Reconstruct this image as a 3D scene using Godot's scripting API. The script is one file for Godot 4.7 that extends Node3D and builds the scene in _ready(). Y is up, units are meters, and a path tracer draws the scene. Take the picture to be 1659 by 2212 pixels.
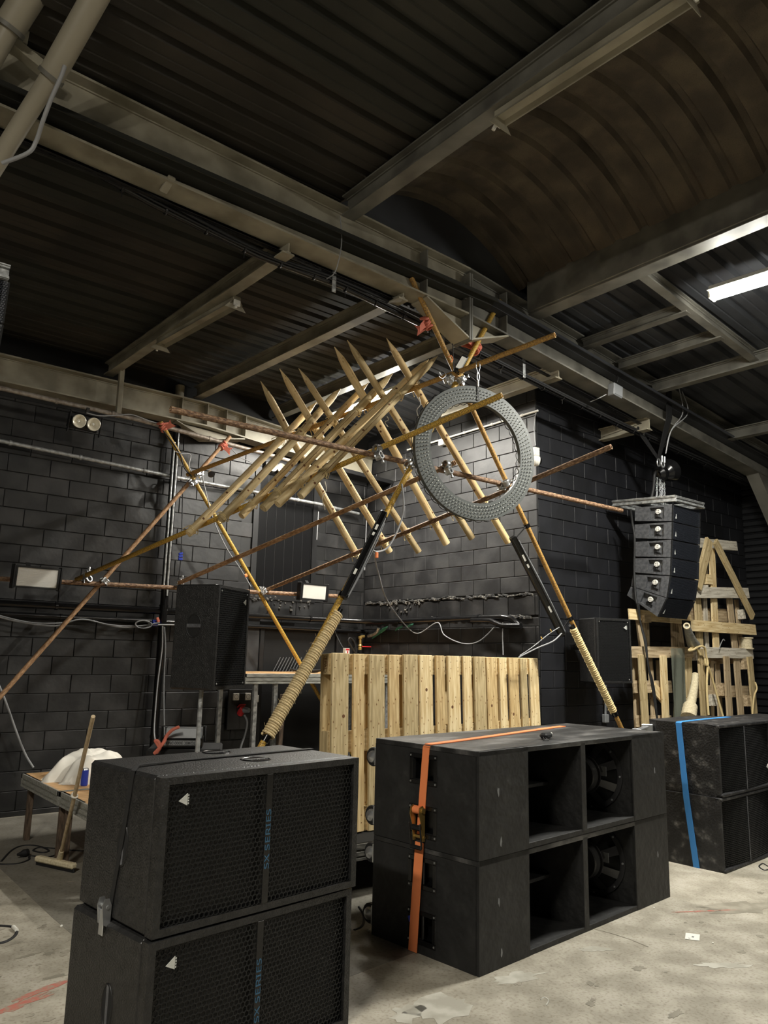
extends Node3D

var rng := RandomNumberGenerator.new()
var used := {}
var M := {}


class Geo:
	var v := PackedVector3Array()
	var n := PackedVector3Array()

	func tri(a: Vector3, b: Vector3, c: Vector3, na: Vector3, nb: Vector3, nc: Vector3):
		if (b - a).cross(c - a).dot(na + nb + nc) > 0.0:
			v.append_array([a, c, b])
			n.append_array([na, nc, nb])
		else:
			v.append_array([a, b, c])
			n.append_array([na, nb, nc])

	func quad(a: Vector3, b: Vector3, c: Vector3, d: Vector3, out: Vector3):
		var m := (b - a).cross(c - a)
		if m.length() < 1e-12:
			m = (c - a).cross(d - a)
		m = m.normalized()
		if m.dot(out) < 0.0:
			m = -m
		tri(a, b, c, m, m, m)
		tri(a, c, d, m, m, m)

	func squad(a: Vector3, b: Vector3, c: Vector3, d: Vector3, na: Vector3, nb: Vector3, nc: Vector3, nd: Vector3):
		tri(a, b, c, na, nb, nc)
		tri(a, c, d, na, nc, nd)

	# box with chamfered edges, c is its centre
	func box(c: Vector3, s: Vector3, b := 0.0, bs := Basis.IDENTITY):
		var h := s / 2.0
		b = minf(b, minf(h.x, minf(h.y, h.z)) * 0.9)
		var ax := [Vector3.RIGHT, Vector3.UP, Vector3.BACK]
		for i in 3:
			var u: Vector3 = ax[(i + 1) % 3]
			var w: Vector3 = ax[(i + 2) % 3]
			var hu: float = h[(i + 1) % 3]
			var hw: float = h[(i + 2) % 3]
			for sg: float in [-1.0, 1.0]:
				var o: Vector3 = ax[i] * h[i] * sg
				var p := []
				for k in [[-1, -1], [1, -1], [1, 1], [-1, 1]]:
					p.append(c + bs * (o + u * (hu - b) * k[0] + w * (hw - b) * k[1]))
				quad(p[0], p[1], p[2], p[3], bs * (ax[i] * sg))
				if b > 0.0:
					for sh: float in [-1.0, 1.0]:
						var e: Vector3 = u * sh
						var p0 := o + e * (hu - b)
						var p1: Vector3 = ax[i] * (h[i] - b) * sg + e * hu
						var q: Vector3 = w * (hw - b)
						quad(c + bs * (p0 - q), c + bs * (p0 + q), c + bs * (p1 + q), c + bs * (p1 - q), bs * (o.normalized() + e))
		if b > 0.0:
			for x: float in [-1.0, 1.0]:
				for y: float in [-1.0, 1.0]:
					for z: float in [-1.0, 1.0]:
						var m := Vector3(x, y, z)
						var g := bs * m.normalized()
						tri(c + bs * (m * Vector3(h.x, h.y - b, h.z - b)), c + bs * (m * Vector3(h.x - b, h.y, h.z - b)), c + bs * (m * Vector3(h.x - b, h.y - b, h.z)), g, g, g)

	# bar of rectangular section from a to b, up gives the side of size s.y
	func bar(a: Vector3, b: Vector3, s: Vector2, up := Vector3.UP, bev := 0.0):
		var y := (b - a).normalized()
		var x := up.cross(y)
		if x.length() < 1e-4:
			x = Vector3.RIGHT.cross(y)
		x = x.normalized()
		box((a + b) / 2.0, Vector3(s.x, (b - a).length(), s.y), bev, Basis(x, y, x.cross(y)))

	# round sweep; r is a number or an array of radii
	func tube(pts: Array, r, k := 10, cap := true):
		var rings := []
		var nor := []
		var up := Vector3.UP
		for i in pts.size():
			var t: Vector3
			if i == 0:
				t = pts[1] - pts[0]
			elif i == pts.size() - 1:
				t = pts[i] - pts[i - 1]
			else:
				t = (pts[i + 1] - pts[i]).normalized() + (pts[i] - pts[i - 1]).normalized()
			t = t.normalized()
			var x := up.cross(t)
			if x.length() < 0.05:
				x = Vector3.RIGHT.cross(t)
			x = x.normalized()
			var y := t.cross(x).normalized()
			up = y
			var rr: float = r[i] if r is Array else r
			var ring := []
			var nn := []
			for j in k:
				var an := TAU * j / k
				var d := x * cos(an) + y * sin(an)
				ring.append(pts[i] + d * rr)
				nn.append(d)
			rings.append(ring)
			nor.append(nn)
		for i in pts.size() - 1:
			for j in k:
				var j2 := (j + 1) % k
				squad(rings[i][j], rings[i][j2], rings[i + 1][j2], rings[i + 1][j], nor[i][j], nor[i][j2], nor[i + 1][j2], nor[i + 1][j])
		if cap:
			for e in [0, pts.size() - 1]:
				var o: Vector3 = (pts[0] - pts[1]) if e == 0 else (pts[e] - pts[e - 1])
				o = o.normalized()
				for j in range(1, k - 1):
					tri(rings[e][0], rings[e][j], rings[e][j + 1], o, o, o)

	# turned shape; prof holds Vector2(radius, height), flat shading between sharp bends
	func lathe(xf: Transform3D, prof: Array, k := 20):
		for i in prof.size() - 1:
			var p: Vector2 = prof[i]
			var q: Vector2 = prof[i + 1]
			var d: Vector2 = q - p
			if d.length() < 1e-7:
				continue
			var nn := Vector2(d.y, -d.x).normalized()
			for j in k:
				var a0 := TAU * j / k
				var a1 := TAU * (j + 1) / k
				var c0 := Vector3(cos(a0), 0, sin(a0))
				var c1 := Vector3(cos(a1), 0, sin(a1))
				var n0 := (xf.basis * (c0 * nn.x + Vector3.UP * nn.y)).normalized()
				var n1 := (xf.basis * (c1 * nn.x + Vector3.UP * nn.y)).normalized()
				var A := xf * (c0 * p.x + Vector3.UP * p.y)
				var B := xf * (c1 * p.x + Vector3.UP * p.y)
				var C := xf * (c1 * q.x + Vector3.UP * q.y)
				var D := xf * (c0 * q.x + Vector3.UP * q.y)
				if p.x < 1e-6:
					tri(A, C, D, n0, n1, n0)
				elif q.x < 1e-6:
					tri(A, B, C, n0, n1, n0)
				else:
					squad(A, B, C, D, n0, n1, n1, n0)

	# outline in the xy plane of xf pushed d along its z, from -d/2 to d/2
	func prism(xf: Transform3D, poly: PackedVector2Array, d: float):
		var ids := Geometry2D.triangulate_polygon(poly)
		var cen := Vector2.ZERO
		for p in poly:
			cen += p / poly.size()
		for s: float in [-0.5, 0.5]:
			var o: Vector3 = xf.basis.z * signf(s)
			for i in range(0, ids.size(), 3):
				var t := []
				for j in 3:
					var p := poly[ids[i + j]]
					t.append(xf * Vector3(p.x, p.y, d * s))
				tri(t[0], t[1], t[2], o, o, o)
		var ccw := not Geometry2D.is_polygon_clockwise(poly)
		for i in poly.size():
			var p := poly[i]
			var q := poly[(i + 1) % poly.size()]
			var e := q - p
			var o2 := Vector2(e.y, -e.x) if ccw else Vector2(-e.y, e.x)
			quad(xf * Vector3(p.x, p.y, -d / 2), xf * Vector3(q.x, q.y, -d / 2), xf * Vector3(q.x, q.y, d / 2), xf * Vector3(p.x, p.y, d / 2), xf.basis * Vector3(o2.x, o2.y, 0))

	# flat panel in xy (origin at its lower left corner, front at z = 0, thickness t behind) with rectangular holes [x0, y0, x1, y1]
	func panel(w: float, h: float, t: float, holes: Array, at := Vector3.ZERO):
		var xs := [0.0, w]
		var ys := [0.0, h]
		for q in holes:
			xs.append_array([q[0], q[2]])
			ys.append_array([q[1], q[3]])
		xs.sort()
		ys.sort()
		for i in xs.size() - 1:
			for j in ys.size() - 1:
				var dx: float = xs[i + 1] - xs[i]
				var dy: float = ys[j + 1] - ys[j]
				if dx < 1e-5 or dy < 1e-5:
					continue
				var c := Vector2(xs[i] + dx / 2, ys[j] + dy / 2)
				var hole := false
				for q in holes:
					if c.x > q[0] and c.x < q[2] and c.y > q[1] and c.y < q[3]:
						hole = true
				if not hole:
					box(at + Vector3(c.x, c.y, -t / 2), Vector3(dx, dy, t))

	# sheet of hexagonal holes in xy, front at z = 0; pitch p, hole share k, walls d deep
	func honeycomb(w: float, h: float, p: float, k: float, d: float, deep := true, bend := 0.0):
		var ry := p * 0.8660254
		var rows := int(h / ry)
		var cols := int(w / p)
		var R := p / sqrt(3.0)
		var oy := (h - rows * ry) / 2 + ry / 2
		for j in rows:
			for i in cols - (j % 2):
				var c := Vector3((i + 0.5 + 0.5 * (j % 2)) * p + (w - cols * p) / 2, oy + j * ry, 0)
				if bend != 0.0:
					var f := 2.0 * c.x / w - 1.0
					c.z = bend * (1.0 - f * f)
				for s in 6:
					var a0 := PI / 6 + PI / 3 * s
					var a1 := a0 + PI / 3
					var d0 := Vector3(cos(a0), sin(a0), 0)
					var d1 := Vector3(cos(a1), sin(a1), 0)
					quad(c + d0 * R, c + d1 * R, c + d1 * R * k, c + d0 * R * k, Vector3.BACK)
					if deep:
						quad(c + d0 * R * k, c + d1 * R * k, c + d1 * R * k - Vector3(0, 0, d), c + d0 * R * k - Vector3(0, 0, d), -(d0 + d1))

	func mesh() -> ArrayMesh:
		var a := []
		a.resize(Mesh.ARRAY_MAX)
		a[Mesh.ARRAY_VERTEX] = v
		a[Mesh.ARRAY_NORMAL] = n
		var m := ArrayMesh.new()
		m.add_surface_from_arrays(Mesh.PRIMITIVE_TRIANGLES, a)
		return m


# ---------------------------------------------------------------- names and nodes
func numbered(parent: Node, called: String) -> String:
	var key := str(parent.get_instance_id()) + called
	var k: int = used.get(key, 0)
	used[key] = k + 1
	return called if k == 0 else "%s_%03d" % [called, k]


func put(parent: Node, called: String, what, m: Material, xf := Transform3D.IDENTITY) -> MeshInstance3D:
	var o := MeshInstance3D.new()
	o.mesh = what.mesh() if what is Geo else what
	o.material_override = m
	o.transform = xf
	o.name = numbered(parent, called)
	parent.add_child(o, true)
	return o


func tag(o: Node, label: String, category := "", group := "", kind := "") -> Node:
	if label:
		o.set_meta("label", label)
	if category:
		o.set_meta("category", category)
	if group:
		o.set_meta("group", group)
	if kind:
		o.set_meta("kind", kind)
	return o


func thing(called: String, label: String, category: String, xf := Transform3D.IDENTITY, group := "") -> Node3D:
	var o := Node3D.new()
	o.name = numbered(self, called)
	o.transform = xf
	add_child(o, true)
	tag(o, label, category, group)
	return o


func struct(called: String, what, m: Material, xf := Transform3D.IDENTITY) -> MeshInstance3D:
	var o := put(self, called, what, m, xf)
	o.set_meta("kind", "structure")
	return o


func copy(o: Node3D, called: String, label: String, xf: Transform3D) -> Node3D:
	var c: Node3D = o.duplicate()
	c.name = numbered(self, called)
	c.transform = xf
	add_child(c, true)
	c.set_meta("label", label)
	return c


func geo() -> Geo:
	return Geo.new()


func at(x: float, y: float, z: float, yaw := 0.0) -> Transform3D:
	return Transform3D(Basis(Vector3.UP, yaw), Vector3(x, y, z))


# origin at a, y axis towards b, z axis as near to face as it can be
func along(a: Vector3, b: Vector3, face := Vector3(-0.6, 0.1, 0.77)) -> Transform3D:
	var y := (b - a).normalized()
	var x := y.cross(face).normalized()
	return Transform3D(Basis(x, y, x.cross(y)), a)


func curve(pts: Array, steps := 8) -> Array:
	var out := []
	for i in pts.size() - 1:
		var p0: Vector3 = pts[maxi(i - 1, 0)]
		var p3: Vector3 = pts[mini(i + 2, pts.size() - 1)]
		for s in steps:
			out.append((pts[i] as Vector3).cubic_interpolate(pts[i + 1], p0, p3, float(s) / steps))
	out.append(pts[-1])
	return out


func cord(called: String, pts: Array, r: float, m: Material, label: String, category := "cable", group := "", steps := 8) -> MeshInstance3D:
	var g := geo()
	g.tube(curve(pts, steps), r, 7)
	var o := put(self, called, g, m)
	tag(o, label, category, group)
	return o


# ---------------------------------------------------------------- materials
func noise(sd: int, freq: float, oct := 4, kind := FastNoiseLite.TYPE_SIMPLEX_SMOOTH) -> FastNoiseLite:
	var f := FastNoiseLite.new()
	f.seed = sd
	f.frequency = freq
	f.noise_type = kind
	f.fractal_octaves = oct
	return f


func ntex(f: FastNoiseLite, side: int, cols: Array, offs := [], bump := 0.0) -> NoiseTexture2D:
	var t := NoiseTexture2D.new()
	t.width = side
	t.height = side
	t.seamless = true
	t.noise = f
	if bump > 0.0:
		t.as_normal_map = true
		t.bump_strength = bump
	elif cols.size():
		var g := Gradient.new()
		var ps := PackedFloat32Array()
		for i in cols.size():
			ps.append(offs[i] if offs.size() else float(i) / (cols.size() - 1))
		g.offsets = ps
		g.colors = PackedColorArray(cols)
		t.color_ramp = g
	return t


func flat(c: Color, rough := 0.6, metal := 0.0) -> StandardMaterial3D:
	var m := StandardMaterial3D.new()
	m.albedo_color = c
	m.roughness = rough
	m.metallic = metal
	return m


func tex(t: Texture2D, sc: Vector3, rough := 0.7, metal := 0.0, world := false, tint := Color.WHITE) -> StandardMaterial3D:
	var m := flat(tint, rough, metal)
	m.albedo_texture = t
	m.uv1_triplanar = true
	m.uv1_world_triplanar = world
	m.uv1_scale = sc
	return m


func bumpy(m: StandardMaterial3D, t: Texture2D, s: float) -> StandardMaterial3D:
	m.normal_enabled = true
	m.normal_texture = t
	m.normal_scale = s
	return m


func over(m: StandardMaterial3D, t: Texture2D, sc: Vector3) -> StandardMaterial3D:
	m.detail_enabled = true
	m.detail_albedo = t
	m.detail_blend_mode = BaseMaterial3D.BLEND_MODE_MUL
	m.detail_uv_layer = BaseMaterial3D.DETAIL_UV_2
	m.uv2_triplanar = true
	m.uv2_world_triplanar = m.uv1_world_triplanar
	m.uv2_scale = sc
	return m


func c8(r: int, g: int, b: int) -> Color:
	return Color8(r, g, b)


func make_materials():
	var fine = ntex(noise(3, 0.06, 3), 256, [], [], 6.0)
	var grit = ntex(noise(4, 0.25, 2), 256, [], [], 5.0)
	var spots = noise(5, 0.03, 1, FastNoiseLite.TYPE_CELLULAR)
	spots.cellular_return_type = FastNoiseLite.RETURN_DISTANCE
	var knots = ntex(spots, 256, [c8(120, 84, 50), c8(150, 112, 76), c8(255, 255, 255), c8(255, 255, 255)], [0.0, 0.03, 0.05, 1.0])
	var speck = ntex(noise(6, 0.09, 3), 512, [c8(255, 255, 255), c8(250, 250, 250), c8(232, 230, 226), c8(205, 200, 195)], [0.0, 0.55, 0.72, 0.9])
	# concrete
	var conc = ntex(noise(11, 0.012, 6), 1024, [c8(144, 138, 124), c8(155, 149, 135), c8(164, 158, 144), c8(174, 168, 155)], [0.2, 0.45, 0.6, 0.85])
	M.floor = over(bumpy(tex(conc, Vector3.ONE * 0.3, 0.62, 0, true), fine, 0.05), speck, Vector3.ONE * 0.9)
	M.patch = over(tex(ntex(noise(12, 0.02, 5), 512, [c8(120, 116, 106), c8(128, 124, 114), c8(135, 131, 121)], [0.2, 0.5, 0.8]), Vector3.ONE * 0.35, 0.6, 0, true), speck, Vector3.ONE * 0.7)
	M.stain = tex(ntex(noise(13, 0.02, 5), 256, [c8(122, 117, 104), c8(146, 140, 126)], [0.3, 0.7]), Vector3.ONE, 0.6, 0, true)
	M.pale = tex(ntex(noise(14, 0.02, 5), 256, [c8(158, 154, 142), c8(182, 179, 168)], [0.3, 0.7]), Vector3.ONE, 0.6, 0, true)
	M.redline = tex(ntex(noise(15, 0.05, 4), 256, [c8(150, 130, 114), c8(168, 112, 98), c8(172, 100, 88)], [0.3, 0.5, 0.7]), Vector3.ONE * 2, 0.6, 0, true)
	# black painted masonry
	for k in 3:
		var b: int = [32, 35, 38][k]
		M["block%d" % k] = bumpy(tex(ntex(noise(20 + k, 0.01, 5), 256, [c8(b - 12, b - 12, b - 11), c8(b, b, b), c8(b + 14, b + 13, b + 13)], [0.25, 0.5, 0.8]), Vector3.ONE * 0.9, 0.45, 0, true), fine, 0.035)
	for k in 3:
		var b: int = [44, 47, 50][k]
		M["grey%d" % k] = bumpy(tex(ntex(noise(26 + k, 0.01, 5), 256, [c8(b - 12, b - 12, b - 11), c8(b, b, b + 1), c8(b + 10, b + 10, b + 10)], [0.25, 0.5, 0.8]), Vector3.ONE * 0.9, 0.5, 0, true), fine, 0.03)
	M.joint = flat(c8(30, 30, 30), 0.4)
	M.mortar = bumpy(tex(ntex(noise(30, 0.03, 5), 256, [c8(34, 34, 34), c8(58, 57, 55), c8(126, 122, 114)], [0.3, 0.5, 0.75]), Vector3.ONE * 2, 0.9, 0, true), fine, 1.0)
	M.darkwall = bumpy(tex(ntex(noise(31, 0.012, 5), 256, [c8(14, 15, 19), c8(19, 20, 25), c8(25, 26, 31)], [0.2, 0.5, 0.8]), Vector3.ONE * 0.5, 0.6, 0, true), fine, 0.03)
	M.clad = flat(c8(20, 21, 24), 0.5)
	# roof
	M.roof0 = tex(ntex(noise(40, 0.008, 5), 256, [c8(40, 37, 32), c8(50, 46, 39), c8(58, 53, 45)], [0.2, 0.5, 0.8]), Vector3(0.4, 0.4, 0.4), 0.75, 0, true)
	M.roof1 = tex(ntex(noise(41, 0.008, 5), 256, [c8(36, 36, 31), c8(44, 44, 38), c8(52, 51, 44)], [0.2, 0.5, 0.8]), Vector3(0.4, 0.4, 0.4), 0.75, 0, true)
	M.roofg = tex(ntex(noise(42, 0.008, 5), 256, [c8(48, 49, 53), c8(58, 60, 64), c8(68, 70, 74)], [0.2, 0.5, 0.8]), Vector3(0.4, 0.4, 0.4), 0.7, 0, true)
	M.vault = over(tex(ntex(noise(43, 0.01, 6), 512, [c8(64, 57, 47), c8(80, 71, 59), c8(98, 88, 72)], [0.25, 0.5, 0.8]), Vector3.ONE * 0.5, 0.8, 0, true), speck, Vector3.ONE * 2.0)
	M.steel = tex(ntex(noise(44, 0.02, 5), 256, [c8(128, 122, 106), c8(150, 144, 127), c8(164, 158, 140)], [0.2, 0.5, 0.8]), Vector3.ONE * 0.5, 0.5, 0, true)
	M.steelg = tex(ntex(noise(45, 0.02, 5), 256, [c8(88, 86, 80), c8(108, 106, 98), c8(120, 118, 110)], [0.2, 0.5, 0.8]), Vector3.ONE * 0.5, 0.5, 0, true)
	M.duct = flat(c8(150, 143, 126), 0.45)
	# metals and plastics
	M.zinc = flat(c8(196, 198, 200), 0.32, 0.85)
	M.galv = bumpy(tex(ntex(noise(46, 0.03, 4), 256, [c8(140, 142, 142), c8(176, 178, 178), c8(196, 198, 198)], [0.2, 0.5, 0.8]), Vector3.ONE * 2, 0.42, 0.6), fine, 0.2)
	M.pipe = tex(ntex(noise(47, 0.03, 4), 256, [c8(120, 108, 98), c8(150, 140, 130), c8(170, 162, 152)], [0.2, 0.5, 0.8]), Vector3.ONE * 2, 0.4, 0.3)
	M.black = flat(c8(20, 20, 21), 0.45)
	M.gloss = flat(c8(16, 16, 17), 0.22)
	M.matt = flat(c8(15, 15, 15), 0.9)
	M.rubber = flat(c8(22, 22, 23), 0.65)
	M.white = flat(c8(226, 224, 216), 0.5)
	M.grey = flat(c8(120, 122, 124), 0.5)
	M.greywire = flat(c8(150, 151, 153), 0.5)
	M.blue = flat(c8(40, 62, 170), 0.4)
	M.bluestrap = flat(c8(58, 134, 206), 0.6)
	M.orange = flat(c8(236, 136, 82), 0.75)
	M.coral = flat(c8(196, 108, 88), 0.8)
	M.red = flat(c8(190, 46, 48), 0.45)
	M.green = flat(c8(60, 120, 96), 0.5)
	M.brass = flat(c8(190, 160, 96), 0.35, 0.8)
	# scaffold tubes
	var pit = ntex(noise(49, 0.09, 4), 256, [], [], 4.0)
	M.yellow = bumpy(tex(ntex(noise(50, 0.07, 3), 512, [c8(216, 180, 78), c8(208, 168, 66), c8(150, 108, 50), c8(88, 64, 40), c8(66, 50, 36)], [0.0, 0.5, 0.58, 0.66, 1.0]), Vector3(4, 2.2, 4), 0.5), pit, 0.25)
	M.ochre = bumpy(tex(ntex(noise(51, 0.05, 4), 512, [c8(196, 156, 76), c8(180, 138, 68), c8(142, 106, 62), c8(98, 74, 52)], [0.1, 0.45, 0.6, 0.85]), Vector3(4, 2.2, 4), 0.6), pit, 0.3)
	M.rust = bumpy(tex(ntex(noise(52, 0.03, 5), 512, [c8(74, 54, 40), c8(112, 84, 62), c8(146, 114, 84), c8(176, 150, 124)], [0.15, 0.42, 0.6, 0.85]), Vector3(4, 1.6, 4), 0.7), pit, 0.5)
	M.rosy = bumpy(tex(ntex(noise(53, 0.025, 5), 512, [c8(134, 100, 70), c8(170, 132, 96), c8(194, 160, 124)], [0.2, 0.5, 0.8]), Vector3(4, 1.2, 4), 0.65), pit, 0.4)
	# wood, grain along local y
	var gr = ntex(noise(54, 0.02, 4), 256, [], [], 3.0)
	var cols = [[c8(208, 180, 130), c8(224, 200, 152), c8(236, 216, 172)], [c8(166, 146, 106), c8(188, 167, 124), c8(206, 187, 146)], [c8(184, 154, 106), c8(202, 174, 124), c8(218, 194, 146)], [c8(152, 132, 102), c8(178, 157, 124), c8(198, 178, 146)], [c8(178, 170, 154), c8(204, 197, 182), c8(218, 212, 198)]]
	for k in 5:
		var c: Array = cols[k]
		M["wood%d" % k] = over(bumpy(tex(ntex(noise(60 + k, 0.012, 5), 512, c, [0.22, 0.5, 0.78]), Vector3(5, 0.45, 5), 0.72), gr, 0.25), knots, Vector3(1.8, 0.9, 1.8))
	M.endgrain = tex(ntex(noise(66, 0.02, 4), 256, [c8(150, 112, 68), c8(186, 148, 98)], [0.3, 0.7]), Vector3.ONE * 6, 0.8)
	M.knot = flat(c8(104, 68, 38), 0.8)
	M.ply = tex(ntex(noise(67, 0.012, 5), 512, [c8(176, 132, 84), c8(204, 162, 112), c8(218, 180, 132)], [0.22, 0.5, 0.78]), Vector3(0.4, 4, 4), 0.6)
	M.rope = bumpy(tex(ntex(noise(68, 0.05, 4), 256, [c8(176, 152, 108), c8(208, 186, 140), c8(226, 208, 168)], [0.2, 0.5, 0.8]), Vector3.ONE * 8, 0.9), fine, 0.5)
	M.twine = flat(c8(222, 200, 148), 0.85)
	M.cloth = flat(c8(226, 222, 212), 0.9)
	M.canvas = tex(ntex(noise(69, 0.03, 4), 256, [c8(196, 182, 148), c8(222, 210, 180)], [0.3, 0.7]), Vector3.ONE * 6, 0.9)
	M.tarp = flat(c8(96, 100, 88), 0.75)
	M.tarp.transparency = BaseMaterial3D.TRANSPARENCY_ALPHA
	M.tarp.albedo_color.a = 0.72
	# loudspeakers
	M.cab = bumpy(tex(ntex(noise(70, 0.05, 4), 256, [c8(24, 24, 24), c8(31, 31, 31), c8(40, 39, 39)], [0.2, 0.5, 0.85]), Vector3.ONE * 1.5, 0.42), grit, 0.2)
	M.cabg = bumpy(tex(ntex(noise(71, 0.05, 4), 256, [c8(64, 65, 68), c8(78, 79, 82), c8(92, 93, 96)], [0.2, 0.5, 0.85]), Vector3.ONE * 1.5, 0.5), grit, 0.12)
	M.dual = bumpy(tex(ntex(noise(72, 0.01, 5), 512, [c8(25, 25, 25), c8(30, 30, 30), c8(42, 42, 41)], [0.3, 0.6, 0.9]), Vector3.ONE * 0.9, 0.6), fine, 0.15)
	M.worn = bumpy(tex(ntex(noise(73, 0.02, 6), 512, [c8(22, 22, 24), c8(36, 36, 38), c8(78, 77, 76), c8(120, 118, 116)], [0.35, 0.6, 0.8, 0.95]), Vector3.ONE * 0.8, 0.55), grit, 0.12)
	M.grille = flat(c8(27, 28, 29), 0.45, 0.2)
	M.foam = flat(c8(9, 9, 9), 0.95)
	M.ledgrey = flat(c8(72, 76, 74), 0.5)
	M.led = flat(c8(236, 238, 234), 0.25)
	M.panelwhite = tex(ntex(noise(74, 0.12, 2), 256, [c8(222, 220, 212), c8(244, 243, 238)], [0.35, 0.65]), Vector3.ONE * 6, 0.35)
	M.lens = flat(c8(232, 226, 208), 0.2, 0.15)
	M.tube = flat(c8(250, 250, 245), 0.4)
	M.tube.emission_enabled = true
	M.tube.emission = Color(1.0, 1.0, 0.94)
	M.tube.emission_energy_multiplier = 8.0


func lamp(called: String, label: String, a: Vector3, b: Vector3, energy: float, col := Color(1.0, 0.975, 0.92), side := 0.0):
	var l = (b - a).length()
	var d = (b - a).normalized()
	var xf = Transform3D(Basis(d, Vector3.UP, d.cross(Vector3.UP)), (a + b) / 2)
	var t = thing(called, label, "light", xf)
	var g = geo()
	g.box(Vector3(0, 0.075, 0), Vector3(l, 0.05, 0.07), 0.006)
	g.box(Vector3(0, 0.046, 0), Vector3(l, 0.006, 0.16), 0.002)
	put(t, "batten", g, M.white)
	for s: float in [-1.0, 1.0]:
		g = geo()
		g.box(Vector3(s * (l / 2 - 0.01), 0.015, 0), Vector3(0.02, 0.06, 0.11), 0.004)
		put(t, "end_cap", g, M.white)
	for s: float in [-1.0, 1.0]:
		g = geo()
		g.tube([Vector3(-l / 2 + 0.02, 0, s * 0.032), Vector3(l / 2 - 0.02, 0, s * 0.032)], 0.014, 10)
		put(t, "fluorescent_tube", g, M.tube)
	var L = AreaLight3D.new()
	L.area_size = Vector2(l - 0.06, 0.1)
	L.light_energy = energy
	L.light_color = col
	L.shadow_enabled = true
	L.transform = Transform3D(Basis(Vector3.RIGHT, -PI / 2), Vector3(0, -0.022, 0))
	L.name = "lamp_glow"
	t.add_child(L, true)
	for s in ([-1.0, 1.0] if side > 0.0 else []):
		var B = OmniLight3D.new()
		B.light_energy = energy * side
		B.light_color = col
		B.light_size = 0.05
		B.omni_range = 30.0
		B.omni_attenuation = 2.0
		B.shadow_enabled = true
		B.position = Vector3(s * l * 0.25, -0.05, 0)
		B.name = "tube_glow"
		t.add_child(B, true)


func _ready():
	rng.seed = 7
	var cam = Camera3D.new()
	cam.name = "camera"
	cam.keep_aspect = Camera3D.KEEP_HEIGHT
	cam.fov = 67.35
	cam.near = 0.05
	cam.far = 100.0
	cam.transform = Transform3D(Basis(Vector3(0.77769, 0.02179, 0.62827), Vector3(-0.13228, 0.98269, 0.12967), Vector3(-0.61457, -0.18395, 0.76711)), Vector3(0, 1.55, 0))
	add_child(cam)
	cam.current = true
	var we = WorldEnvironment.new()
	we.name = "environment"
	var e = Environment.new()
	e.background_mode = Environment.BG_COLOR
	e.background_color = Color(0, 0, 0)
	e.tonemap_mode = Environment.TONE_MAPPER_LINEAR
	e.tonemap_exposure = 1.95
	e.sdfgi_enabled = true
	e.ssao_enabled = true
	e.ssil_enabled = true
	we.environment = e
	add_child(we)
	make_materials()
	# lit fluorescent fittings: two in view, the rest of the hall's rows behind and beside the camera
	lamp("fluorescent_light", "lit white fluorescent tube fitting at the right edge of the ceiling", Vector3(5.749, 4.500, -2.937), Vector3(5.805, 4.500, -2.386), 14.0, Color(1.0, 0.99, 0.95), 0.02)
	lamp("fluorescent_light", "lit fluorescent tube fitting glaring behind the pointed wooden stakes", Vector3(5.0, 4.3, -7.2), Vector3(5.0, 4.3, -5.75), 9.0, Color(1.0, 0.98, 0.94), 0.025)
	lamp("fluorescent_light", "lit fluorescent tube fitting in the hall behind the camera", Vector3(5.9, 4.5, 2.2), Vector3(5.9, 4.5, 3.7), 5.0, Color(1.0, 0.975, 0.92), 0.1)
	lamp("fluorescent_light", "lit fluorescent tube fitting to the left of the camera", Vector3(-1.6, 4.6, -1.6), Vector3(-1.6, 4.6, -0.1), 14.0, Color(1.0, 0.975, 0.92), 0.07)
	build_room()
	build_roof()
	build_frame()
	build_speakers()
	build_things()


# courses of block: local x along the wall, z out of it
func lay_blocks(wall: Node3D, from: Vector3, yaw: float, w: float, y0: float, y1: float, ph: float, pw: float, names: Array, skip: Callable):
	var cache = {}
	var row = 0
	var y = y0
	while y < y1 - 0.02:
		var h = minf(ph, y1 - y)
		var x = 0.0 if row % 2 == 0 else -pw * 0.5
		while x < w - 0.02:
			var a = maxf(x, 0.0)
			var b = minf(x + pw, w)
			x += pw
			if b - a < 0.03 or skip.call(a, b, y, y + h):
				continue
			var key = "%d_%d" % [roundi((b - a) * 200), roundi(h * 200)]
			if not cache.has(key):
				var g = geo()
				g.box(Vector3(0, 0, 0.0), Vector3(b - a - 0.005, h - 0.005, 0.024), 0.004)
				cache[key] = g.mesh()
			var loc = from + Basis(Vector3.UP, yaw) * Vector3((a + b) / 2, y + h / 2, rng.randf_range(-0.0015, 0.0015))
			put(wall, "block", cache[key], M[names[rng.randi() % names.size()]], Transform3D(Basis(Vector3.UP, yaw), loc))
		y += ph
		row += 1


func slab(called: String, lo: Vector3, hi: Vector3, m: Material) -> MeshInstance3D:
	var g = geo()
	g.box((lo + hi) / 2, hi - lo)
	return struct(called, g, m)


func blob(pts: int, rx: float, rz: float, rough: float) -> PackedVector2Array:
	var p = PackedVector2Array()
	for i in pts:
		var a = TAU * i / pts
		var k = 1.0 + rng.randf_range(-rough, rough)
		p.append(Vector2(cos(a) * rx * k, sin(a) * rz * k))
	return p


func floor_mark(fl: Node3D, called: String, poly: PackedVector2Array, pos: Vector3, yaw: float, m: Material, lift := 0.001):
	var g = geo()
	g.prism(Transform3D(Basis(Vector3.RIGHT, PI / 2), Vector3.ZERO), poly, lift)
	put(fl, called, g, m, at(pos.x, lift * 0.5 + 0.0002, pos.z, yaw))


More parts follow.
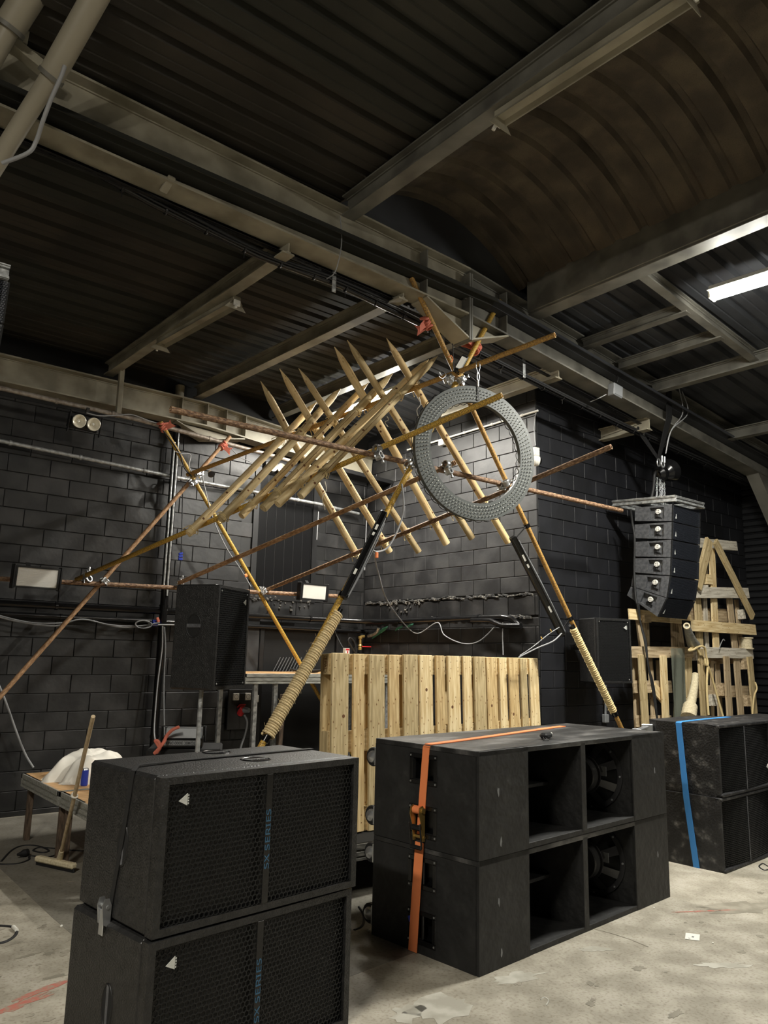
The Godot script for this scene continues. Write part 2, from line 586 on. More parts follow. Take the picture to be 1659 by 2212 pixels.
func build_room():
	var fl = slab("floor", Vector3(-6, -0.25, -8.3), Vector3(10.8, 0, 7), M.floor)
	# older grey coat on part of the slab, with its long straight edge, and marks of wear
	var pp = PackedVector2Array([Vector2(1.58, -8.0), Vector2(6.1, -8.0), Vector2(6.1, -5.2), Vector2(5.4, -3.6), Vector2(1.6, -3.2), Vector2(1.57, -5.0)])
	floor_mark(fl, "grey_coat", pp, Vector3.ZERO, 0, M.patch, 0.0008)
	for q in [[Vector3(1.241, 0.000, -3.992), 0.16, 0.022, 0.35, 0], [Vector3(1.097, 0.000, -3.891), 0.16, 0.03, 0.3, 0], [Vector3(4.943, 0.000, -2.782), 0.2, 0.012, -0.5, 0], [Vector3(2.605, 0.000, -2.773), 0.17, 0.1, 0.2, 1], [Vector3(2.457, 0.000, -2.824), 0.09, 0.07, 0.6, 1], [Vector3(3.805, 0.000, -2.801), 0.1, 0.035, -0.5, 1], [Vector3(3.167, 0.000, -2.804), 0.14, 0.05, -0.2, 1], [Vector3(4.155, 0.000, -2.277), 0.13, 0.04, -0.6, 1], [Vector3(3.756, 0.000, -2.511), 0.035, 0.025, 0, 2], [Vector3(3.206, -0.000, -2.407), 0.03, 0.02, 0.3, 2], [Vector3(3.103, 0.000, -2.749), 0.022, 0.015, 0, 2], [Vector3(3.436, 0.000, -2.114), 0.05, 0.02, 0.1, 2], [Vector3(1.338, 0.000, -4.114), 0.05, 0.02, 0, 2], [Vector3(1.301, 0.000, -4.460), 0.06, 0.015, 0.2, 2], [Vector3(1.265, 0.000, -4.681), 0.05, 0.02, 0, 2], [Vector3(1.395, 0.000, -4.431), 0.025, 0.02, 0, 2], [Vector3(1.872, 0.000, -5.653), 0.03, 0.012, 0, 2], [Vector3(2.189, 0.000, -6.812), 0.03, 0.015, 0, 2], [Vector3(5.193, 0.000, -2.698), 0.28, 0.1, -0.4, 2]]:
		floor_mark(fl, ["red_paint_mark", "pale_scuff", "dark_stain"][q[4]], blob(22, q[1], q[2], 0.4), q[0], q[3], [M.redline, M.pale, M.stain][q[4]], 0.0012)
	for k in 90:
		var s = rng.randf()
		var fp = Vector3(rng.randf_range(0.9, 1.55), 0, rng.randf_range(-5.6, -3.0)) if k < 55 else Vector3(rng.randf_range(2.3, 6.5), 0, rng.randf_range(-2.8, -0.9))
		floor_mark(fl, "floor_fleck", blob(9, 0.008 + 0.025 * s * s, 0.005 + 0.012 * s, 0.5), fp, rng.randf() * 0.8, M.stain, 0.0014)
	var g = geo()
	g.tube([Vector3(4.051, 0.000, -3.027), Vector3(4.076, 0.000, -2.907), Vector3(4.082, 0.000, -2.776), Vector3(4.063, 0.000, -2.652)], 0.003, 5)
	put(fl, "crack", g, M.stain)
	g = geo()
	for k in 3:
		g.tube(curve([Vector3(3.050, 0.000, -2.567), Vector3(3.084, 0.000, -2.573), Vector3(3.076, 0.000, -2.542), Vector3(3.025, 0.000, -2.514)], 4), 0.004, 5)
	put(fl, "paint_splash", g, M.white)

	# left wall of painted blocks
	var wl = slab("wall_left", Vector3(-6, -0.25, -8.35), Vector3(6.4, 5.6, -8.058), M.joint)
	lay_blocks(wl, Vector3(0.9, 0, -8.058), 0, 5.24, 0.049, 4.0, 0.178, 0.40, ["block0", "block1", "block2"], func(a, b, y, h): return ((a + b) / 2 + 0.9 > 4.4 and (a + b) / 2 + 0.9 < 5.4 and y > 2.1 and h < 3.8) or ((a + b) / 2 + 0.9 > 4.62 and (a + b) / 2 + 0.9 < 5.72 and h < 1.9))
	g = geo()
	g.box(Vector3(3.5, 0.024, -8.055), Vector3(5.2, 0.048, 0.03), 0.004)
	put(wl, "plinth", g, M.block0)
	# projecting back wall and the wall that returns from its corner
	var wb = slab("wall_back", Vector3(6.159, -0.25, -8.35), Vector3(6.6, 5.6, -5.140), M.joint)
	lay_blocks(wb, Vector3(6.159, 0, -8.05), -PI / 2, 2.92, 0.03, 1.97, 0.168, 0.36, ["block0", "block1", "block0"], func(_a, _b, _y, _h): return false)
	lay_blocks(wb, Vector3(6.150, 0, -8.05), -PI / 2, 2.92, 1.99, 2.2, 0.2, 0.36, ["grey0", "block2"], func(_a, _b, _y, _h): return false)
	lay_blocks(wb, Vector3(6.159, 0, -8.05), -PI / 2, 2.92, 2.23, 4.4, 0.17, 0.40, ["grey0", "grey1", "grey2"], func(_a, _b, _y, _h): return false)
	var wr = slab("wall_right", Vector3(6.6, -0.25, -5.5), Vector3(10.9, 5.6, -5.140), M.joint)
	lay_blocks(wr, Vector3(6.17, 0, -5.140), 0, 4.4, 0.03, 4.4, 0.176, 0.40, ["darkwall"], func(_a, _b, _y, _h): return false)
	for q in [[wb, -7.95, -7.1], [wb, -7.0, -6.2], [wb, -6.1, -5.2]]:
		for yy: float in [2.205, 1.975]:
			g = geo()
			var z: float = q[1]
			while z < q[2]:
				var s = rng.randf_range(0.04, 0.1)
				g.box(Vector3(6.142, yy + rng.randf_range(-0.01, 0.014), z), Vector3(rng.randf_range(0.02, 0.05), rng.randf_range(0.012, 0.04), s * 1.3), 0.006, Basis(Vector3.RIGHT, rng.randf_range(-0.3, 0.3)))
				z += s
			put(q[0], "broken_mortar", g, M.mortar)
	for q in [[wb, Vector3(6.130, 2.162, -7.243), 0.32, 0.1], [wl, Vector3(4.964, 2.158, -8.040), 0.34, 0.1], [wl, Vector3(4.577, 2.201, -8.040), 0.15, 0.06]]:
		g = geo()
		for i in 34:
			var u = rng.randf_range(-1, 1)
			var vv = rng.randf_range(-1, 1) * (1.0 - 0.6 * absf(u))
			var o = Vector3(0.0, vv * q[3], u * q[2]) if q[0] == wb else Vector3(u * q[2], vv * q[3], 0.0)
			g.box(q[1] + o, Vector3(1, 1, 1) * rng.randf_range(0.012, 0.034), 0.006, Basis(Vector3(1, rng.randf(), rng.randf()).normalized(), rng.randf() * 3.0))
		put(q[0], "rough_plaster", g, M.mortar)
	slab("wall_far", Vector3(10.6, -0.25, -5.5), Vector3(10.9, 5.6, 7), M.clad)
	var wf: Node3D = get_node("wall_far")
	var row = geo()
	row.box(Vector3.ZERO, Vector3(0.03, 0.075, 12.1), 0.012)
	var rm = row.mesh()
	for k in 46:
		put(wf, "cladding_board", rm, M.clad, at(10.585, 0.05 + k * 0.09, 0.9))
	slab("wall_near", Vector3(-6.2, -0.25, 7), Vector3(10.9, 5.6, 7.3), M.darkwall)
	slab("wall_side", Vector3(-6.3, -0.25, -8.35), Vector3(-6, 5.6, 7.3), M.darkwall)
	# blacked-out window and black doorway in the left wall
	g = geo()
	g.panel(0.92, 1.6, 0.05, [[0.07, 0.07, 0.85, 1.53]])
	var wn = struct("window_1", g, M.black, at(4.44, 2.18, -8.03))
	g = geo()
	for k in 6:
		g.box(Vector3(0.07 + 0.13 * (k + 0.5), 0.8, -0.035), Vector3(0.128, 1.46, 0.02), 0.004)
	put(wn, "blackout_board", g, M.gloss)
	g = geo()
	g.box(Vector3(0.55, 0.92, -0.03), Vector3(1.1, 1.84, 0.02))
	var dn = struct("door_1", g, M.matt, at(4.62, 0.05, -8.02))
	g = geo()
	for s: float in [0.0, 1.1]:
		g.box(Vector3(s, 0.92, 0.0), Vector3(0.06, 1.84, 0.06), 0.006)
	g.box(Vector3(0.55, 1.84, 0.0), Vector3(1.16, 0.06, 0.06), 0.006)
	put(dn, "door_frame", g, M.black)
	g = geo()
	g.box(Vector3(4.44, 1.42, -8.03), Vector3(0.3, 1.1, 0.06), 0.01)
	struct("trim_1", g, M.grey1)
	# ceiling slab over the roof sheets
	slab("ceiling", Vector3(-6.3, 5.6, -8.35), Vector3(10.9, 5.8, 7.3), M.black)


# ribbed roof sheet, ribs along x: profile over z
func sheet(parent: Node3D, x0: float, x1: float, y0: float, y1: float, z0: float, w: float, m: Material):
	var g = geo()
	var prof = []
	var n = roundi(w / 0.25)
	for k in n:
		var z = k * 0.25
		prof.append_array([Vector2(z, 0), Vector2(z + 0.055, 0), Vector2(z + 0.062, 0.008), Vector2(z + 0.072, 0.008), Vector2(z + 0.079, 0), Vector2(z + 0.165, 0), Vector2(z + 0.18, 0.05), Vector2(z + 0.225, 0.05), Vector2(z + 0.24, 0)])
	prof.append(Vector2(n * 0.25, 0))
	for i in prof.size() - 1:
		var p: Vector2 = prof[i]
		var q: Vector2 = prof[i + 1]
		g.quad(Vector3(x0, y0 + p.y, z0 + p.x), Vector3(x1, y1 + p.y, z0 + p.x), Vector3(x1, y1 + q.y, z0 + q.x), Vector3(x0, y0 + q.y, z0 + q.x), Vector3.DOWN)
	put(parent, "roof_sheet", g, m)


func ibeam(a: Vector3, b: Vector3, h: float, w: float, tw := 0.012, tf := 0.016) -> Geo:
	# a and b lie on the underside, web in the plane of the beam
	var g = geo()
	var up = Vector3.UP
	g.bar(a + up * tf / 2, b + up * tf / 2, Vector2(w, tf))
	g.bar(a + up * (h - tf / 2), b + up * (h - tf / 2), Vector2(w, tf))
	g.bar(a + up * h / 2, b + up * h / 2, Vector2(tw, h - tf * 2))
	for s: float in [-1.0, 1.0]:
		for e in [tf, h - tf]:
			var d = (b - a).cross(up).normalized() * s * 0.012
			g.bar(a + up * e + d, b + up * e + d, Vector2(0.012, 0.02), up)
	return g


func purlin(label: String, a: Vector3, b: Vector3, m: Material, h := 0.14, w := 0.1) -> Node3D:
	var t = thing("roof_purlin", label, "beam")
	put(t, "steel_section", ibeam(a, b, h, w, 0.01, 0.012), m)
	return t


func build_roof():
	var c: Node3D = get_node("ceiling")
	for k in 4:
		sheet(c, -6, 4.7, 4.62, 4.62, -8.3 + k, 1.0, M.roof1 if k % 2 else M.roof0)
		sheet(c, 4.7, 10.7, 4.62, 4.0, -8.3 + k, 1.0, M.roofg)
	for k in 11:
		var m: Material = [M.roof0, M.roof1, M.roof1][k % 3]
		sheet(c, -6, 3.12, 5.04, 5.04, -4.56 + k, 1.0, m)
		sheet(c, 5.22, 10.7, 4.9, 4.3, -4.56 + k, 1.0, M.roofg)
	# fascia between the two roof levels, over the main beam
	var g = geo()
	var ap = PackedVector2Array([Vector2(-6, 4.6), Vector2(4.7, 4.6), Vector2(10.7, 4.0), Vector2(10.7, 4.5), Vector2(5.2, 5.0)])
	for k in 13:
		var u = 1.0 - k / 12.0
		ap.append(Vector2(3.1 + 2.1 * u, lerpf(5.02, 4.98, u) + 0.42 * 4.0 * u * (1.0 - u)))
	ap.append(Vector2(-6, 5.1))
	g.prism(Transform3D(Basis.IDENTITY, Vector3(0, 0, -4.55)), ap, 0.05)
	struct("trim_2", g, M.roofg)
	# barrel vault rooflight, ribs round the arc, built of sheets
	for k in 8:
		g = geo()
		for r in 4:
			var z0 = -4.6 + k * 1.0 + r * 0.25
			var prof = [Vector2(0, 0), Vector2(0.15, 0), Vector2(0.172, 0.03), Vector2(0.215, 0.03), Vector2(0.238, 0), Vector2(0.25, 0)]
			for i in prof.size() - 1:
				var dk = 1.7 if r == 1 else 1.0
				for j in 20:
					var q = []
					for jj in [j, j + 1]:
						var u: float = jj / 20.0
						for pi in [prof[i], prof[i + 1]]:
							q.append(Vector3(3.1 + 2.1 * u, lerpf(5.02, 4.98, u) + (0.42 + pi.y * dk) * 4.0 * u * (1.0 - u) + pi.y * dk * 0.5, z0 + pi.x))
					g.quad(q[0], q[1], q[3], q[2], Vector3.DOWN)
		put(c, "vault_sheet", g, M.vault)
	# main rafter: two lengths bolted at the crown
	var t = thing("roof_rafter", "large pale grey steel rafter crossing the hall with a bolted crown joint and gusset", "beam")
	var z = -4.5
	put(t, "steel_section", ibeam(Vector3(-5.9, 4.74, z), Vector3(4.44, 4.46, z), 0.44, 0.2), M.steel)
	put(t, "steel_section", ibeam(Vector3(4.44, 4.46, z), Vector3(10.5, 3.84, z), 0.44, 0.2), M.steelg)
	for q in [[3.93, 4.49], [4.90, 4.43]]:
		g = geo()
		g.box(Vector3(q[0], q[1] + 0.2, z + 0.055), Vector3(0.014, 0.4, 0.09), 0.003)
		put(t, "stiffener", g, M.steelg)
	for s: float in [-1.0, 1.0]:
		g = geo()
		g.box(Vector3(4.44 + s * 0.012, 4.54, z), Vector3(0.02, 0.62, 0.21), 0.003)
		put(t, "end_plate", g, M.steelg)
	for k in 4:
		g = geo()
		g.lathe(Transform3D(Basis(Vector3.FORWARD, PI / 2), Vector3(4.40, 4.33 + k * 0.145, z + 0.06)), [Vector2(0, 0), Vector2(0.016, 0), Vector2(0.016, 0.02), Vector2(0, 0.02)], 6)
		put(t, "bolt", g, M.steelg)
	g = geo()
	g.prism(Transform3D(Basis.IDENTITY, Vector3(0, 0, z)), PackedVector2Array([Vector2(3.93, 4.47), Vector2(4.44, 4.24), Vector2(4.90, 4.42)]), 0.012)
	g.bar(Vector3(3.93, 4.47, z), Vector3(4.44, 4.24, z), Vector2(0.2, 0.014), Vector3.UP)
	g.bar(Vector3(4.44, 4.24, z), Vector3(4.92, 4.41, z), Vector2(0.2, 0.014), Vector3.UP)
	put(t, "gusset", g, M.steel)
	g = geo()
	g.bar(Vector3(10.42, 0, z), Vector3(10.42, 4.1, z), Vector2(0.2, 0.2), Vector3.BACK)
	g.prism(Transform3D(Basis.IDENTITY, Vector3(0, 0, z)), PackedVector2Array([Vector2(9.6, 3.93), Vector2(10.4, 3.0), Vector2(10.4, 3.86)]), 0.16)
	put(t, "column", g, M.steelg)
	# wall rafter
	t = thing("roof_rafter", "pale grey steel rafter along the top of the left block wall", "beam")
	z = -7.9
	put(t, "steel_section", ibeam(Vector3(-5.9, 4.06, z), Vector3(3.66, 4.06, z), 0.28, 0.2), M.steel)
	put(t, "steel_section", ibeam(Vector3(3.66, 4.06, z), Vector3(6.1, 3.86, z), 0.28, 0.2), M.steel)
	for x: float in [3.35, 3.66, 3.9, 4.15]:
		g = geo()
		g.box(Vector3(x, 4.2 - maxf(0, x - 3.66) * 0.08, z + 0.055), Vector3(0.012, 0.25, 0.09), 0.002)
		put(t, "stiffener", g, M.steel)
	g = geo()
	g.prism(Transform3D(Basis.IDENTITY, Vector3(0, 0, z)), PackedVector2Array([Vector2(3.3, 4.06), Vector2(3.66, 3.92), Vector2(4.15, 4.02)]), 0.012)
	g.bar(Vector3(3.3, 4.055, z), Vector3(3.66, 3.92, z), Vector2(0.18, 0.012))
	g.bar(Vector3(3.66, 3.92, z), Vector3(4.15, 4.01, z), Vector2(0.18, 0.012))
	put(t, "gusset", g, M.steel)
	g = geo()
	g.bar(Vector3(2.62, 3.92, -7.72), Vector3(2.62, 4.5, -7.72), Vector2(0.05, 0.05), Vector3.BACK, 0.004)
	put(t, "hanger_post", g, M.steel)
	# purlins between the two rafters
	purlin("steel purlin carrying the unlit tube fitting beyond the main rafter", Vector3(2.56, 4.42, -7.95), Vector3(2.66, 4.42, -4.5), M.steel)
	purlin("dark grey purlin second from the left beyond the main rafter", Vector3(3.58, 4.4, -7.95), Vector3(3.76, 4.42, -4.5), M.steel)
	purlin("purlin over the glaring tube light behind the wooden stakes", Vector3(4.62, 4.38, -7.95), Vector3(4.72, 4.42, -4.5), M.steelg)
	purlin("short grey purlin above the corner of the black return wall", Vector3(5.75, 4.22, -6.4), Vector3(5.75, 4.24, -4.5), M.steel)
	purlin("short grey purlin behind the black chain hoist", Vector3(7.3, 4.04, -6.0), Vector3(7.3, 4.04, -4.5), M.steel)
	# purlins and kerbs on the camera side
	var p = purlin("long grey purlin with an unlit fitting along the left edge of the vault", Vector3(3.12, 4.85, -4.42), Vector3(3.12, 4.85, 6.9), M.steelg, 0.17, 0.12)
	g = geo()
	g.box(Vector3(5.2, 4.87, 1.2), Vector3(0.05, 0.32, 11.2), 0.004)
	g.box(Vector3(5.27, 4.70, 1.2), Vector3(0.16, 0.02, 11.2), 0.004)
	g.box(Vector3(5.24, 4.715, 1.2), Vector3(0.1, 0.05, 11.2), 0.01)
	tag(put(self, "rooflight_kerb", g, M.steelg), "deep dark steel kerb along the right edge of the brown vault", "beam")
	for q in [["small purlin nearest the crown of the main rafter, right of the kerb", 6.05, 4.60, 6.9], ["small purlin second right of the kerb, framing the dark roof hatch", 6.64, 4.53, 7.2]]:
		purlin(q[0], Vector3(q[1], q[2], -4.42), Vector3(q[1], q[2], -3.3), M.steelg, 0.1, 0.08)
	purlin("long purlin right of the roof hatch carrying the lit tube", Vector3(7.26, 4.42, -4.42), Vector3(7.26, 4.42, 6.9), M.steelg, 0.13, 0.1)
	purlin("purlin far right beside the black chain hoist", Vector3(8.84, 4.2, -4.42), Vector3(8.84, 4.2, 6.9), M.steelg, 0.13, 0.1)
	purlin("strut from the rooflight kerb down to the long purlin left of the lit tube", Vector3(5.3, 4.70, -3.3), Vector3(7.26, 4.46, -3.3), M.steelg, 0.1, 0.08)
	purlin("strut crossing behind the lit tube on the right", Vector3(5.3, 4.70, -2.2), Vector3(7.26, 4.46, -2.2), M.steelg, 0.1, 0.08)
	# unlit fittings
	var fx = [["unlit fluorescent fitting under the purlin at upper left", Vector3(2.595, 4.380, -6.670), Vector3(2.711, 4.380, -5.374)], ["unlit fluorescent fitting along the purlin at upper right", Vector3(3.134, 4.800, -2.878), Vector3(3.185, 4.800, -1.616)]]
	for q in fx:
		var a: Vector3 = q[1]
		var b: Vector3 = q[2]
		var l = (b - a).length()
		var d = (b - a).normalized()
		var u = thing("dark_fluorescent_fitting", q[0], "light", Transform3D(Basis(d, Vector3.UP, d.cross(Vector3.UP)), (a + b) / 2))
		g = geo()
		g.box(Vector3(0, 0.03, 0), Vector3(l, 0.045, 0.07), 0.005)
		put(u, "batten", g, M.steel)
		g = geo()
		g.quad(Vector3(-l / 2, 0.02, -0.03), Vector3(l / 2, 0.02, -0.03), Vector3(l / 2, -0.02, -0.055), Vector3(-l / 2, -0.02, -0.055), Vector3(0, -1, 1))
		g.quad(Vector3(-l / 2, 0.02, 0.03), Vector3(l / 2, 0.02, 0.03), Vector3(l / 2, -0.02, 0.055), Vector3(-l / 2, -0.02, 0.055), Vector3(0, -1, -1))
		g.box(Vector3(0, 0.018, 0), Vector3(l, 0.004, 0.064))
		put(u, "reflector", g, M.steel)
		for s: float in [-1.0, 1.0]:
			g = geo()
			g.box(Vector3(s * l / 2, -0.01, 0), Vector3(0.02, 0.05, 0.06), 0.004)
			g.tube([Vector3(s * l / 2, -0.02, 0.01), Vector3(s * (l / 2 + 0.02), -0.06, 0.02)], 0.012, 8)
			put(u, "lamp_holder", g, M.white)
			g = geo()
			g.prism(Transform3D(Basis(Vector3.UP, PI / 2), Vector3(s * (l / 2 - 0.02), -0.02, 0)), PackedVector2Array([Vector2(-0.1, -0.04), Vector2(0.1, -0.04), Vector2(0.03, 0.04), Vector2(-0.03, 0.04)]), 0.004)
			put(u, "end_plate", g, M.steel)
	# black pipe slung under the main rafter, with its cable tray and hangers
	t = thing("lighting_pipe", "black pipe with taped cables slung below the main rafter", "pipe")
	var pts = [Vector3(0.575, 4.674, -4.660), Vector3(1.688, 4.496, -4.660), Vector3(2.507, 4.415, -4.660), Vector3(3.238, 4.428, -4.660), Vector3(4.125, 4.357, -4.660), Vector3(4.777, 4.274, -4.660), Vector3(6.989, 4.056, -4.660), Vector3(9.617, 3.885, -4.660)]
	g = geo()
	g.tube(pts, 0.026, 10)
	put(t, "pipe", g, M.gloss)
	g = geo()
	var off = []
	for i in pts.size():
		off.append(pts[i] + Vector3(0, 0.03 + 0.012 * sin(i * 2.0), 0.03))
	g.tube(curve(off), 0.014, 7)
	for i in pts.size():
		off[i] = pts[i] + Vector3(0, 0.0, 0.036)
	g.tube(curve(off), 0.008, 6)
	put(t, "taped_cables", g, M.rubber)
	for i in range(1, 30):
		var a: Vector3 = pts[0].lerp(pts[-1], i / 30.0)
		var best: Vector3 = a
		for k in pts.size() - 1:
			if a.x >= pts[k].x and a.x <= pts[k + 1].x:
				best = pts[k].lerp(pts[k + 1], (a.x - pts[k].x) / (pts[k + 1].x - pts[k].x))
		g = geo()
		g.lathe(Transform3D(Basis(Vector3.FORWARD, PI / 2), best), [Vector2(0.032, -0.008), Vector2(0.036, 0), Vector2(0.032, 0.008)], 10)
		if i % 3 == 0:
			g.box(best + Vector3(0, -0.05, 0), Vector3(0.006, 0.05, 0.003))
		put(t, "cable_tie", g, M.black)
	for q in [Vector3(3.150, 4.449, -4.620), Vector3(4.317, 4.345, -4.620), Vector3(5.379, 4.309, -4.620), Vector3(7.372, 4.138, -4.620)]:
		g = geo()
		g.bar(q + Vector3(0, -0.12, 0), q + Vector3(0, 0.16, 0), Vector2(0.035, 0.006), Vector3.BACK)
		put(t, "hanger_strip", g, M.galv)
	g = geo()
	g.bar(Vector3(-5.9, 4.72, -4.615), Vector3(4.44, 4.43, -4.615), Vector2(0.05, 0.004))
	g.bar(Vector3(-5.9, 4.745, -4.64), Vector3(4.44, 4.455, -4.64), Vector2(0.004, 0.05))
	g.bar(Vector3(4.44, 4.43, -4.615), Vector3(10.3, 3.82, -4.615), Vector2(0.05, 0.004))
	for k in 120:
		var x = 0.2 + k * 0.075
		var y = 4.72 - (x + 5.9) * 0.02805 if x < 4.44 else 4.43 - (x - 4.44) * 0.1041
		g.box(Vector3(x, y - 0.004, -4.615), Vector3(0.045, 0.003, 0.01))
	tag(put(self, "cable_tray", g, M.black), "perforated dark cable tray along the soffit of the main rafter", "tray")
	g = geo()
	g.bar(Vector3(1.691, 4.504, -4.500), Vector3(1.702, 4.563, -4.390), Vector2(0.05, 0.02), Vector3.UP, 0.003)
	tag(put(self, "tray_bracket", g, M.steel), "small bracket under the main rafter at upper left", "bracket")
	# the two round ducts at the top left
	for q in [["round pale duct crossing in front of the main rafter at top left", Vector3(1.000, 5.108, -3.755), Vector3(0.871, 4.696, -4.153), Vector3(0.696, 4.231, -4.600), 0.064, 0.056], ["second round pale duct in the top left corner", Vector3(0.746, 5.181, -4.007), Vector3(0.649, 4.934, -4.235), Vector3(0.584, 4.726, -4.376), 0.075, 0.06]]:
		t = thing("round_duct", q[0], "pipe")
		g = geo()
		g.tube([q[1], q[2]], q[4] * 1.06, 18)
		put(t, "upper_length", g, M.duct)
		g = geo()
		g.tube([q[2], q[3]], q[5] * 0.92, 18)
		put(t, "lower_length", g, M.duct)
		g = geo()
		var d: Vector3 = (q[3] - q[2]).normalized()
		g.tube([q[2] - d * 0.012, q[2] + d * 0.012], q[4] * 1.14, 18)
		put(t, "collar", g, M.steelg)
	g = geo()
	g.bar(Vector3(0.675, 4.940, -4.350), Vector3(0.917, 4.847, -4.350), Vector2(0.08, 0.06), Vector3.UP, 0.004)
	g.bar(Vector3(0.735, 4.960, -4.350), Vector3(0.747, 5.261, -4.350), Vector2(0.06, 0.05), Vector3.BACK, 0.004)
	tag(put(self, "duct_bracket", g, M.steel), "brown steel angle bracket holding the ducts at top left", "bracket")
	cord("grey_cable", [Vector3(0.902, 4.681, -4.002), Vector3(0.894, 4.624, -4.022), Vector3(0.871, 4.512, -4.093), Vector3(0.858, 4.414, -4.166), Vector3(0.854, 4.338, -4.253), Vector3(0.827, 4.273, -4.290), Vector3(0.727, 4.226, -4.408)], 0.012, M.greywire, "grey cable looping from the duct collar at top left")
	cord("loose_wire", [Vector3(3.021, 4.809, -4.380), Vector3(3.028, 4.605, -4.360), Vector3(3.009, 4.447, -4.360), Vector3(2.999, 4.348, -4.400), Vector3(3.001, 4.343, -4.500)], 0.004, M.greywire, "thin pale wire hanging over the main rafter near its middle")
	# pipes on the walls
	for q in [["thin silver pipe along the left wall at mid height", [Vector3(1.346, 3.522, -7.950), Vector3(3.370, 3.450, -7.950), Vector3(5.321, 3.416, -7.950), Vector3(5.946, 3.375, -7.950)], 0.021, M.galv], ["silver pipe under the wall rafter tied to the rear legs", [Vector3(1.152, 3.923, -7.570), Vector3(2.788, 3.894, -7.570), Vector3(4.397, 3.803, -7.570), Vector3(4.715, 3.776, -7.570)], 0.024, M.pipe], ["upper black heating pipe running round the wall corner", [Vector3(1.516, 1.958, -7.950), Vector3(5.994, 1.979, -7.950), Vector3(6.060, 1.968, -7.548), Vector3(6.060, 1.976, -5.543), Vector3(6.060, 1.954, -5.415), Vector3(6.100, 1.903, -5.369)], 0.034, M.gloss], ["lower black heating pipe on the left wall", [Vector3(1.528, 1.861, -7.960), Vector3(6.286, 1.849, -7.960)], 0.026, M.gloss], ["lower black pipe stub ending in an elbow beside the corner", [Vector3(6.040, 1.951, -5.963), Vector3(6.020, 1.939, -5.670), Vector3(6.000, 1.882, -5.489), Vector3(6.020, 1.879, -5.255)], 0.03, M.gloss], ["thick black downpipe with a silver top on the left wall", [Vector3(3.36, 0.0, -7.93), Vector3(3.36, 4.05, -7.93)], 0.042, M.gloss], ["thin white conduit along the top of the back wall", [Vector3(6.120, 4.124, -7.193), Vector3(6.120, 4.130, -6.390), Vector3(6.120, 4.135, -5.074)], 0.011, M.white]]:
		t = thing("wall_pipe", q[0], "pipe")
		g = geo()
		g.tube(q[1], q[2], 12)
		put(t, "pipe", g, q[3])
		var ps: Array = q[1]
		for i in ps.size() - 1:
			for k in 3:
				var w: Vector3 = ps[i].lerp(ps[i + 1], (k + 0.5) / 3.0)
				if (ps[i] - ps[i + 1]).length() < 0.8:
					continue
				g = geo()
				var dd: Vector3 = (ps[i + 1] - ps[i]).normalized()
				g.tube([w - dd * 0.012, w + dd * 0.012], q[2] + 0.006, 10)
				put(t, "pipe_clip", g, q[3])
	g = geo()
	g.tube([Vector3(3.36, 4.05, -7.93), Vector3(3.36, 4.5, -7.93)], 0.05, 14)
	tag(put(self, "pipe_sleeve", g, M.steel), "pale sleeve at the top of the black downpipe on the left wall", "pipe")
	for q in [[Vector3(3.321, 3.824, -7.880), 2.4, "left"], [Vector3(3.364, 3.832, -7.880), 2.5, "right"]]:
		g = geo()
		g.tube([q[0], q[0] + Vector3(0, -q[1] + 0.8, 0)], 0.012, 8)
		tag(put(self, "conduit", g, M.galv), q[2] + " one of two thin silver conduits on the black downpipe", "pipe", "conduits beside the downpipe")


func pipe_thing(label: String, a: Vector3, b: Vector3, m: Material, r := 0.0215) -> Node3D:
	var t = thing("scaffold_tube", label, "tube", along(a, b))
	var l = (b - a).length()
	var g = geo()
	g.lathe(Transform3D.IDENTITY, [Vector2(r - 0.004, 0), Vector2(r, 0), Vector2(r, l), Vector2(r - 0.004, l), Vector2(r - 0.004, l - 0.2)], 18)
	g.lathe(Transform3D.IDENTITY, [Vector2(r - 0.004, 0.2), Vector2(r - 0.004, 0)], 18)
	put(t, "steel_pipe", g, m)
	return t


# two hinged half shells with bolts, one ring round each of two crossing tubes
func coupler(label: String, p: Vector3, d1: Vector3, d2: Vector3, gap := 0.03):
	var t = thing("scaffold_coupler", label, "clamp", Transform3D(Basis.IDENTITY, p), "scaffold couplers")
	var nn = d1.cross(d2).normalized()
	for q in [[d1, -gap], [d2, gap]]:
		var d: Vector3 = (q[0] as Vector3).normalized()
		var o: Vector3 = nn * q[1]
		var x = d.cross(nn).normalized()
		var g = geo()
		g.lathe(Transform3D(Basis(x, d, x.cross(d)), o), [Vector2(0.024, -0.026), Vector2(0.031, -0.026), Vector2(0.034, -0.02), Vector2(0.031, -0.012), Vector2(0.031, 0.012), Vector2(0.034, 0.02), Vector2(0.031, 0.026), Vector2(0.024, 0.026)], 16)
		g.box(o + x * 0.036, Vector3(0.02, 0.05, 0.024), 0.004, Basis(x, d, x.cross(d)))
		put(t, "shell", g, M.zinc)
		g = geo()
		var bx = Transform3D(Basis(x, x.cross(d), d).orthonormalized(), o + x * 0.045)
		g.lathe(bx, [Vector2(0, -0.045), Vector2(0.007, -0.045), Vector2(0.007, 0.03), Vector2(0.013, 0.03), Vector2(0.013, 0.046), Vector2(0, 0.046)], 6)
		put(t, "bolt", g, M.zinc)


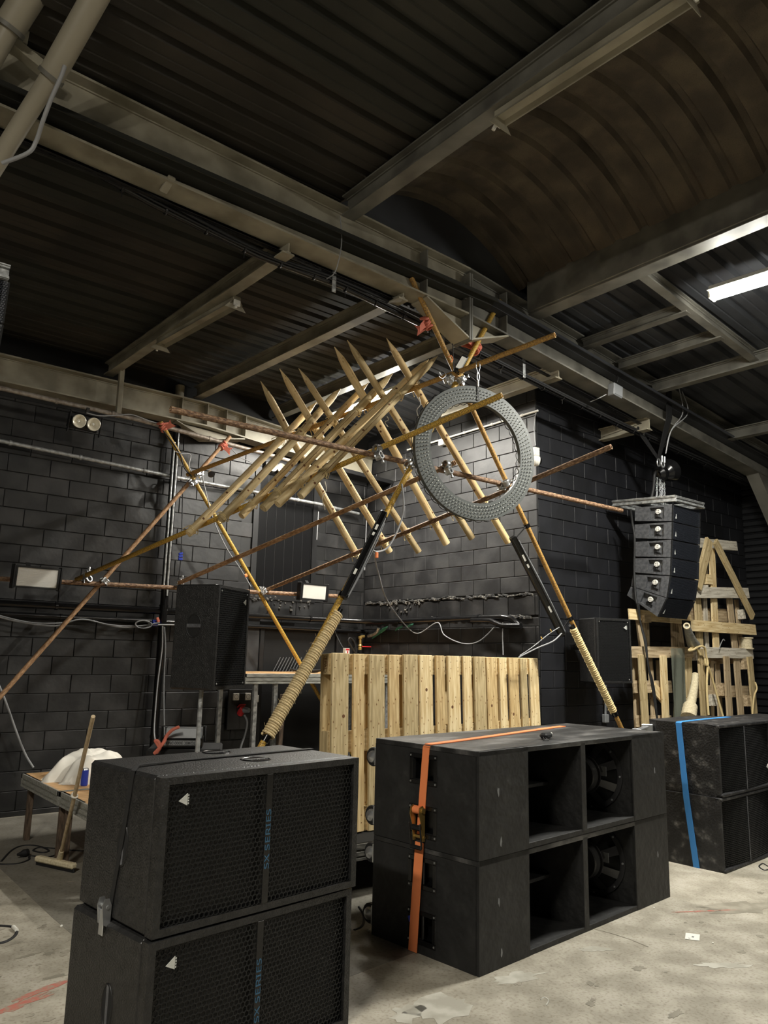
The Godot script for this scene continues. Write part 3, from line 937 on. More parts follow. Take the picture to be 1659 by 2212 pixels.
func lashing(t: Node3D, p: Vector3, d: Vector3, r: float, turns: int, m: Material, thick := 0.0045):
	# coil round direction d at p, in the axes of t
	var y = d.normalized()
	var x = y.cross(Vector3(0.3, 0.5, 0.8)).normalized()
	var z = x.cross(y)
	var pts = []
	for i in turns * 14 + 1:
		var a = TAU * i / 14.0
		pts.append(p + (x * cos(a) + z * sin(a)) * (r + thick * 0.6 + 0.002 * sin(a * 1.7)) + y * (thick * 1.9 * (i / 14.0 - turns / 2.0) + 0.004 * sin(a * 0.5)))
	var g = geo()
	g.tube(pts, thick, 6)
	put(t, "rope_lashing", g, m)


func stake(q: Array, label: String, group: String, k: int):
	var a: Vector3 = q[0]
	var b: Vector3 = q[1]
	var xf = along(a, b)
	var t = thing("wooden_stake", label, "stake", xf, group)
	var l = (b - a).length()
	var r = 0.034 + 0.003 * sin(k * 2.3)
	var prof = []
	var rings = []
	var n = 16
	var ys = [0.0, 0.006, l * 0.3, l * 0.6, l - 0.2, l - 0.12, l - 0.03, l]
	var rs = [r * 0.93, r, r * 0.98, r * 1.0, r * 0.97, r * 0.78, r * 0.22, 0.003]
	var g = geo()
	for i in ys.size():
		var ring = []
		for j in n:
			var an = TAU * j / n
			var k2: float = rs[i] * (1.0 + 0.03 * sin(an * 3 + k))
			# four flat hewn faces towards the tip
			if i >= 5:
				k2 *= 0.92 / maxf(absf(cos(an)), absf(sin(an))) * 0.9
			ring.append(Vector3(cos(an) * k2 + 0.006 * sin(ys[i] * 1.6 + k), ys[i], sin(an) * k2))
		rings.append(ring)
	for i in rings.size() - 1:
		for j in n:
			var j2 = (j + 1) % n
			var o = Vector3(cos(TAU * (j + 0.5) / n), 0.0 if i < 4 else 0.25, sin(TAU * (j + 0.5) / n))
			var n0 = Vector3(cos(TAU * j / n), 0, sin(TAU * j / n))
			var n1 = Vector3(cos(TAU * j2 / n), 0, sin(TAU * j2 / n))
			if i < 4:
				g.squad(rings[i][j], rings[i][j2], rings[i + 1][j2], rings[i + 1][j], n0, n1, n1, n0)
			else:
				g.quad(rings[i][j], rings[i][j2], rings[i + 1][j2], rings[i + 1][j], o)
	for j in range(1, n - 1):
		g.tri(rings[0][0], rings[0][j], rings[0][j + 1], Vector3.DOWN, Vector3.DOWN, Vector3.DOWN)
	put(t, "post", g, M["wood%d" % [0, 1, 2, 1, 0, 1][k % 6]])
	for i in 5:
		var an = PI / 2 + rng.randf_range(-1.2, 1.2)
		var yy = rng.randf_range(0.1, l - 0.4)
		g = geo()
		var o = Vector3(cos(an), 0, sin(an))
		g.lathe(Transform3D(Basis(Vector3.UP, o, Vector3.UP.cross(o)), o * r * 0.985 + Vector3(0, yy, 0)), [Vector2(0.011, 0.0), Vector2(0.008, 0.002), Vector2(0.0, 0.0025)], 10)
		put(t, "knot", g, M.knot)
	# drying crack along the face
	g = geo()
	var an2 = PI / 2 + rng.randf_range(-0.7, 0.7)
	var o2 = Vector3(cos(an2), 0, sin(an2)) * r * 0.993
	var ps = []
	for i in 7:
		ps.append(o2 + Vector3(rng.randf_range(-0.003, 0.003), l * (0.12 + 0.09 * i), 0))
	g.tube(ps, 0.0018, 5)
	put(t, "drying_crack", g, M.knot)
	for i in [2, 3]:
		var yy: float = (q[i] - a).dot(xf.basis.y)
		lashing(t, Vector3(0, yy - 0.02, 0), Vector3.UP, r, 3, M.twine, 0.0035)
		g = geo()
		var c = Vector3(0, yy, 0)
		var z = Vector3(0, 0, -1) if group.begins_with("stakes on the near") else Vector3(0, 0, 1)
		g.tube(curve([c + Vector3(r, 0.02, 0), c + z * 0.1 + Vector3(0.02, 0.03, 0), c + Vector3(-r, -0.01, 0)], 6), 0.0035, 6)
		g.tube(curve([c + Vector3(r, -0.02, 0), c + z * 0.1 + Vector3(-0.02, -0.03, 0), c + Vector3(-r, 0.02, 0), c + Vector3(-r - 0.03, -0.06, 0.01)], 6), 0.0035, 6)
		put(t, "rope_lashing", g, M.twine)


func build_frame():
	pipe_thing("yellow rusty front scaffold leg running down left behind the near sub stack", Vector3(2.043, 0.000, -4.475), Vector3(4.889, 4.763, -4.475), M.yellow)
	pipe_thing("ochre rusty front scaffold leg running down right behind the double subs", Vector3(7.230, 0.000, -4.475), Vector3(3.817, 4.622, -4.475), M.ochre)
	pipe_thing("long brown rusty crossbar of the front scaffold frame, passing behind the round light ring", Vector3(1.843, 3.047, -4.475), Vector3(6.682, 3.054, -4.475), M.rust)
	pipe_thing("bright yellow scaffold leg of the rear frame by the left wall", Vector3(5.927, 0.000, -7.500), Vector3(2.994, 3.897, -7.500), M.yellow)
	pipe_thing("thin rusty pink scaffold leg of the rear frame leaning down to the left edge", Vector3(0.919, 0.000, -7.550), Vector3(3.824, 3.918, -7.550), M.rosy)
	pipe_thing("dull brown rear crossbar low along the left wall carrying two panel lights", Vector3(1.407, 2.147, -7.500), Vector3(5.348, 2.237, -7.500), M.rust)
	pipe_thing("yellow scaffold tube in front of the light ring, tied under the near row of stakes", Vector3(2.329, 2.208, -7.621), Vector3(3.875, 3.378, -3.533), M.yellow)
	pipe_thing("rusty scaffold tube tied to the lower ends of the far row of stakes", Vector3(4.353, 2.239, -7.500), Vector3(5.133, 3.237, -3.512), M.rust)
	pipe_thing("brown scaffold tube in the middle of the frame ending inside the light ring", Vector3(3.314, 2.238, -7.500), Vector3(4.238, 3.108, -4.380), M.rosy)
	pipe_thing("ridge scaffold tube joining the two frames at the top, pointing past the light ring", Vector3(3.352, 3.400, -7.548), Vector3(4.549, 4.045, -3.589), M.ochre)
	var dF1: Vector3 = Vector3(4.889, 4.763, -4.475) - Vector3(2.043, 0.000, -4.475)
	var dF2: Vector3 = Vector3(3.817, 4.622, -4.475) - Vector3(7.230, 0.000, -4.475)
	var dC1: Vector3 = Vector3(6.682, 3.054, -4.475) - Vector3(1.843, 3.047, -4.475)
	var dR1: Vector3 = Vector3(2.994, 3.897, -7.500) - Vector3(5.927, 0.000, -7.500)
	var dR2: Vector3 = Vector3(3.824, 3.918, -7.550) - Vector3(0.919, 0.000, -7.550)
	var dC2: Vector3 = Vector3(5.348, 2.237, -7.500) - Vector3(1.407, 2.147, -7.500)
	var dT7: Vector3 = Vector3(3.875, 3.378, -3.533) - Vector3(2.329, 2.208, -7.621)
	var dT6: Vector3 = Vector3(5.133, 3.237, -3.512) - Vector3(4.353, 2.239, -7.500)
	var dT5: Vector3 = Vector3(4.238, 3.108, -4.380) - Vector3(3.314, 2.238, -7.500)
	var dT8: Vector3 = Vector3(4.549, 4.045, -3.589) - Vector3(3.352, 3.400, -7.548)
	coupler("zinc scaffold coupler joining the front crossbar and the yellow tube left of the ring", Vector3(3.496, 3.070, -4.450), dC1, dT7)
	coupler("zinc scaffold coupler where the front crossbar meets the left front leg", Vector3(3.827, 3.045, -4.450), dC1, dF1)
	coupler("zinc scaffold coupler inside the ring on the end of the middle tube", Vector3(4.194, 3.065, -4.420), dC1, dT5)
	coupler("zinc scaffold coupler inside the ring where the crossbar meets the right front leg", Vector3(4.894, 3.046, -4.450), dC1, dF2)
	coupler("zinc scaffold coupler at the ridge just above the light ring", Vector3(4.211, 3.835, -4.440), dT8, dF2)
	coupler("zinc scaffold coupler at the crossing of the two front legs", Vector3(4.350, 3.856, -4.450), dF1, dF2)
	coupler("zinc scaffold coupler on the yellow leg where the rear legs cross", Vector3(3.396, 3.309, -7.480), dR1, dR2)
	coupler("zinc scaffold coupler at the rear end of the ridge tube", Vector3(3.441, 3.422, -7.480), dT8, dR1)
	coupler("zinc scaffold coupler at the lower end of the long yellow tube", Vector3(2.397, 2.236, -7.500), dT7, dC2)
	coupler("pale green-banded coupler where the leaning leg crosses the rear crossbar", Vector3(2.561, 2.191, -7.500), dR2, dC2)
	coupler("zinc scaffold coupler behind the hanging speaker on the rear crossbar", Vector3(3.345, 2.231, -7.500), dT5, dC2)
	coupler("zinc scaffold coupler on the bright yellow leg at the rear crossbar", Vector3(4.313, 2.226, -7.500), dR1, dC2)
	# stakes of the two sloping rows
	var sl = [
		[Vector3(2.729, 2.527, -6.041), Vector3(4.044, 4.021, -6.161), Vector3(2.770, 2.575, -6.045), Vector3(3.626, 3.547, -6.123)],
		[Vector3(2.855, 2.627, -5.721), Vector3(4.189, 4.141, -5.950), Vector3(2.888, 2.664, -5.727), Vector3(3.701, 3.587, -5.867)],
		[Vector3(2.885, 2.625, -5.429), Vector3(4.212, 4.090, -5.530), Vector3(2.994, 2.745, -5.437), Vector3(3.809, 3.645, -5.499)],
		[Vector3(2.943, 2.659, -5.182), Vector3(4.305, 4.147, -5.285), Vector3(3.084, 2.814, -5.193), Vector3(3.881, 3.684, -5.253)],
		[Vector3(2.965, 2.666, -5.000), Vector3(4.419, 4.206, -4.922), Vector3(3.158, 2.870, -4.989), Vector3(3.972, 3.733, -4.946)],
		[Vector3(3.022, 2.702, -4.766), Vector3(4.453, 4.227, -4.843), Vector3(3.236, 2.930, -4.778), Vector3(4.007, 3.752, -4.819)]]
	var ln = ["first", "second", "third", "fourth", "fifth", "sixth"]
	for i in 6:
		stake(sl[i], "pointed round wooden stake, %s from the left in the near sloping row" % ln[i], "stakes on the near slope", i)
	var sv = [
		[Vector3(4.638, 2.597, -6.262), Vector3(3.437, 4.110, -6.223), Vector3(4.655, 2.575, -6.263), Vector3(3.806, 3.645, -6.235)],
		[Vector3(4.807, 2.570, -5.886), Vector3(3.493, 4.177, -5.983), Vector3(4.727, 2.668, -5.892), Vector3(3.891, 3.691, -5.954)],
		[Vector3(4.933, 2.556, -5.590), Vector3(3.591, 4.156, -5.805), Vector3(4.781, 2.737, -5.615), Vector3(3.953, 3.724, -5.747)],
		[Vector3(5.007, 2.611, -5.283), Vector3(3.695, 4.266, -5.378), Vector3(4.844, 2.817, -5.295), Vector3(4.073, 3.789, -5.351)],
		[Vector3(5.082, 2.642, -5.024), Vector3(3.737, 4.298, -5.234), Vector3(4.891, 2.877, -5.054), Vector3(4.127, 3.818, -5.173)],
		[Vector3(5.237, 2.589, -4.716), Vector3(3.915, 4.259, -4.898), Vector3(4.949, 2.952, -4.755), Vector3(4.222, 3.870, -4.855)]]
	for i in 6:
		stake(sv[i], "pointed round wooden stake, %s from the left in the far row leaning the other way" % ln[i], "stakes on the far slope", i + 3)
	# dangling twine ends
	for q in [[Vector3(3.970, 3.640, -4.531), "frayed twine hanging from the ridge left of the ring", 0.2], [Vector3(3.908, 3.539, -4.866), "short frayed twine under the fourth far stake", 0.09], [Vector3(3.627, 3.011, -5.347), "pale twine dangling in front of the white wall pipe", 0.25]]:
		var p: Vector3 = q[0]
		var h: float = q[2]
		cord("twine_end", [p, p + Vector3(0.01, -h * 0.3, 0.01), p + Vector3(-0.02, -h * 0.6, 0), p + Vector3(0.005, -h, 0.01)], 0.004, M.cloth, q[1], "twine")
	# coils of rope on the two front legs
	for q in [[Vector3(3.179, 1.838, -4.475), Vector3(2.661, 1.024, -4.475), "jute rope wound round the left front scaffold leg", 58, M.rope, 0.047], [Vector3(5.847, 1.834, -4.475), Vector3(6.436, 1.073, -4.475), "pale rope wound round the right front scaffold leg", 46, M.twine, 0.037]]:
		var a: Vector3 = q[0]
		var b: Vector3 = q[1]
		var xf = along(a, b)
		var l = (b - a).length()
		var t = thing("rope_wrap", q[2], "rope", xf)
		var g = geo()
		var pts = []
		var n: int = q[3]
		var pitch = l / n
		for i in n * 14 + 1:
			var an = TAU * i / 14.0
			pts.append(Vector3(cos(an), 0, sin(an)) * (q[5] - pitch * 0.5 + 0.0015 * sin(an * 0.37)) + Vector3(0, pitch * i / 14.0, 0))
		g.tube(pts, pitch * 0.52, 7)
		put(t, "rope_coil", g, q[4])
		for e: float in [-0.02, l + 0.02]:
			g = geo()
			g.tube([Vector3(0, e - 0.022, 0), Vector3(0, e + 0.022, 0)], 0.027, 14)
			put(t, "black_tape", g, M.gloss)
		g = geo()
		for i in 26:
			var an = rng.randf() * TAU
			var y = rng.randf() * l
			var o = Vector3(cos(an), 0, sin(an)) * q[5]
			g.tube([o + Vector3(0, y, 0), o * 1.25 + Vector3(0.004, y + rng.randf_range(-0.02, 0.02), 0.004)], 0.0009, 4)
		tag(put(t, "loose_fibres", g, q[4]), "", "", "", "stuff")
	# orange cloth ties holding the leg tops to the pipes
	for q in [[Vector3(4.019, 4.296, -4.500), dF2, "torn orange cloth tied round the left leg top at the lighting pipe", 0.03], [Vector3(4.613, 4.236, -4.500), dF1, "torn orange cloth tied round the right leg top at the lighting pipe", 0.03], [Vector3(3.013, 3.851, -7.500), dR1, "orange cloth tied round the top of the yellow rear leg", 0.026], [Vector3(3.746, 3.802, -7.550), dR2, "coral cord knotted round the top of the thin rear leg", 0.026]]:
		var xf = along(q[0], q[0] + (q[1] as Vector3).normalized())
		var t = thing("cloth_tie", q[2], "cloth", xf)
		for i in 4:
			var g = geo()
			var y = -0.045 + i * 0.028
			var pts = []
			for j in 13:
				var an = TAU * j / 12.0
				pts.append(Vector3(cos(an), 0, sin(an)) * (q[3] + 0.004 * sin(an * 3 + i)) + Vector3(0, y + 0.012 * sin(an + i * 1.3), 0))
			g.tube(pts, 0.011, 6)
			put(t, "wrap", g, M.coral)
		for i in 2:
			var g = geo()
			var s = -1.0 if q[0].z > -6 else 0.4
			var poly = PackedVector2Array([Vector2(0.02, 0.03), Vector2(0.07, 0.02), Vector2(0.11, 0.05 - 0.05 * i), Vector2(0.1, 0.0), Vector2(0.13, -0.04), Vector2(0.06, -0.03), Vector2(0.02, -0.03)])
			g.prism(Transform3D(Basis(Vector3.UP, (PI if s < 0 else 0.0) + 0.5 * i), Vector3(0, -0.02 + 0.02 * i, 0.01)), poly, 0.004)
			put(t, "loose_end", g, M.coral)
	# ring of lights hanging from the ridge tube
	var rc = Vector3(4.29, 3.165, -4.20)
	var t = thing("light_ring", "round grey ring panel studded with rows of small white lights, hung from the ridge tube", "light ring", at(rc.x, rc.y, rc.z, -0.258))
	var g = geo()
	var ro = 0.55
	var ri = 0.416
	g.lathe(Transform3D(Basis(Vector3.RIGHT, PI / 2), Vector3.ZERO), [Vector2(ri, 0.02), Vector2(ri, -0.02), Vector2(ro, -0.02), Vector2(ro, 0.02), Vector2(ri, 0.02)], 96)
	put(t, "ring_plate", g, M.ledgrey)
	g = geo()
	for row in 4:
		var rr = 0.443 + row * 0.026
		for k in 104:
			var a = TAU * (k + 0.25 * row) / 104.0
			g.lathe(Transform3D(Basis(Vector3.RIGHT, PI / 2), Vector3(cos(a) * rr, sin(a) * rr, 0.02)), [Vector2(0.0036, 0), Vector2(0.0036, 0.008), Vector2(0.0022, 0.011), Vector2(0, 0.012)], 7)
	tag(put(t, "light_beads", g, M.led), "small white light beads in four rows", "", "", "stuff")
	g = geo()
	for k in 40:
		var a = TAU * k / 40.0
		var pts = []
		for j in 5:
			var b = a + TAU / 40.0 * j / 4.0
			pts.append(Vector3(cos(b), sin(b), 0) * (ro - 0.004 + 0.014 * sin(PI * j / 4.0)) + Vector3(0, 0, -0.03))
		g.tube(pts, 0.003, 5)
		for j in 5:
			var b = a + TAU / 40.0 * j / 4.0
			pts[j] = Vector3(cos(b), sin(b), 0) * (ri + 0.002 - 0.014 * sin(PI * j / 4.0)) + Vector3(0, 0, -0.03)
		g.tube(pts, 0.003, 5)
	put(t, "rear_wiring", g, M.black)
	g = geo()
	var hang: Vector3 = Vector3(0.01, ro - 0.01, 0.024)
	g.bar(hang + Vector3(0, 0.02, 0), hang + Vector3(0, -0.11, 0), Vector2(0.018, 0.003), Vector3.BACK)
	put(t, "strap", g, M.black)
	var s0: Vector3 = t.transform * (hang + Vector3(0, 0.01, 0))
	var sh = thing("steel_cable_hanger", "short steel wire and snap hook from which the light ring hangs", "hanger")
	g = geo()
	var top: Vector3 = s0 + Vector3(0.0, 0.19, 0.0)
	g.tube([s0 + Vector3(0, 0.11, 0), top + Vector3(0.022, -0.03, 0), top + Vector3(0.02, 0.02, 0)], 0.003, 6)
	g.tube([s0 + Vector3(0, 0.11, 0), top + Vector3(-0.022, -0.03, 0), top + Vector3(-0.02, 0.02, 0)], 0.003, 6)
	put(sh, "wire_loop", g, M.zinc)
	g = geo()
	var lp = []
	for i in 15:
		var a = TAU * i / 14.0
		lp.append(s0 + Vector3(cos(a) * 0.013, 0.085 + sin(a) * 0.035, 0))
	g.tube(lp, 0.005, 7)
	put(sh, "snap_hook", g, M.zinc)
	g = geo()
	g.box(s0 + Vector3(0, 0.025, 0), Vector3(0.016, 0.05, 0.012), 0.003)
	put(sh, "shackle", g, M.white)
	# little control box between the two leg tops
	t = thing("control_box", "small black dimmer box with a white label under the orange tie at the ridge", "box", along(Vector3(4.282, 3.901, -4.420), Vector3(4.419, 4.115, -4.420)))
	g = geo()
	g.box(Vector3(0, 0.1, 0), Vector3(0.06, 0.2, 0.05), 0.006)
	put(t, "case", g, M.black)
	g = geo()
	g.box(Vector3(0.0, 0.1, 0.0265), Vector3(0.045, 0.14, 0.003))
	put(t, "white_label", g, M.white)
	cord("black_wire", [Vector3(4.243, 4.150, -4.420), Vector3(4.236, 3.944, -4.400), Vector3(4.258, 3.889, -4.400), Vector3(4.344, 3.907, -4.400), Vector3(4.403, 3.874, -4.360), Vector3(4.546, 3.832, -4.380)], 0.004, M.black, "thin black wire running down to the light ring")
	cord("orange_wire", [Vector3(4.190, 4.012, -4.420), Vector3(4.203, 4.025, -4.400), Vector3(4.225, 3.998, -4.400), Vector3(4.204, 3.968, -4.400)], 0.004, M.orange, "small orange wire loop beside the left leg top")
	cord("grey_wire_coil", [Vector3(4.105, 3.821, -4.400), Vector3(4.079, 3.851, -4.400), Vector3(4.120, 3.865, -4.400), Vector3(4.147, 3.840, -4.400), Vector3(4.105, 3.798, -4.400), Vector3(4.069, 3.812, -4.400)], 0.003, M.zinc, "little coil of steel wire beside the ridge coupler")
	cord("grey_wire_coil", [Vector3(3.690, 3.026, -4.400), Vector3(3.707, 3.066, -4.400), Vector3(3.764, 3.076, -4.400), Vector3(3.783, 3.050, -4.400), Vector3(3.727, 3.025, -4.400), Vector3(3.709, 2.978, -4.400), Vector3(3.724, 2.937, -4.400)], 0.003, M.zinc, "steel wire coiled round the left front leg at the crossbar")
	# slim black batten lights on the front legs
	for q in [[Vector3(3.559, 2.611, -4.440), Vector3(3.202, 1.946, -4.440), "black batten light strapped along the left front leg", -0.05], [Vector3(4.990, 2.587, -4.440), Vector3(5.639, 1.768, -4.440), "black batten light strapped beside the right front leg", 0.0]]:
		var xf = along(q[0], q[1])
		var l: float = (q[1] - q[0]).length()
		t = thing("batten_light", q[2], "light", xf)
		g = geo()
		g.box(Vector3(0, l / 2, 0), Vector3(0.052, l, 0.06), 0.006)
		put(t, "housing", g, M.gloss)
		g = geo()
		for k in 2:
			g.box(Vector3(-0.02 + 0.04 * k, l / 2, 0.034), Vector3(0.006, l * 0.97, 0.008), 0.002)
		put(t, "edge_rail", g, M.black)
		for k: float in [0.2, 0.28, 0.72]:
			g = geo()
			g.box(Vector3(0.0, l * k, 0.0315), Vector3(0.018, l * (0.06 if k != 0.28 else 0.035), 0.003))
			put(t, "white_sticker", g, M.white)
		g = geo()
		g.tube(curve([Vector3(-0.03, 0.05, 0.02), Vector3(-0.034, l * 0.4, 0.03), Vector3(-0.036, l * 0.7, 0.03), Vector3(-0.03, l * 0.97, 0.03)]), 0.006, 6)
		g.tube(curve([Vector3(-0.036, 0.08, 0.0), Vector3(-0.045, l * 0.5, 0.01), Vector3(-0.03, l * 0.98, 0.01)]), 0.005, 6)
		put(t, "side_cable", g, M.grey)
		for e: float in [0.03, l - 0.03]:
			g = geo()
			var far: Vector3 = xf.affine_inverse() * (Vector3(2.043, 0.000, -4.475).lerp(Vector3(4.889, 4.763, -4.475), 0.0) if q[3] < 0 else Vector3(7.230, 0.000, -4.475))
			var leg: Vector3 = (xf.basis.inverse() * (dF1 if q[3] < 0 else dF2)).normalized()
			var p = Vector3(0, e, 0)
			var on: Vector3 = far + leg * (p - far).dot(leg)
			g.tube([p, on], 0.006, 6)
			g.tube([on - leg * 0.018, on + leg * 0.018], 0.028, 12)
			put(t, "clamp_band", g, M.gloss)
	# wiring round the front frame
	cord("grey_cable", [Vector3(3.694, 2.848, -4.400), Vector3(3.716, 2.706, -4.400), Vector3(3.717, 2.583, -4.420), Vector3(3.647, 2.432, -4.420), Vector3(3.573, 2.337, -4.420), Vector3(3.486, 2.303, -4.420), Vector3(3.442, 2.313, -4.420)], 0.007, M.greywire, "grey cable drooping beside the left front leg")
	cord("grey_cable", [Vector3(3.587, 2.337, -4.600), Vector3(3.805, 2.191, -4.800), Vector3(4.232, 2.012, -5.200), Vector3(6.000, 1.889, -6.997), Vector3(6.000, 1.817, -6.789), Vector3(6.000, 1.934, -6.474), Vector3(6.000, 1.793, -6.358), Vector3(6.000, 1.701, -6.064), Vector3(6.000, 1.726, -5.820), Vector3(6.000, 1.869, -5.599)], 0.006, M.greywire, "long grey cable hanging from the frame across the back wall", "cable", "", 10)
	cord("grey_cable", [Vector3(6.000, 1.915, -5.482), Vector3(6.000, 1.749, -5.483), Vector3(6.000, 1.585, -5.479)], 0.006, M.greywire, "grey cable dropping straight behind the pallets")
	cord("grey_cable", [Vector3(5.583, 1.782, -4.400), Vector3(5.465, 1.710, -4.400), Vector3(5.246, 1.644, -4.400), Vector3(5.064, 1.562, -4.450)], 0.006, M.greywire, "grey cable from the foot of the right batten light")
	cord("grey_cable", [Vector3(5.552, 1.834, -4.400), Vector3(5.404, 1.768, -4.400), Vector3(5.209, 1.651, -4.420), Vector3(5.081, 1.578, -4.450)], 0.004, M.greywire, "thin wire with yellow tags below the right batten light")
	for q in [[Vector3(5.424, 1.801, -4.390), 0.8, "upper small yellow tag on the wire below the right batten light"], [Vector3(5.297, 1.732, -4.390), 0.8, "lower small yellow tag on the wire below the right batten light"]]:
		g = geo()
		g.box(q[0], Vector3(0.012, 0.03, 0.005), 0.002, Basis(Vector3.BACK, q[1]))
		tag(put(self, "yellow_tag", g, M.yellow), q[2], "tag", "yellow wire tags")
	g = geo()
	g.box(Vector3(3.474, 2.277, -4.410), Vector3(0.024, 0.044, 0.016), 0.004)
	tag(put(self, "orange_connector", g, M.orange), "orange lever connector hanging by the left front leg", "connector")
	g = geo()
	g.box(Vector3(4.062, 2.377, -7.450), Vector3(0.035, 0.035, 0.02), 0.005, Basis(Vector3.BACK, 0.4))
	tag(put(self, "orange_connector", g, M.orange), "orange connector taped to the bright yellow rear leg", "connector")
	cord("grey_cable", [Vector3(3.464, 3.429, -7.440), Vector3(3.520, 3.236, -7.440), Vector3(3.644, 2.928, -7.450), Vector3(3.815, 2.647, -7.450), Vector3(3.996, 2.437, -7.450), Vector3(4.132, 2.257, -7.450)], 0.006, M.greywire, "grey cable sloping beside the bright yellow rear leg")
	cord("grey_cable", [Vector3(3.148, 3.600, -7.440), Vector3(3.221, 3.588, -7.440), Vector3(3.320, 3.596, -7.440), Vector3(3.313, 3.479, -7.440), Vector3(3.344, 3.409, -7.440)], 0.006, M.greywire, "bent grey cable at the crossing of the rear legs")
	cord("grey_cable", [Vector3(2.244, 3.837, -7.520), Vector3(2.371, 3.836, -7.520), Vector3(2.554, 3.881, -7.520), Vector3(2.694, 3.917, -7.520), Vector3(2.892, 3.890, -7.520), Vector3(2.993, 3.886, -7.520)], 0.006, M.greywire, "cable along the silver pipe above the twin lamp")
	cord("grey_cable", [Vector3(3.908, 3.847, -7.700), Vector3(4.071, 3.787, -7.800), Vector3(4.225, 3.748, -7.800), Vector3(4.360, 3.761, -7.800)], 0.005, M.greywire, "grey cable hanging below the silver pipe near the stakes")
	cord("black_cable", [Vector3(3.002, 3.795, -7.440), Vector3(3.111, 3.692, -7.440), Vector3(3.213, 3.561, -7.440), Vector3(3.263, 3.445, -7.440), Vector3(3.358, 3.361, -7.440)], 0.007, M.rubber, "black cable taped along the yellow rear leg top")
	g = geo()
	for i in 3:
		g.box(Vector3(3.473, 2.562, -7.850) + Vector3(0, 0.03 * (i - 1), 0), Vector3(0.05, 0.025, 0.02), 0.006, Basis(Vector3.BACK, 0.2 * i))
	tag(put(self, "blue_tape", g, M.blue), "blue tape round the hanging cables beside the downpipe", "tape")
	cord("black_cable", [Vector3(3.442, 3.340, -7.850), Vector3(3.462, 2.928, -7.850), Vector3(3.478, 2.573, -7.850), Vector3(3.467, 2.295, -7.850)], 0.006, M.rubber, "thin cable with blue tape hanging beside the downpipe")
	# stage lights on the rear frame and the wall
	for q in [[Vector3(1.916, 2.179, -7.420), "flat white panel light at the left end of the rear crossbar", 0.385, 0.2], [Vector3(4.923, 2.254, -7.420), "flat white panel light at the right end of the rear crossbar", 0.36, 0.19]]:
		t = thing("panel_light", q[1], "light", Transform3D(Basis(Vector3.UP, 0.05) * Basis(Vector3.RIGHT, 0.08), q[0]))
		var w: float = q[2]
		var h: float = q[3]
		g = geo()
		g.panel(w, h, 0.07, [[0.016, 0.016, w - 0.016, h - 0.016]], Vector3(-w / 2, -h / 2, 0.035))
		g.box(Vector3(0, 0, -0.03), Vector3(w, h, 0.015), 0.004)
		for s: float in [-1.0, 1.0]:
			g.box(Vector3(s * (w / 2 + 0.012), 0.0, 0.0), Vector3(0.02, h * 1.1, 0.08), 0.006)
		put(t, "frame", g, M.black)
		g = geo()
		g.box(Vector3(0, 0, 0.018), Vector3(w - 0.034, h - 0.034, 0.02))
		for k in 12:
			g.box(Vector3(0, -h / 2 + 0.025 + (h - 0.05) * k / 11.0, 0.029), Vector3(w - 0.04, 0.004, 0.003))
		put(t, "led_face", g, M.panelwhite)
		g = geo()
		g.bar(Vector3(-w * 0.2, h / 2, -0.02), Vector3(-w * 0.2, h / 2 + 0.03, -0.05), Vector2(0.04, 0.006), Vector3.BACK)
		put(t, "bracket", g, M.black)
	t = thing("twin_lamp", "black twin blinder lamp with two round silver reflectors high on the left wall", "light", Transform3D(Basis(Vector3.UP, 0.1) * Basis(Vector3.RIGHT, 0.25), Vector3(2.262, 3.748, -7.550)))
	g = geo()
	g.box(Vector3(0, 0, -0.085), Vector3(0.3, 0.16, 0.06), 0.01)
	for s: float in [-1.0, 1.0]:
		g.box(Vector3(s * 0.16, -0.02, -0.03), Vector3(0.01, 0.2, 0.03), 0.003)
	g.box(Vector3(0, 0.09, -0.03), Vector3(0.33, 0.012, 0.03), 0.003)
	g.bar(Vector3(0, 0.09, -0.03), Vector3(0, 0.15, -0.03), Vector2(0.03, 0.02), Vector3.BACK)
	put(t, "bracket", g, M.black)
	for s: float in [-1.0, 1.0]:
		g = geo()
		g.lathe(Transform3D(Basis(Vector3.RIGHT, PI / 2), Vector3(s * 0.073, 0, -0.01)), [Vector2(0.02, -0.05), Vector2(0.066, 0.0), Vector2(0.066, 0.018), Vector2(0.062, 0.02), Vector2(0.058, 0.018), Vector2(0.045, 0.0), Vector2(0.02, -0.02), Vector2(0, -0.024)], 22)
		put(t, "reflector", g, M.lens)
		g = geo()
		g.lathe(Transform3D(Basis(Vector3.RIGHT, PI / 2), Vector3(s * 0.073, 0, -0.032)), [Vector2(0.012, 0), Vector2(0.014, 0.02), Vector2(0, 0.03)], 12)
		put(t, "bulb", g, M.white)
	t = thing("spot_lamp", "small silver stage lamp hanging behind the near stakes", "light", Transform3D(Basis.IDENTITY, Vector3(4.413, 3.655, -7.500)))
	for s: float in [-1.0, 1.0]:
		g = geo()
		g.lathe(Transform3D(Basis(Vector3.RIGHT, PI / 2), Vector3(s * 0.055, 0, 0)), [Vector2(0.03, -0.06), Vector2(0.05, 0), Vector2(0.056, 0.02), Vector2(0.03, 0.0), Vector2(0, -0.01)], 16)
		put(t, "reflector", g, M.lens)
	g = geo()
	g.box(Vector3(0, 0.0, -0.08), Vector3(0.26, 0.13, 0.08), 0.01)
	put(t, "housing", g, M.black)
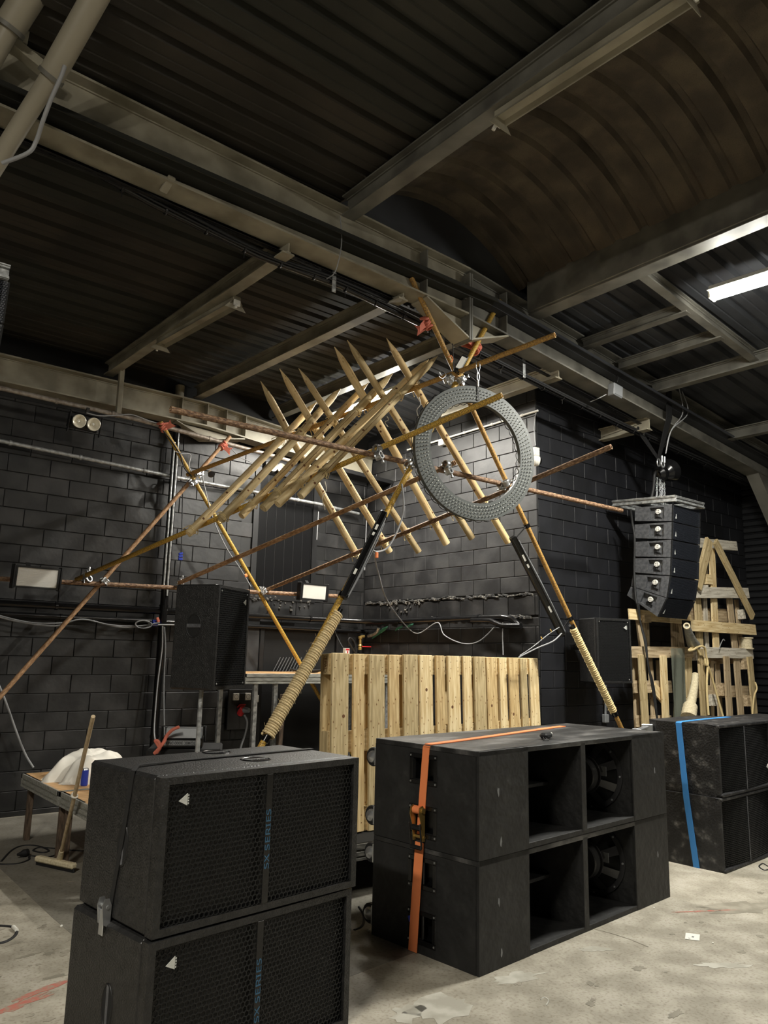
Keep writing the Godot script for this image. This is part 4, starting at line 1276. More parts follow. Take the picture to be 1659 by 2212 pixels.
	for q in [[Vector3(3.594, 3.452, -7.500), "small silver lamp clipped beside the rear coupler"]]:
		t = thing("clip_lamp", q[1], "light", Transform3D(Basis.IDENTITY, q[0]))
		g = geo()
		g.lathe(Transform3D(Basis(Vector3.RIGHT, -0.9), Vector3.ZERO), [Vector2(0.035, -0.02), Vector2(0.03, 0.01), Vector2(0, 0.02)], 14)
		put(t, "reflector", g, M.zinc)
		g = geo()
		g.lathe(Transform3D(Basis(Vector3.RIGHT, -0.9), Vector3.ZERO), [Vector2(0.036, -0.02), Vector2(0.04, -0.03), Vector2(0.0, -0.035)], 14)
		put(t, "rim", g, M.black)


# bearing from the camera's forward direction, degrees to the right, as a horizontal frame (x along it, z = the face)
func facing(deg: float, p: Vector3) -> Transform3D:
	var a = deg_to_rad(deg)
	var x = Vector3(0.6250, 0, -0.7806) * cos(a) + Vector3(0.7806, 0, 0.6250) * sin(a)
	return Transform3D(Basis(x, Vector3.UP, x.cross(Vector3.UP)), p)


func logo(t: Node3D, p: Vector3, s: float, m: Material):
	var g = geo()
	g.prism(Transform3D(Basis.IDENTITY, p), PackedVector2Array([Vector2(-0.5, -0.1) * s, Vector2(0.5, -0.6) * s, Vector2(0.5, 0.6) * s]), 0.003)
	put(t, "triangle_badge", g, m)
	g = geo()
	for k in 4:
		g.box(p + Vector3(0.62 * s, (-0.4 + k * 0.26) * s, 0), Vector3(0.13 * s, 0.16 * s, 0.002))
	put(t, "badge_lettering", g, m)


func text(t: Node3D, called: String, words: String, size: float, xf: Transform3D, m: Material, font := "Droid Sans"):
	var tm = TextMesh.new()
	var f = SystemFont.new()
	f.font_names = PackedStringArray([font])
	tm.font = f
	tm.text = words
	tm.font_size = 32
	tm.pixel_size = size / 24.0
	tm.depth = 0.002
	put(t, called, tm, m, xf)


func side_handle(t: Node3D, p: Vector3, bs: Basis, rx: float, ry: float):
	# oval cup: rim ring, dark hollow and a grab bar; bs.z points out of the side
	var g = geo()
	var pts = []
	for i in 29:
		var a = TAU * i / 28.0
		pts.append(p + bs * Vector3(cos(a) * rx, sin(a) * ry, 0.001))
	g.tube(pts, 0.005, 6)
	put(t, "handle_rim", g, M.black)
	g = geo()
	var poly = PackedVector2Array()
	for i in 28:
		poly.append(Vector2(cos(TAU * i / 28.0) * rx, sin(TAU * i / 28.0) * ry))
	g.prism(Transform3D(bs, p + bs.z * 0.0005), poly, 0.002)
	put(t, "handle_cup", g, M.matt)
	g = geo()
	if rx > 0.05:
		g.bar(p + bs * Vector3(-rx, 0, 0.003), p + bs * Vector3(rx, 0, 0.003), Vector2(ry * 0.34, 0.012), bs.z, 0.004)
	else:
		g.bar(p + bs * Vector3(0, -ry, 0.003), p + bs * Vector3(0, ry, 0.003), Vector2(rx * 0.5, 0.012), bs.z, 0.004)
	put(t, "handle_bar", g, M.cabg)


func grille_sub(label: String, xf: Transform3D) -> Node3D:
	var t = thing("subwoofer", label, "loudspeaker", xf, "near sub stack")
	var w = 0.99
	var h = 0.548
	var d = 0.58
	var g = geo()
	g.box(Vector3(w / 2, h / 2, -d / 2 - 0.02), Vector3(w, h, d - 0.04), 0.012)
	put(t, "cabinet", g, M.cab)
	g = geo()
	g.panel(w - 0.006, h - 0.006, 0.05, [[0.03, 0.026, w - 0.036, h - 0.032]], Vector3(0.003, 0.003, 0))
	put(t, "front_frame", g, M.cab)
	g = geo()
	g.honeycomb(w - 0.064, h - 0.06, 0.0205, 0.84, 0.004, true, 0.012)
	put(t, "grille", g, M.grille, at(0.032, 0.028, -0.014))
	g = geo()
	g.box(Vector3(w / 2, h / 2, -0.05), Vector3(w - 0.05, h - 0.05, 0.01))
	put(t, "foam", g, M.foam)
	g = geo()
	g.box(Vector3(0.49, h / 2, 0.0), Vector3(0.03, h - 0.06, 0.004), 0.001)
	var st = put(t, "name_strip", g, M.gloss)
	text(st, "name_lettering", "SX SERIES", 0.025, Transform3D(Basis(Vector3.BACK, PI / 2).scaled_local(Vector3(1.6, 0.9, 1)), Vector3(0.49, 0.27, 0.003)), M.textblue)
	logo(t, Vector3(0.092, 0.462, 0.002), 0.036, M.silver)
	side_handle(t, Vector3(0.0, 0.275, -0.252), Basis(Vector3.FORWARD, Vector3.UP, Vector3.LEFT) * Basis(Vector3.UP, PI), 0.036, 0.075)
	for q in [[0.56, -0.2], [0.56, -0.5]]:
		g = geo()
		g.lathe(Transform3D(Basis.IDENTITY, Vector3(q[0], h, q[1])), [Vector2(0.068, 0.0), Vector2(0.062, 0.004), Vector2(0.055, 0.0015), Vector2(0.0, 0.0015)], 26)
		put(t, "pole_cup", g, M.gloss)
		g = geo()
		g.box(Vector3(q[0], h + 0.002, q[1]), Vector3(0.12, 0.004, 0.022), 0.002)
		put(t, "cup_bar", g, M.cab)
	return t


func woofer(t: Node3D, p: Vector3, dirx: float):
	var bs = Basis(Vector3.UP, Vector3(dirx, 0, 0), Vector3.UP.cross(Vector3(dirx, 0, 0)))
	var xf = Transform3D(bs, p)
	var g = geo()
	g.lathe(xf, [Vector2(0.2, 0.0), Vector2(0.228, 0.0), Vector2(0.228, 0.016), Vector2(0.2, 0.02), Vector2(0.195, 0.01)], 40)
	for k in 8:
		var a = TAU * (k + 0.5) / 8
		var c = Vector3(cos(a), 0, sin(a))
		var tn = Vector3(-sin(a), 0, cos(a))
		g.quad(xf * (c * 0.2 + tn * 0.028 + Vector3(0, 0.018, 0)), xf * (c * 0.2 - tn * 0.028 + Vector3(0, 0.018, 0)), xf * (c * 0.09 - tn * 0.022 + Vector3(0, 0.105, 0)), xf * (c * 0.09 + tn * 0.022 + Vector3(0, 0.105, 0)), bs * (c + Vector3(0, 1, 0)))
	g.lathe(xf, [Vector2(0.085, 0.1), Vector2(0.125, 0.1), Vector2(0.125, 0.108), Vector2(0.085, 0.112)], 32)
	var w = put(t, "woofer", g, M.basket)
	g = geo()
	g.lathe(xf, [Vector2(0.19, 0.006), Vector2(0.07, 0.07)], 32)
	put(w, "cone", g, M.foam)
	g = geo()
	g.lathe(xf, [Vector2(0.09, 0.108), Vector2(0.112, 0.115), Vector2(0.112, 0.162), Vector2(0.105, 0.168), Vector2(0.045, 0.168), Vector2(0.045, 0.175), Vector2(0.0, 0.175)], 36)
	put(w, "magnet", g, M.magnet)
	for k in 8:
		var a = TAU * k / 8
		g = geo()
		g.lathe(Transform3D(bs, xf * Vector3(cos(a) * 0.215, 0.017, sin(a) * 0.215)), [Vector2(0.007, 0), Vector2(0.007, 0.006), Vector2(0, 0.008)], 8)
		put(w, "screw", g, M.zinc)
	g = geo()
	g.box(xf * Vector3(0.03, 0.075, 0.13), Vector3(0.004, 0.06, 0.04), 0.001)
	put(w, "label", g, M.grey)


func double_sub(label: String, xf: Transform3D):
	var t = thing("double_subwoofer", label, "loudspeaker", xf, "double sub stack")
	var w = 2.02
	var h = 0.535
	var d = 0.78
	var q = [[0.0, 0.43], [1.578, 2.02]]
	for i in 2:
		var x0: float = q[i][0]
		var x1: float = q[i][1]
		var g = geo()
		g.box(Vector3((x0 + x1) / 2, h / 2, -0.01), Vector3(x1 - x0, h, 0.02), 0.002)
		put(t, "front_panel", g, M.dual)
		g = geo()
		g.box(Vector3(x1 - 0.01 if i == 0 else x0 + 0.01, h / 2, -d / 2), Vector3(0.02, h - 0.04, d - 0.02))
		put(t, "chamber_wall", g, M.dual)
	var g = geo()
	g.box(Vector3(0.99, h / 2, -d / 2), Vector3(0.05, h - 0.03, d), 0.002)
	put(t, "divider", g, M.dual)
	g = geo()
	g.box(Vector3(w / 2, 0.015, -d / 2 - 0.001), Vector3(w - 0.004, 0.03, d - 0.002), 0.003)
	put(t, "bottom_panel", g, M.dual)
	g = geo()
	g.box(Vector3(w / 2, h - 0.014, -d / 2), Vector3(w, 0.028, d), 0.003)
	put(t, "top_panel", g, M.dualtop)
	g = geo()
	g.box(Vector3(w / 2, h / 2, -d + 0.012), Vector3(w - 0.002, h - 0.02, 0.02))
	put(t, "back_panel", g, M.dual)
	g = geo()
	g.box(Vector3(w - 0.01, h / 2, -d / 2 - 0.005), Vector3(0.02, h - 0.01, d - 0.02))
	put(t, "right_side", g, M.dual)
	# left side with its two hand cups
	g = geo()
	var holes = [[0.31, 0.07, 0.465, 0.19], [0.31, 0.345, 0.465, 0.46]]
	g.panel(d - 0.022, h - 0.028, 0.02, holes)
	put(t, "left_side", g, M.dual, Transform3D(Basis(Vector3.BACK, Vector3.UP, Vector3.LEFT), Vector3(0, 0.0, -d + 0.001)))
	for b in [[0.07, 0.19], [0.345, 0.46]]:
		var zc = -d + 0.3875
		var yc: float = (b[0] + b[1]) / 2
		var hh: float = b[1] - b[0]
		g = geo()
		g.box(Vector3(0.075, yc, zc), Vector3(0.01, hh + 0.04, 0.2))
		for s: float in [-1.0, 1.0]:
			g.box(Vector3(0.04, yc + s * (hh / 2 + 0.006), zc), Vector3(0.08, 0.012, 0.18))
			g.box(Vector3(0.04, yc, zc + s * 0.084), Vector3(0.08, hh, 0.012))
		var hc = put(t, "hand_cup", g, M.gloss)
		g = geo()
		for s: float in [-1.0, 1.0]:
			g.box(Vector3(-0.002, yc + s * (hh / 2 + 0.012), zc), Vector3(0.006, 0.024, 0.206), 0.002)
			g.box(Vector3(-0.002, yc, zc + s * 0.0905), Vector3(0.006, hh, 0.024), 0.002)
		put(hc, "cup_flange", g, M.gloss)
		g = geo()
		g.tube([Vector3(0.012, yc - hh / 2, zc), Vector3(0.012, yc + hh / 2, zc)], 0.011, 10)
		put(hc, "grip", g, M.gloss)
		for sy: float in [-1.0, 1.0]:
			for sz: float in [-1.0, 1.0]:
				g = geo()
				g.lathe(Transform3D(Basis(Vector3.BACK, PI / 2), Vector3(-0.004, yc + sy * (hh / 2 + 0.012), zc + sz * 0.092)), [Vector2(0.006, 0), Vector2(0.005, 0.003), Vector2(0, 0.004)], 8)
				put(hc, "screw", g, M.zinc)
	woofer(t, Vector3(0.43, 0.265, -0.3), 1.0)
	woofer(t, Vector3(1.578, 0.265, -0.3), -1.0)
	g = geo()
	g.box(Vector3(0.79, 0.262, -0.3), Vector3(0.36, 0.02, 0.13), 0.002)
	g.box(Vector3(1.2, 0.262, -0.3), Vector3(0.38, 0.02, 0.13), 0.002)
	put(t, "brace_board", g, M.dual)
	for s in [[0.16, 0.32], [0.18, 0.07], [1.87, 0.29]]:
		g = geo()
		g.prism(Transform3D(Basis.IDENTITY, Vector3(s[0], s[1], 0.0005)), blob(9, 0.008, 0.022, 0.3), 0.0015)
		put(t, "bare_patch", g, M.grey)
	# castors on the back
	for q2 in [[0.05, 0.1], [0.05, 0.43]]:
		g = geo()
		g.box(Vector3(q2[0], q2[1], -d - 0.005), Vector3(0.1, 0.1, 0.01), 0.002)
		g.box(Vector3(q2[0], q2[1], -d - 0.04), Vector3(0.05, 0.06, 0.06), 0.01)
		var cs = put(t, "castor", g, M.zinc)
		g = geo()
		g.lathe(Transform3D(Basis(Vector3.BACK, PI / 2), Vector3(q2[0] + 0.018, q2[1] - 0.01, -d - 0.06)), [Vector2(0, 0), Vector2(0.05, 0.0), Vector2(0.055, 0.006), Vector2(0.055, 0.03), Vector2(0.05, 0.036), Vector2(0, 0.036)], 22)
		put(cs, "wheel", g, M.rubber)
		g = geo()
		g.lathe(Transform3D(Basis(Vector3.BACK, PI / 2), Vector3(q2[0] - 0.02, q2[1] - 0.01, -d - 0.06)), [Vector2(0.036, -0.002), Vector2(0.03, 0.01), Vector2(0, 0.022)], 16)
		put(cs, "hub", g, M.zinc)


# thin webbing along a path; wide is the direction across it
func webbing(pts: Array, wide: Array, w: float, thick := 0.003) -> Geo:
	var g = geo()
	for i in pts.size() - 1:
		var a: Vector3 = pts[i]
		var b: Vector3 = pts[i + 1]
		var wa: Vector3 = (wide[i] as Vector3) * w / 2
		var wb: Vector3 = (wide[i + 1] as Vector3) * w / 2
		var nn = (b - a).cross(wa).normalized()
		var o = nn * thick / 2
		g.quad(a - wa + o, a + wa + o, b + wb + o, b - wb + o, nn)
		g.quad(a - wa - o, a + wa - o, b + wb - o, b - wb - o, -nn)
		g.quad(a + wa + o, a + wa - o, b + wb - o, b + wb + o, wa)
		g.quad(a - wa + o, a - wa - o, b - wb - o, b - wb + o, -wa)
	return g


func top_speaker(label: String, xf: Transform3D, w: float, h: float, d: float, handle: bool) -> Node3D:
	# origin: lower near corner of the front, x along the front, z out of it
	var t = thing("loudspeaker", label, "loudspeaker", xf)
	var g = geo()
	g.box(Vector3(w / 2, h / 2, -d / 2 - 0.01), Vector3(w, h, d - 0.02), 0.012)
	put(t, "cabinet", g, M.cab)
	g = geo()
	g.panel(w - 0.01, h - 0.01, 0.03, [[0.02, 0.02, w - 0.03, h - 0.03]], Vector3(0.005, 0.005, 0.002))
	put(t, "front_frame", g, M.cab)
	g = geo()
	g.honeycomb(w - 0.05, h - 0.05, 0.017, 0.82, 0.004)
	put(t, "grille", g, M.grille, at(0.025, 0.025, 0.0))
	g = geo()
	g.box(Vector3(w / 2, h / 2, -0.016), Vector3(w - 0.04, h - 0.04, 0.01))
	put(t, "foam", g, M.foam)
	logo(t, Vector3(w * 0.82, h * 0.86, 0.004), 0.036, M.silver)
	for sx: float in [0.09, 0.9]:
		for sy: float in [0.06, 0.94]:
			g = geo()
			g.lathe(Transform3D(Basis(Vector3.RIGHT, PI / 2), Vector3(w * sx, h * sy, 0.003)), [Vector2(0.007, 0), Vector2(0.005, 0.003), Vector2(0, 0.004)], 8)
			put(t, "screw", g, M.zinc)
	if handle:
		side_handle(t, Vector3(0, h * 0.6, -d * 0.52), Basis(Vector3.BACK, Vector3.UP, Vector3.LEFT), 0.056, 0.078)
	return t


func array_cab(q: Array, x0: float, w: float, label: String, group: String, shift := Vector3.ZERO):
	# q: corners in (z, y): back top, front top, front bottom, back bottom
	var cen = Vector2.ZERO
	for p in q:
		cen += p / 4.0
	var t = thing("line_array_cabinet", label, "loudspeaker", Transform3D(Basis.IDENTITY, Vector3(x0, cen.y, cen.x) + shift), group)
	var P = []
	for p in q:
		P.append(p - cen)
	var bs = Basis(Vector3.BACK, Vector3.UP, Vector3.LEFT)
	var g = geo()
	g.prism(Transform3D(bs, Vector3(w / 2, 0, 0)), PackedVector2Array([P[0], P[1].lerp(P[0], 0.03), P[2].lerp(P[3], 0.03), P[3]]), w - 0.06)
	put(t, "cabinet", g, M.cabg)
	var uv = func(u: float, v: float): return (P[0] as Vector2).lerp(P[1], u).lerp((P[3] as Vector2).lerp(P[2], u), v)
	for s in 2:
		g = geo()
		var X: float = 0.015 if s == 0 else w - 0.015
		for r in [[0.0, 0.0, 0.40, 1.0], [0.78, 0.0, 1.0, 1.0], [0.40, 0.0, 0.78, 0.12], [0.40, 0.86, 0.78, 1.0]]:
			g.prism(Transform3D(bs, Vector3(X, 0, 0)), PackedVector2Array([uv.call(r[0], r[1]), uv.call(r[2], r[1]), uv.call(r[2], r[3]), uv.call(r[0], r[3])]), 0.03)
		put(t, "side_plate", g, M.cabg)
	var k: Vector2 = uv.call(0.62, 0.38)
	g = geo()
	g.lathe(Transform3D(Basis(Vector3.BACK, PI / 2), Vector3(0.028, k.y, k.x)), [Vector2(0.02, 0.0), Vector2(0.028, 0.006), Vector2(0.028, 0.024), Vector2(0.026, 0.028), Vector2(0.0, 0.028)], 18)
	put(t, "connector", g, M.white)
	g = geo()
	for i in 4:
		var a = TAU * (i + 0.5) / 4
		g.lathe(Transform3D(Basis(Vector3.BACK, PI / 2), Vector3(0.0, k.y + sin(a) * 0.014, k.x + cos(a) * 0.014)), [Vector2(0.005, 0.0), Vector2(0, 0.001)], 8)
	put(t, "connector_pin", g, M.black)
	var l: Vector2 = uv.call(0.58, 0.66)
	g = geo()
	g.box(Vector3(0.02, l.y, l.x), Vector3(0.02, 0.03, 0.04), 0.005)
	g.bar(Vector3(0.02, l.y, l.x), Vector3(0.02, l.y - 0.03, l.x + 0.05), Vector2(0.012, 0.012), Vector3.BACK, 0.002)
	put(t, "latch", g, M.black)
	var ft: Vector2 = P[1]
	var fb: Vector2 = P[2]
	var up = Vector3(0, ft.y - fb.y, ft.x - fb.x)
	var hh = up.length()
	up = up.normalized()
	var gx = Transform3D(Basis(Vector3.RIGHT, up, Vector3.RIGHT.cross(up)), Vector3(0.004, fb.y, fb.x))
	g = geo()
	g.honeycomb(w - 0.008, hh - 0.004, 0.0135, 0.8, 0.004)
	put(t, "grille", g, M.grilleblue, Transform3D(gx.basis, gx.origin + gx.basis.z * 0.004))
	g = geo()
	g.box(Vector3((w - 0.008) / 2, hh / 2, -0.006), Vector3(w - 0.012, hh - 0.004, 0.006))
	for s: float in [0.0, w - 0.008]:
		g.box(Vector3(s, hh / 2, 0.0), Vector3(0.008, hh, 0.014), 0.002)
	put(t, "foam", g, M.foam, gx)
	g = geo()
	g.prism(Transform3D(gx.basis, gx * Vector3(0.06, hh * 0.3, 0.006)), PackedVector2Array([Vector2(-0.012, -0.02), Vector2(0.012, -0.02), Vector2(0.0, 0.03)]), 0.002)
	put(t, "badge", g, M.silver)


func chain(t: Node3D, a: Vector3, b: Vector3, m: Material, s := 0.03):
	var n = int((b - a).length() / s)
	var g = geo()
	var d = (b - a) / n
	for i in n:
		var c = a + d * (i + 0.5)
		var x = d.normalized().cross(Vector3(1, 0.2, 0.5) if i % 2 else Vector3(-0.5, 0.2, 1)).normalized()
		var pts = []
		for k in 11:
			var an = TAU * k / 10.0
			pts.append(c + d.normalized() * sin(an) * s * 0.68 + x * cos(an) * s * 0.33)
		g.tube(pts, s * 0.13, 5, false)
	put(t, "chain", g, m)


func build_speakers():
	M.textblue = flat(c8(48, 88, 116), 0.5)
	M.silver = flat(c8(206, 208, 204), 0.35, 0.3)
	M.basket = flat(c8(46, 46, 47), 0.3)
	M.magnet = flat(c8(46, 46, 47), 0.4)
	M.grilleblue = flat(c8(40, 43, 50), 0.4, 0.3)
	M.dualtop = bumpy(tex(ntex(noise(76, 0.006, 6), 512, [c8(30, 30, 30), c8(44, 44, 44), c8(72, 71, 70), c8(104, 103, 102)], [0.3, 0.5, 0.7, 0.9]), Vector3(0.5, 1, 1.2), 0.5), ntex(noise(3, 0.06, 3), 256, [], [], 6.0), 0.15)
	# near stack at the left
	var y0 = deg_to_rad(6.5)
	var base = Transform3D(Basis(Vector3.UP, y0), Vector3(1.215, 0, -2.77))
	grille_sub("large black sub with honeycomb grille, upper of the near stack at lower left", Transform3D(base.basis, base.origin + Vector3(0, 0.55, 0)))
	grille_sub("large black sub with honeycomb grille on the floor, lower of the near stack", Transform3D(Basis(Vector3.UP, y0 + 0.02), base.origin + Vector3(-0.012, 0, 0.012)))
	var t = thing("black_strap", "black lashing strap with a metal cam buckle round the near sub stack", "strap", base)
	var pts = [Vector3(-0.004, 0.0, -0.31), Vector3(-0.004, 0.55, -0.312), Vector3(-0.004, 0.85, -0.25), Vector3(-0.004, 1.097, -0.21), Vector3(0.06, 1.106, -0.29), Vector3(0.3, 1.103, -0.33), Vector3(0.8, 1.103, -0.335), Vector3(0.992, 1.102, -0.335)]
	var wd = []
	for i in pts.size():
		wd.append(Vector3(0, 0, 1) if i != 3 else Vector3(0.1, 0, 1).normalized())
	put(t, "webbing", webbing(pts, wd, 0.026), M.rubber)
	var g = geo()
	for s: float in [-1.0, 1.0]:
		g.prism(Transform3D(Basis(Vector3.RIGHT, Vector3.UP, Vector3.BACK), Vector3(-0.022, 0.575, -0.31 + s * 0.02)), PackedVector2Array([Vector2(0.016, -0.05), Vector2(0.016, 0.03), Vector2(0.006, 0.055), Vector2(-0.012, 0.055), Vector2(-0.02, 0.03), Vector2(-0.012, -0.035)]), 0.004)
	g.box(Vector3(-0.03, 0.545, -0.31), Vector3(0.006, 0.09, 0.034), 0.003)
	g.tube([Vector3(-0.02, 0.6, -0.335), Vector3(-0.02, 0.6, -0.285)], 0.007, 10)
	put(t, "cam_buckle", g, M.zinc)
	g = geo()
	g.box(Vector3(-0.01, 0.45, -0.31), Vector3(0.004, 0.03, 0.014), 0.001, Basis(Vector3.RIGHT, 0.2))
	put(t, "orange_tag", g, M.orange)
	g = geo()
	g.tube(curve([Vector3(-0.008, 0.49, -0.305), Vector3(-0.016, 0.47, -0.3), Vector3(-0.01, 0.455, -0.31)]), 0.002, 5)
	put(t, "tag_string", g, M.twine)
	# double subs
	var dx = Transform3D(Basis(Vector3.UP, deg_to_rad(5.0)), Vector3(2.999, 0, -2.911))
	double_sub("wide matt black double sub with open driver bays, on the floor under an orange strap", dx)
	double_sub("wide matt black double sub with open driver bays and dusty top, upper one", Transform3D(dx.basis, dx.origin + Vector3(-0.004, 0.537, 0.004)))
	t = thing("ratchet_strap", "orange ratchet strap running over and down the double sub stack", "strap", dx)
	pts = [Vector3(-0.012, 0.004, -0.445), Vector3(-0.014, 0.2, -0.43), Vector3(-0.014, 0.45, -0.41), Vector3(-0.016, 0.56, -0.4)]
	wd = [Vector3(0, 0, 1), Vector3(0, 0, 1), Vector3(0, 0, 1), Vector3(0, 0, 1)]
	put(t, "hanging_end", webbing(pts, wd, 0.062, 0.004), M.orange)
	pts = [Vector3(-0.012, 0.60, -0.40), Vector3(-0.012, 0.8, -0.385), Vector3(-0.008, 1.06, -0.365), Vector3(0.004, 1.0755, -0.36), Vector3(0.2, 1.0755, -0.38), Vector3(0.6, 1.0755, -0.44), Vector3(1.2, 1.0755, -0.54), Vector3(1.72, 1.0755, -0.62)]
	wd = []
	for i in 8:
		wd.append(Vector3(0, 0, 1) if i < 4 else Vector3(0.1, 0, 1).normalized())
	put(t, "webbing", webbing(pts, wd, 0.05, 0.004), M.orange)
	g = geo()
	for s: float in [-1.0, 1.0]:
		g.prism(Transform3D(Basis(Vector3.RIGHT, Vector3.UP, Vector3.BACK), Vector3(-0.032, 0.67, -0.4 + s * 0.034)), PackedVector2Array([Vector2(0.018, -0.1), Vector2(0.018, 0.06), Vector2(0.0, 0.085), Vector2(-0.022, 0.075), Vector2(-0.028, 0.04), Vector2(-0.008, -0.02), Vector2(0.0, -0.1)]), 0.004)
	g.tube([Vector3(-0.034, 0.73, -0.445), Vector3(-0.034, 0.73, -0.355)], 0.014, 14)
	g.tube([Vector3(-0.02, 0.59, -0.44), Vector3(-0.02, 0.59, -0.36)], 0.008, 10)
	var rb = put(t, "ratchet", g, M.brass)
	g = geo()
	for s: float in [-1.0, 1.0]:
		g.box(Vector3(-0.05, 0.60, -0.4 + s * 0.04), Vector3(0.012, 0.13, 0.008), 0.003, Basis(Vector3.BACK, 0.12))
	g.box(Vector3(-0.045, 0.54, -0.4), Vector3(0.016, 0.022, 0.088), 0.006)
	g.box(Vector3(-0.045, 0.64, -0.4), Vector3(0.02, 0.03, 0.07), 0.008)
	put(rb, "lever", g, M.black)
	g = geo()
	g.tube([Vector3(-0.034, 0.73, -0.425), Vector3(-0.034, 0.73, -0.375)], 0.021, 14)
	put(rb, "rolled_webbing", g, M.orange)
	g = geo()
	g.box(Vector3(-0.012, 0.16, -0.47), Vector3(0.003, 0.03, 0.02), 0.001, Basis(Vector3.RIGHT, -0.4))
	put(t, "blue_label", g, M.blue)
	# the small pocket device lying on the top
	t = thing("pocket_tape", "small black pocket device with pale end and wrist cord on the double sub", "device", at(3.84, 1.0755, -3.16, 0.35))
	g = geo()
	g.box(Vector3(0, 0.018, 0), Vector3(0.11, 0.034, 0.05), 0.012)
	put(t, "case", g, M.black)
	g = geo()
	g.box(Vector3(0.058, 0.018, 0), Vector3(0.012, 0.03, 0.044), 0.005)
	put(t, "pale_end", g, M.white)
	g = geo()
	g.tube(curve([Vector3(-0.055, 0.012, 0), Vector3(-0.09, 0.004, 0.02), Vector3(-0.13, 0.003, 0.03), Vector3(-0.1, 0.004, 0.05), Vector3(-0.055, 0.008, 0.012)]), 0.003, 6)
	put(t, "wrist_cord", g, M.black)
	# right stack with the blue strap
	for k in 2:
		var xf = Transform3D(Basis(Vector3.UP, deg_to_rad(4.0)), Vector3(5.885 + 0.02 * k, 0.54 * k, -3.18))
		t = thing("subwoofer", ["scuffed black sub with bowed fine grille on the floor under the blue strap", "scuffed black sub with bowed fine grille, upper one under the blue strap"][k], "loudspeaker", xf, "right sub stack")
		var w = 1.02
		var h = 0.536
		g = geo()
		g.prism(Transform3D(Basis(Vector3.RIGHT, Vector3.FORWARD, Vector3.UP), Vector3(0, h / 2, 0)), PackedVector2Array([Vector2(0.0, 0.03), Vector2(w, 0.03), Vector2(w, 0.5), Vector2(w - 0.08, 0.6), Vector2(0.08, 0.6), Vector2(0.0, 0.5)]), h)
		put(t, "cabinet", g, M.worn)
		g = geo()
		for s: float in [0.012, h - 0.012]:
			g.box(Vector3(w / 2, s, -0.005), Vector3(w, 0.024, 0.06), 0.006)
		for s: float in [0.01, w - 0.01]:
			g.box(Vector3(s, h / 2, -0.01), Vector3(0.02, h, 0.05), 0.006)
		put(t, "front_frame", g, M.worn)
		g = geo()
		g.honeycomb(w - 0.04, h - 0.05, 0.0155, 0.8, 0.003, true, 0.035)
		put(t, "grille", g, M.grille, at(0.02, 0.025, -0.012))
		g = geo()
		g.box(Vector3(w / 2, h / 2, -0.028), Vector3(w - 0.03, h - 0.03, 0.006))
		put(t, "foam", g, M.foam)
		g = geo()
		g.box(Vector3(w * 0.44, h / 2, 0.026), Vector3(0.012, h - 0.05, 0.004), 0.001)
		put(t, "grille_strip", g, M.cabg)
		logo(t, Vector3(w * 0.9, 0.16, 0.006), 0.034, M.silver)
		for yy: float in [0.09, 0.33]:
			g = geo()
			g.box(Vector3(-0.004, yy, -0.535), Vector3(0.02, 0.1, 0.045), 0.005, Basis(Vector3.UP, -0.7))
			g.box(Vector3(-0.014, yy, -0.535), Vector3(0.01, 0.04, 0.03), 0.003, Basis(Vector3.UP, -0.7))
			put(t, "corner_latch", g, M.grey)
		if k == 1:
			g = geo()
			g.box(Vector3(0.0, 0.45, -0.58), Vector3(0.02, 0.1, 0.09), 0.004, Basis(Vector3.UP, 0.6))
			g.bar(Vector3(-0.01, 0.48, -0.58), Vector3(-0.12, 0.46, -0.59), Vector2(0.05, 0.012), Vector3.UP, 0.003)
			var cs = put(t, "castor", g, M.zinc)
			g = geo()
			g.lathe(Transform3D(Basis(Vector3.RIGHT, 0.15), Vector3(-0.12, 0.425, -0.6)), [Vector2(0, 0), Vector2(0.045, 0.0), Vector2(0.05, 0.006), Vector2(0.05, 0.03), Vector2(0.045, 0.036), Vector2(0, 0.036)], 22)
			put(cs, "wheel", g, M.grey)
	t = thing("blue_strap", "bright blue lashing strap over the scuffed sub stack on the right", "strap", Transform3D(Basis(Vector3.UP, deg_to_rad(4.0)), Vector3(5.885, 0, -3.18)))
	pts = [Vector3(-0.006, 0.0, -0.2), Vector3(-0.006, 0.5, -0.255), Vector3(0.012, 1.07, -0.3), Vector3(0.03, 1.0785, -0.3), Vector3(0.5, 1.0785, -0.33), Vector3(1.03, 1.0785, -0.34)]
	wd = []
	for i in 6:
		wd.append(Vector3(0, 0, 1))
	put(t, "webbing", webbing(pts, wd, 0.048, 0.003), M.bluestrap)
	# worn case at the right edge
	t = thing("flight_case", "worn black case with chipped pale edge at the right frame edge", "case", at(6.98, 0, -3.02, 0.07))
	g = geo()
	g.box(Vector3(0.45, 0.54, -0.35), Vector3(0.9, 1.06, 0.7), 0.006)
	put(t, "box", g, M.worn)
	for q in [Vector3(0, 0.54, 0), Vector3(0, 0.54, -0.7)]:
		g = geo()
		g.box(q, Vector3(0.03, 1.06, 0.03), 0.006)
		put(t, "edge_profile", g, M.galv)
	cord("black_cable", [Vector3(6.378, 0.000, -3.075), Vector3(6.429, 0.000, -3.138), Vector3(6.319, 0.000, -3.115), Vector3(6.240, 0.000, -3.042), Vector3(6.281, 0.000, -3.029)], 0.006, M.rubber, "small loop of black cable on the floor at the right edge")
	# speaker on its pole at the left, speaker on the right wall
	var sp = facing(18, Vector3(2.444, 1.294, -4.856))
	top_speaker("black two-way speaker with round side handle standing on a pole at the left", sp, 0.46, 0.72, 0.34, true)
	t = thing("speaker_pole", "thin silver speaker pole under the black two-way speaker at the left", "pole", Transform3D(Basis.IDENTITY, sp * Vector3(0.14, -0.0, -0.17)))
	g = geo()
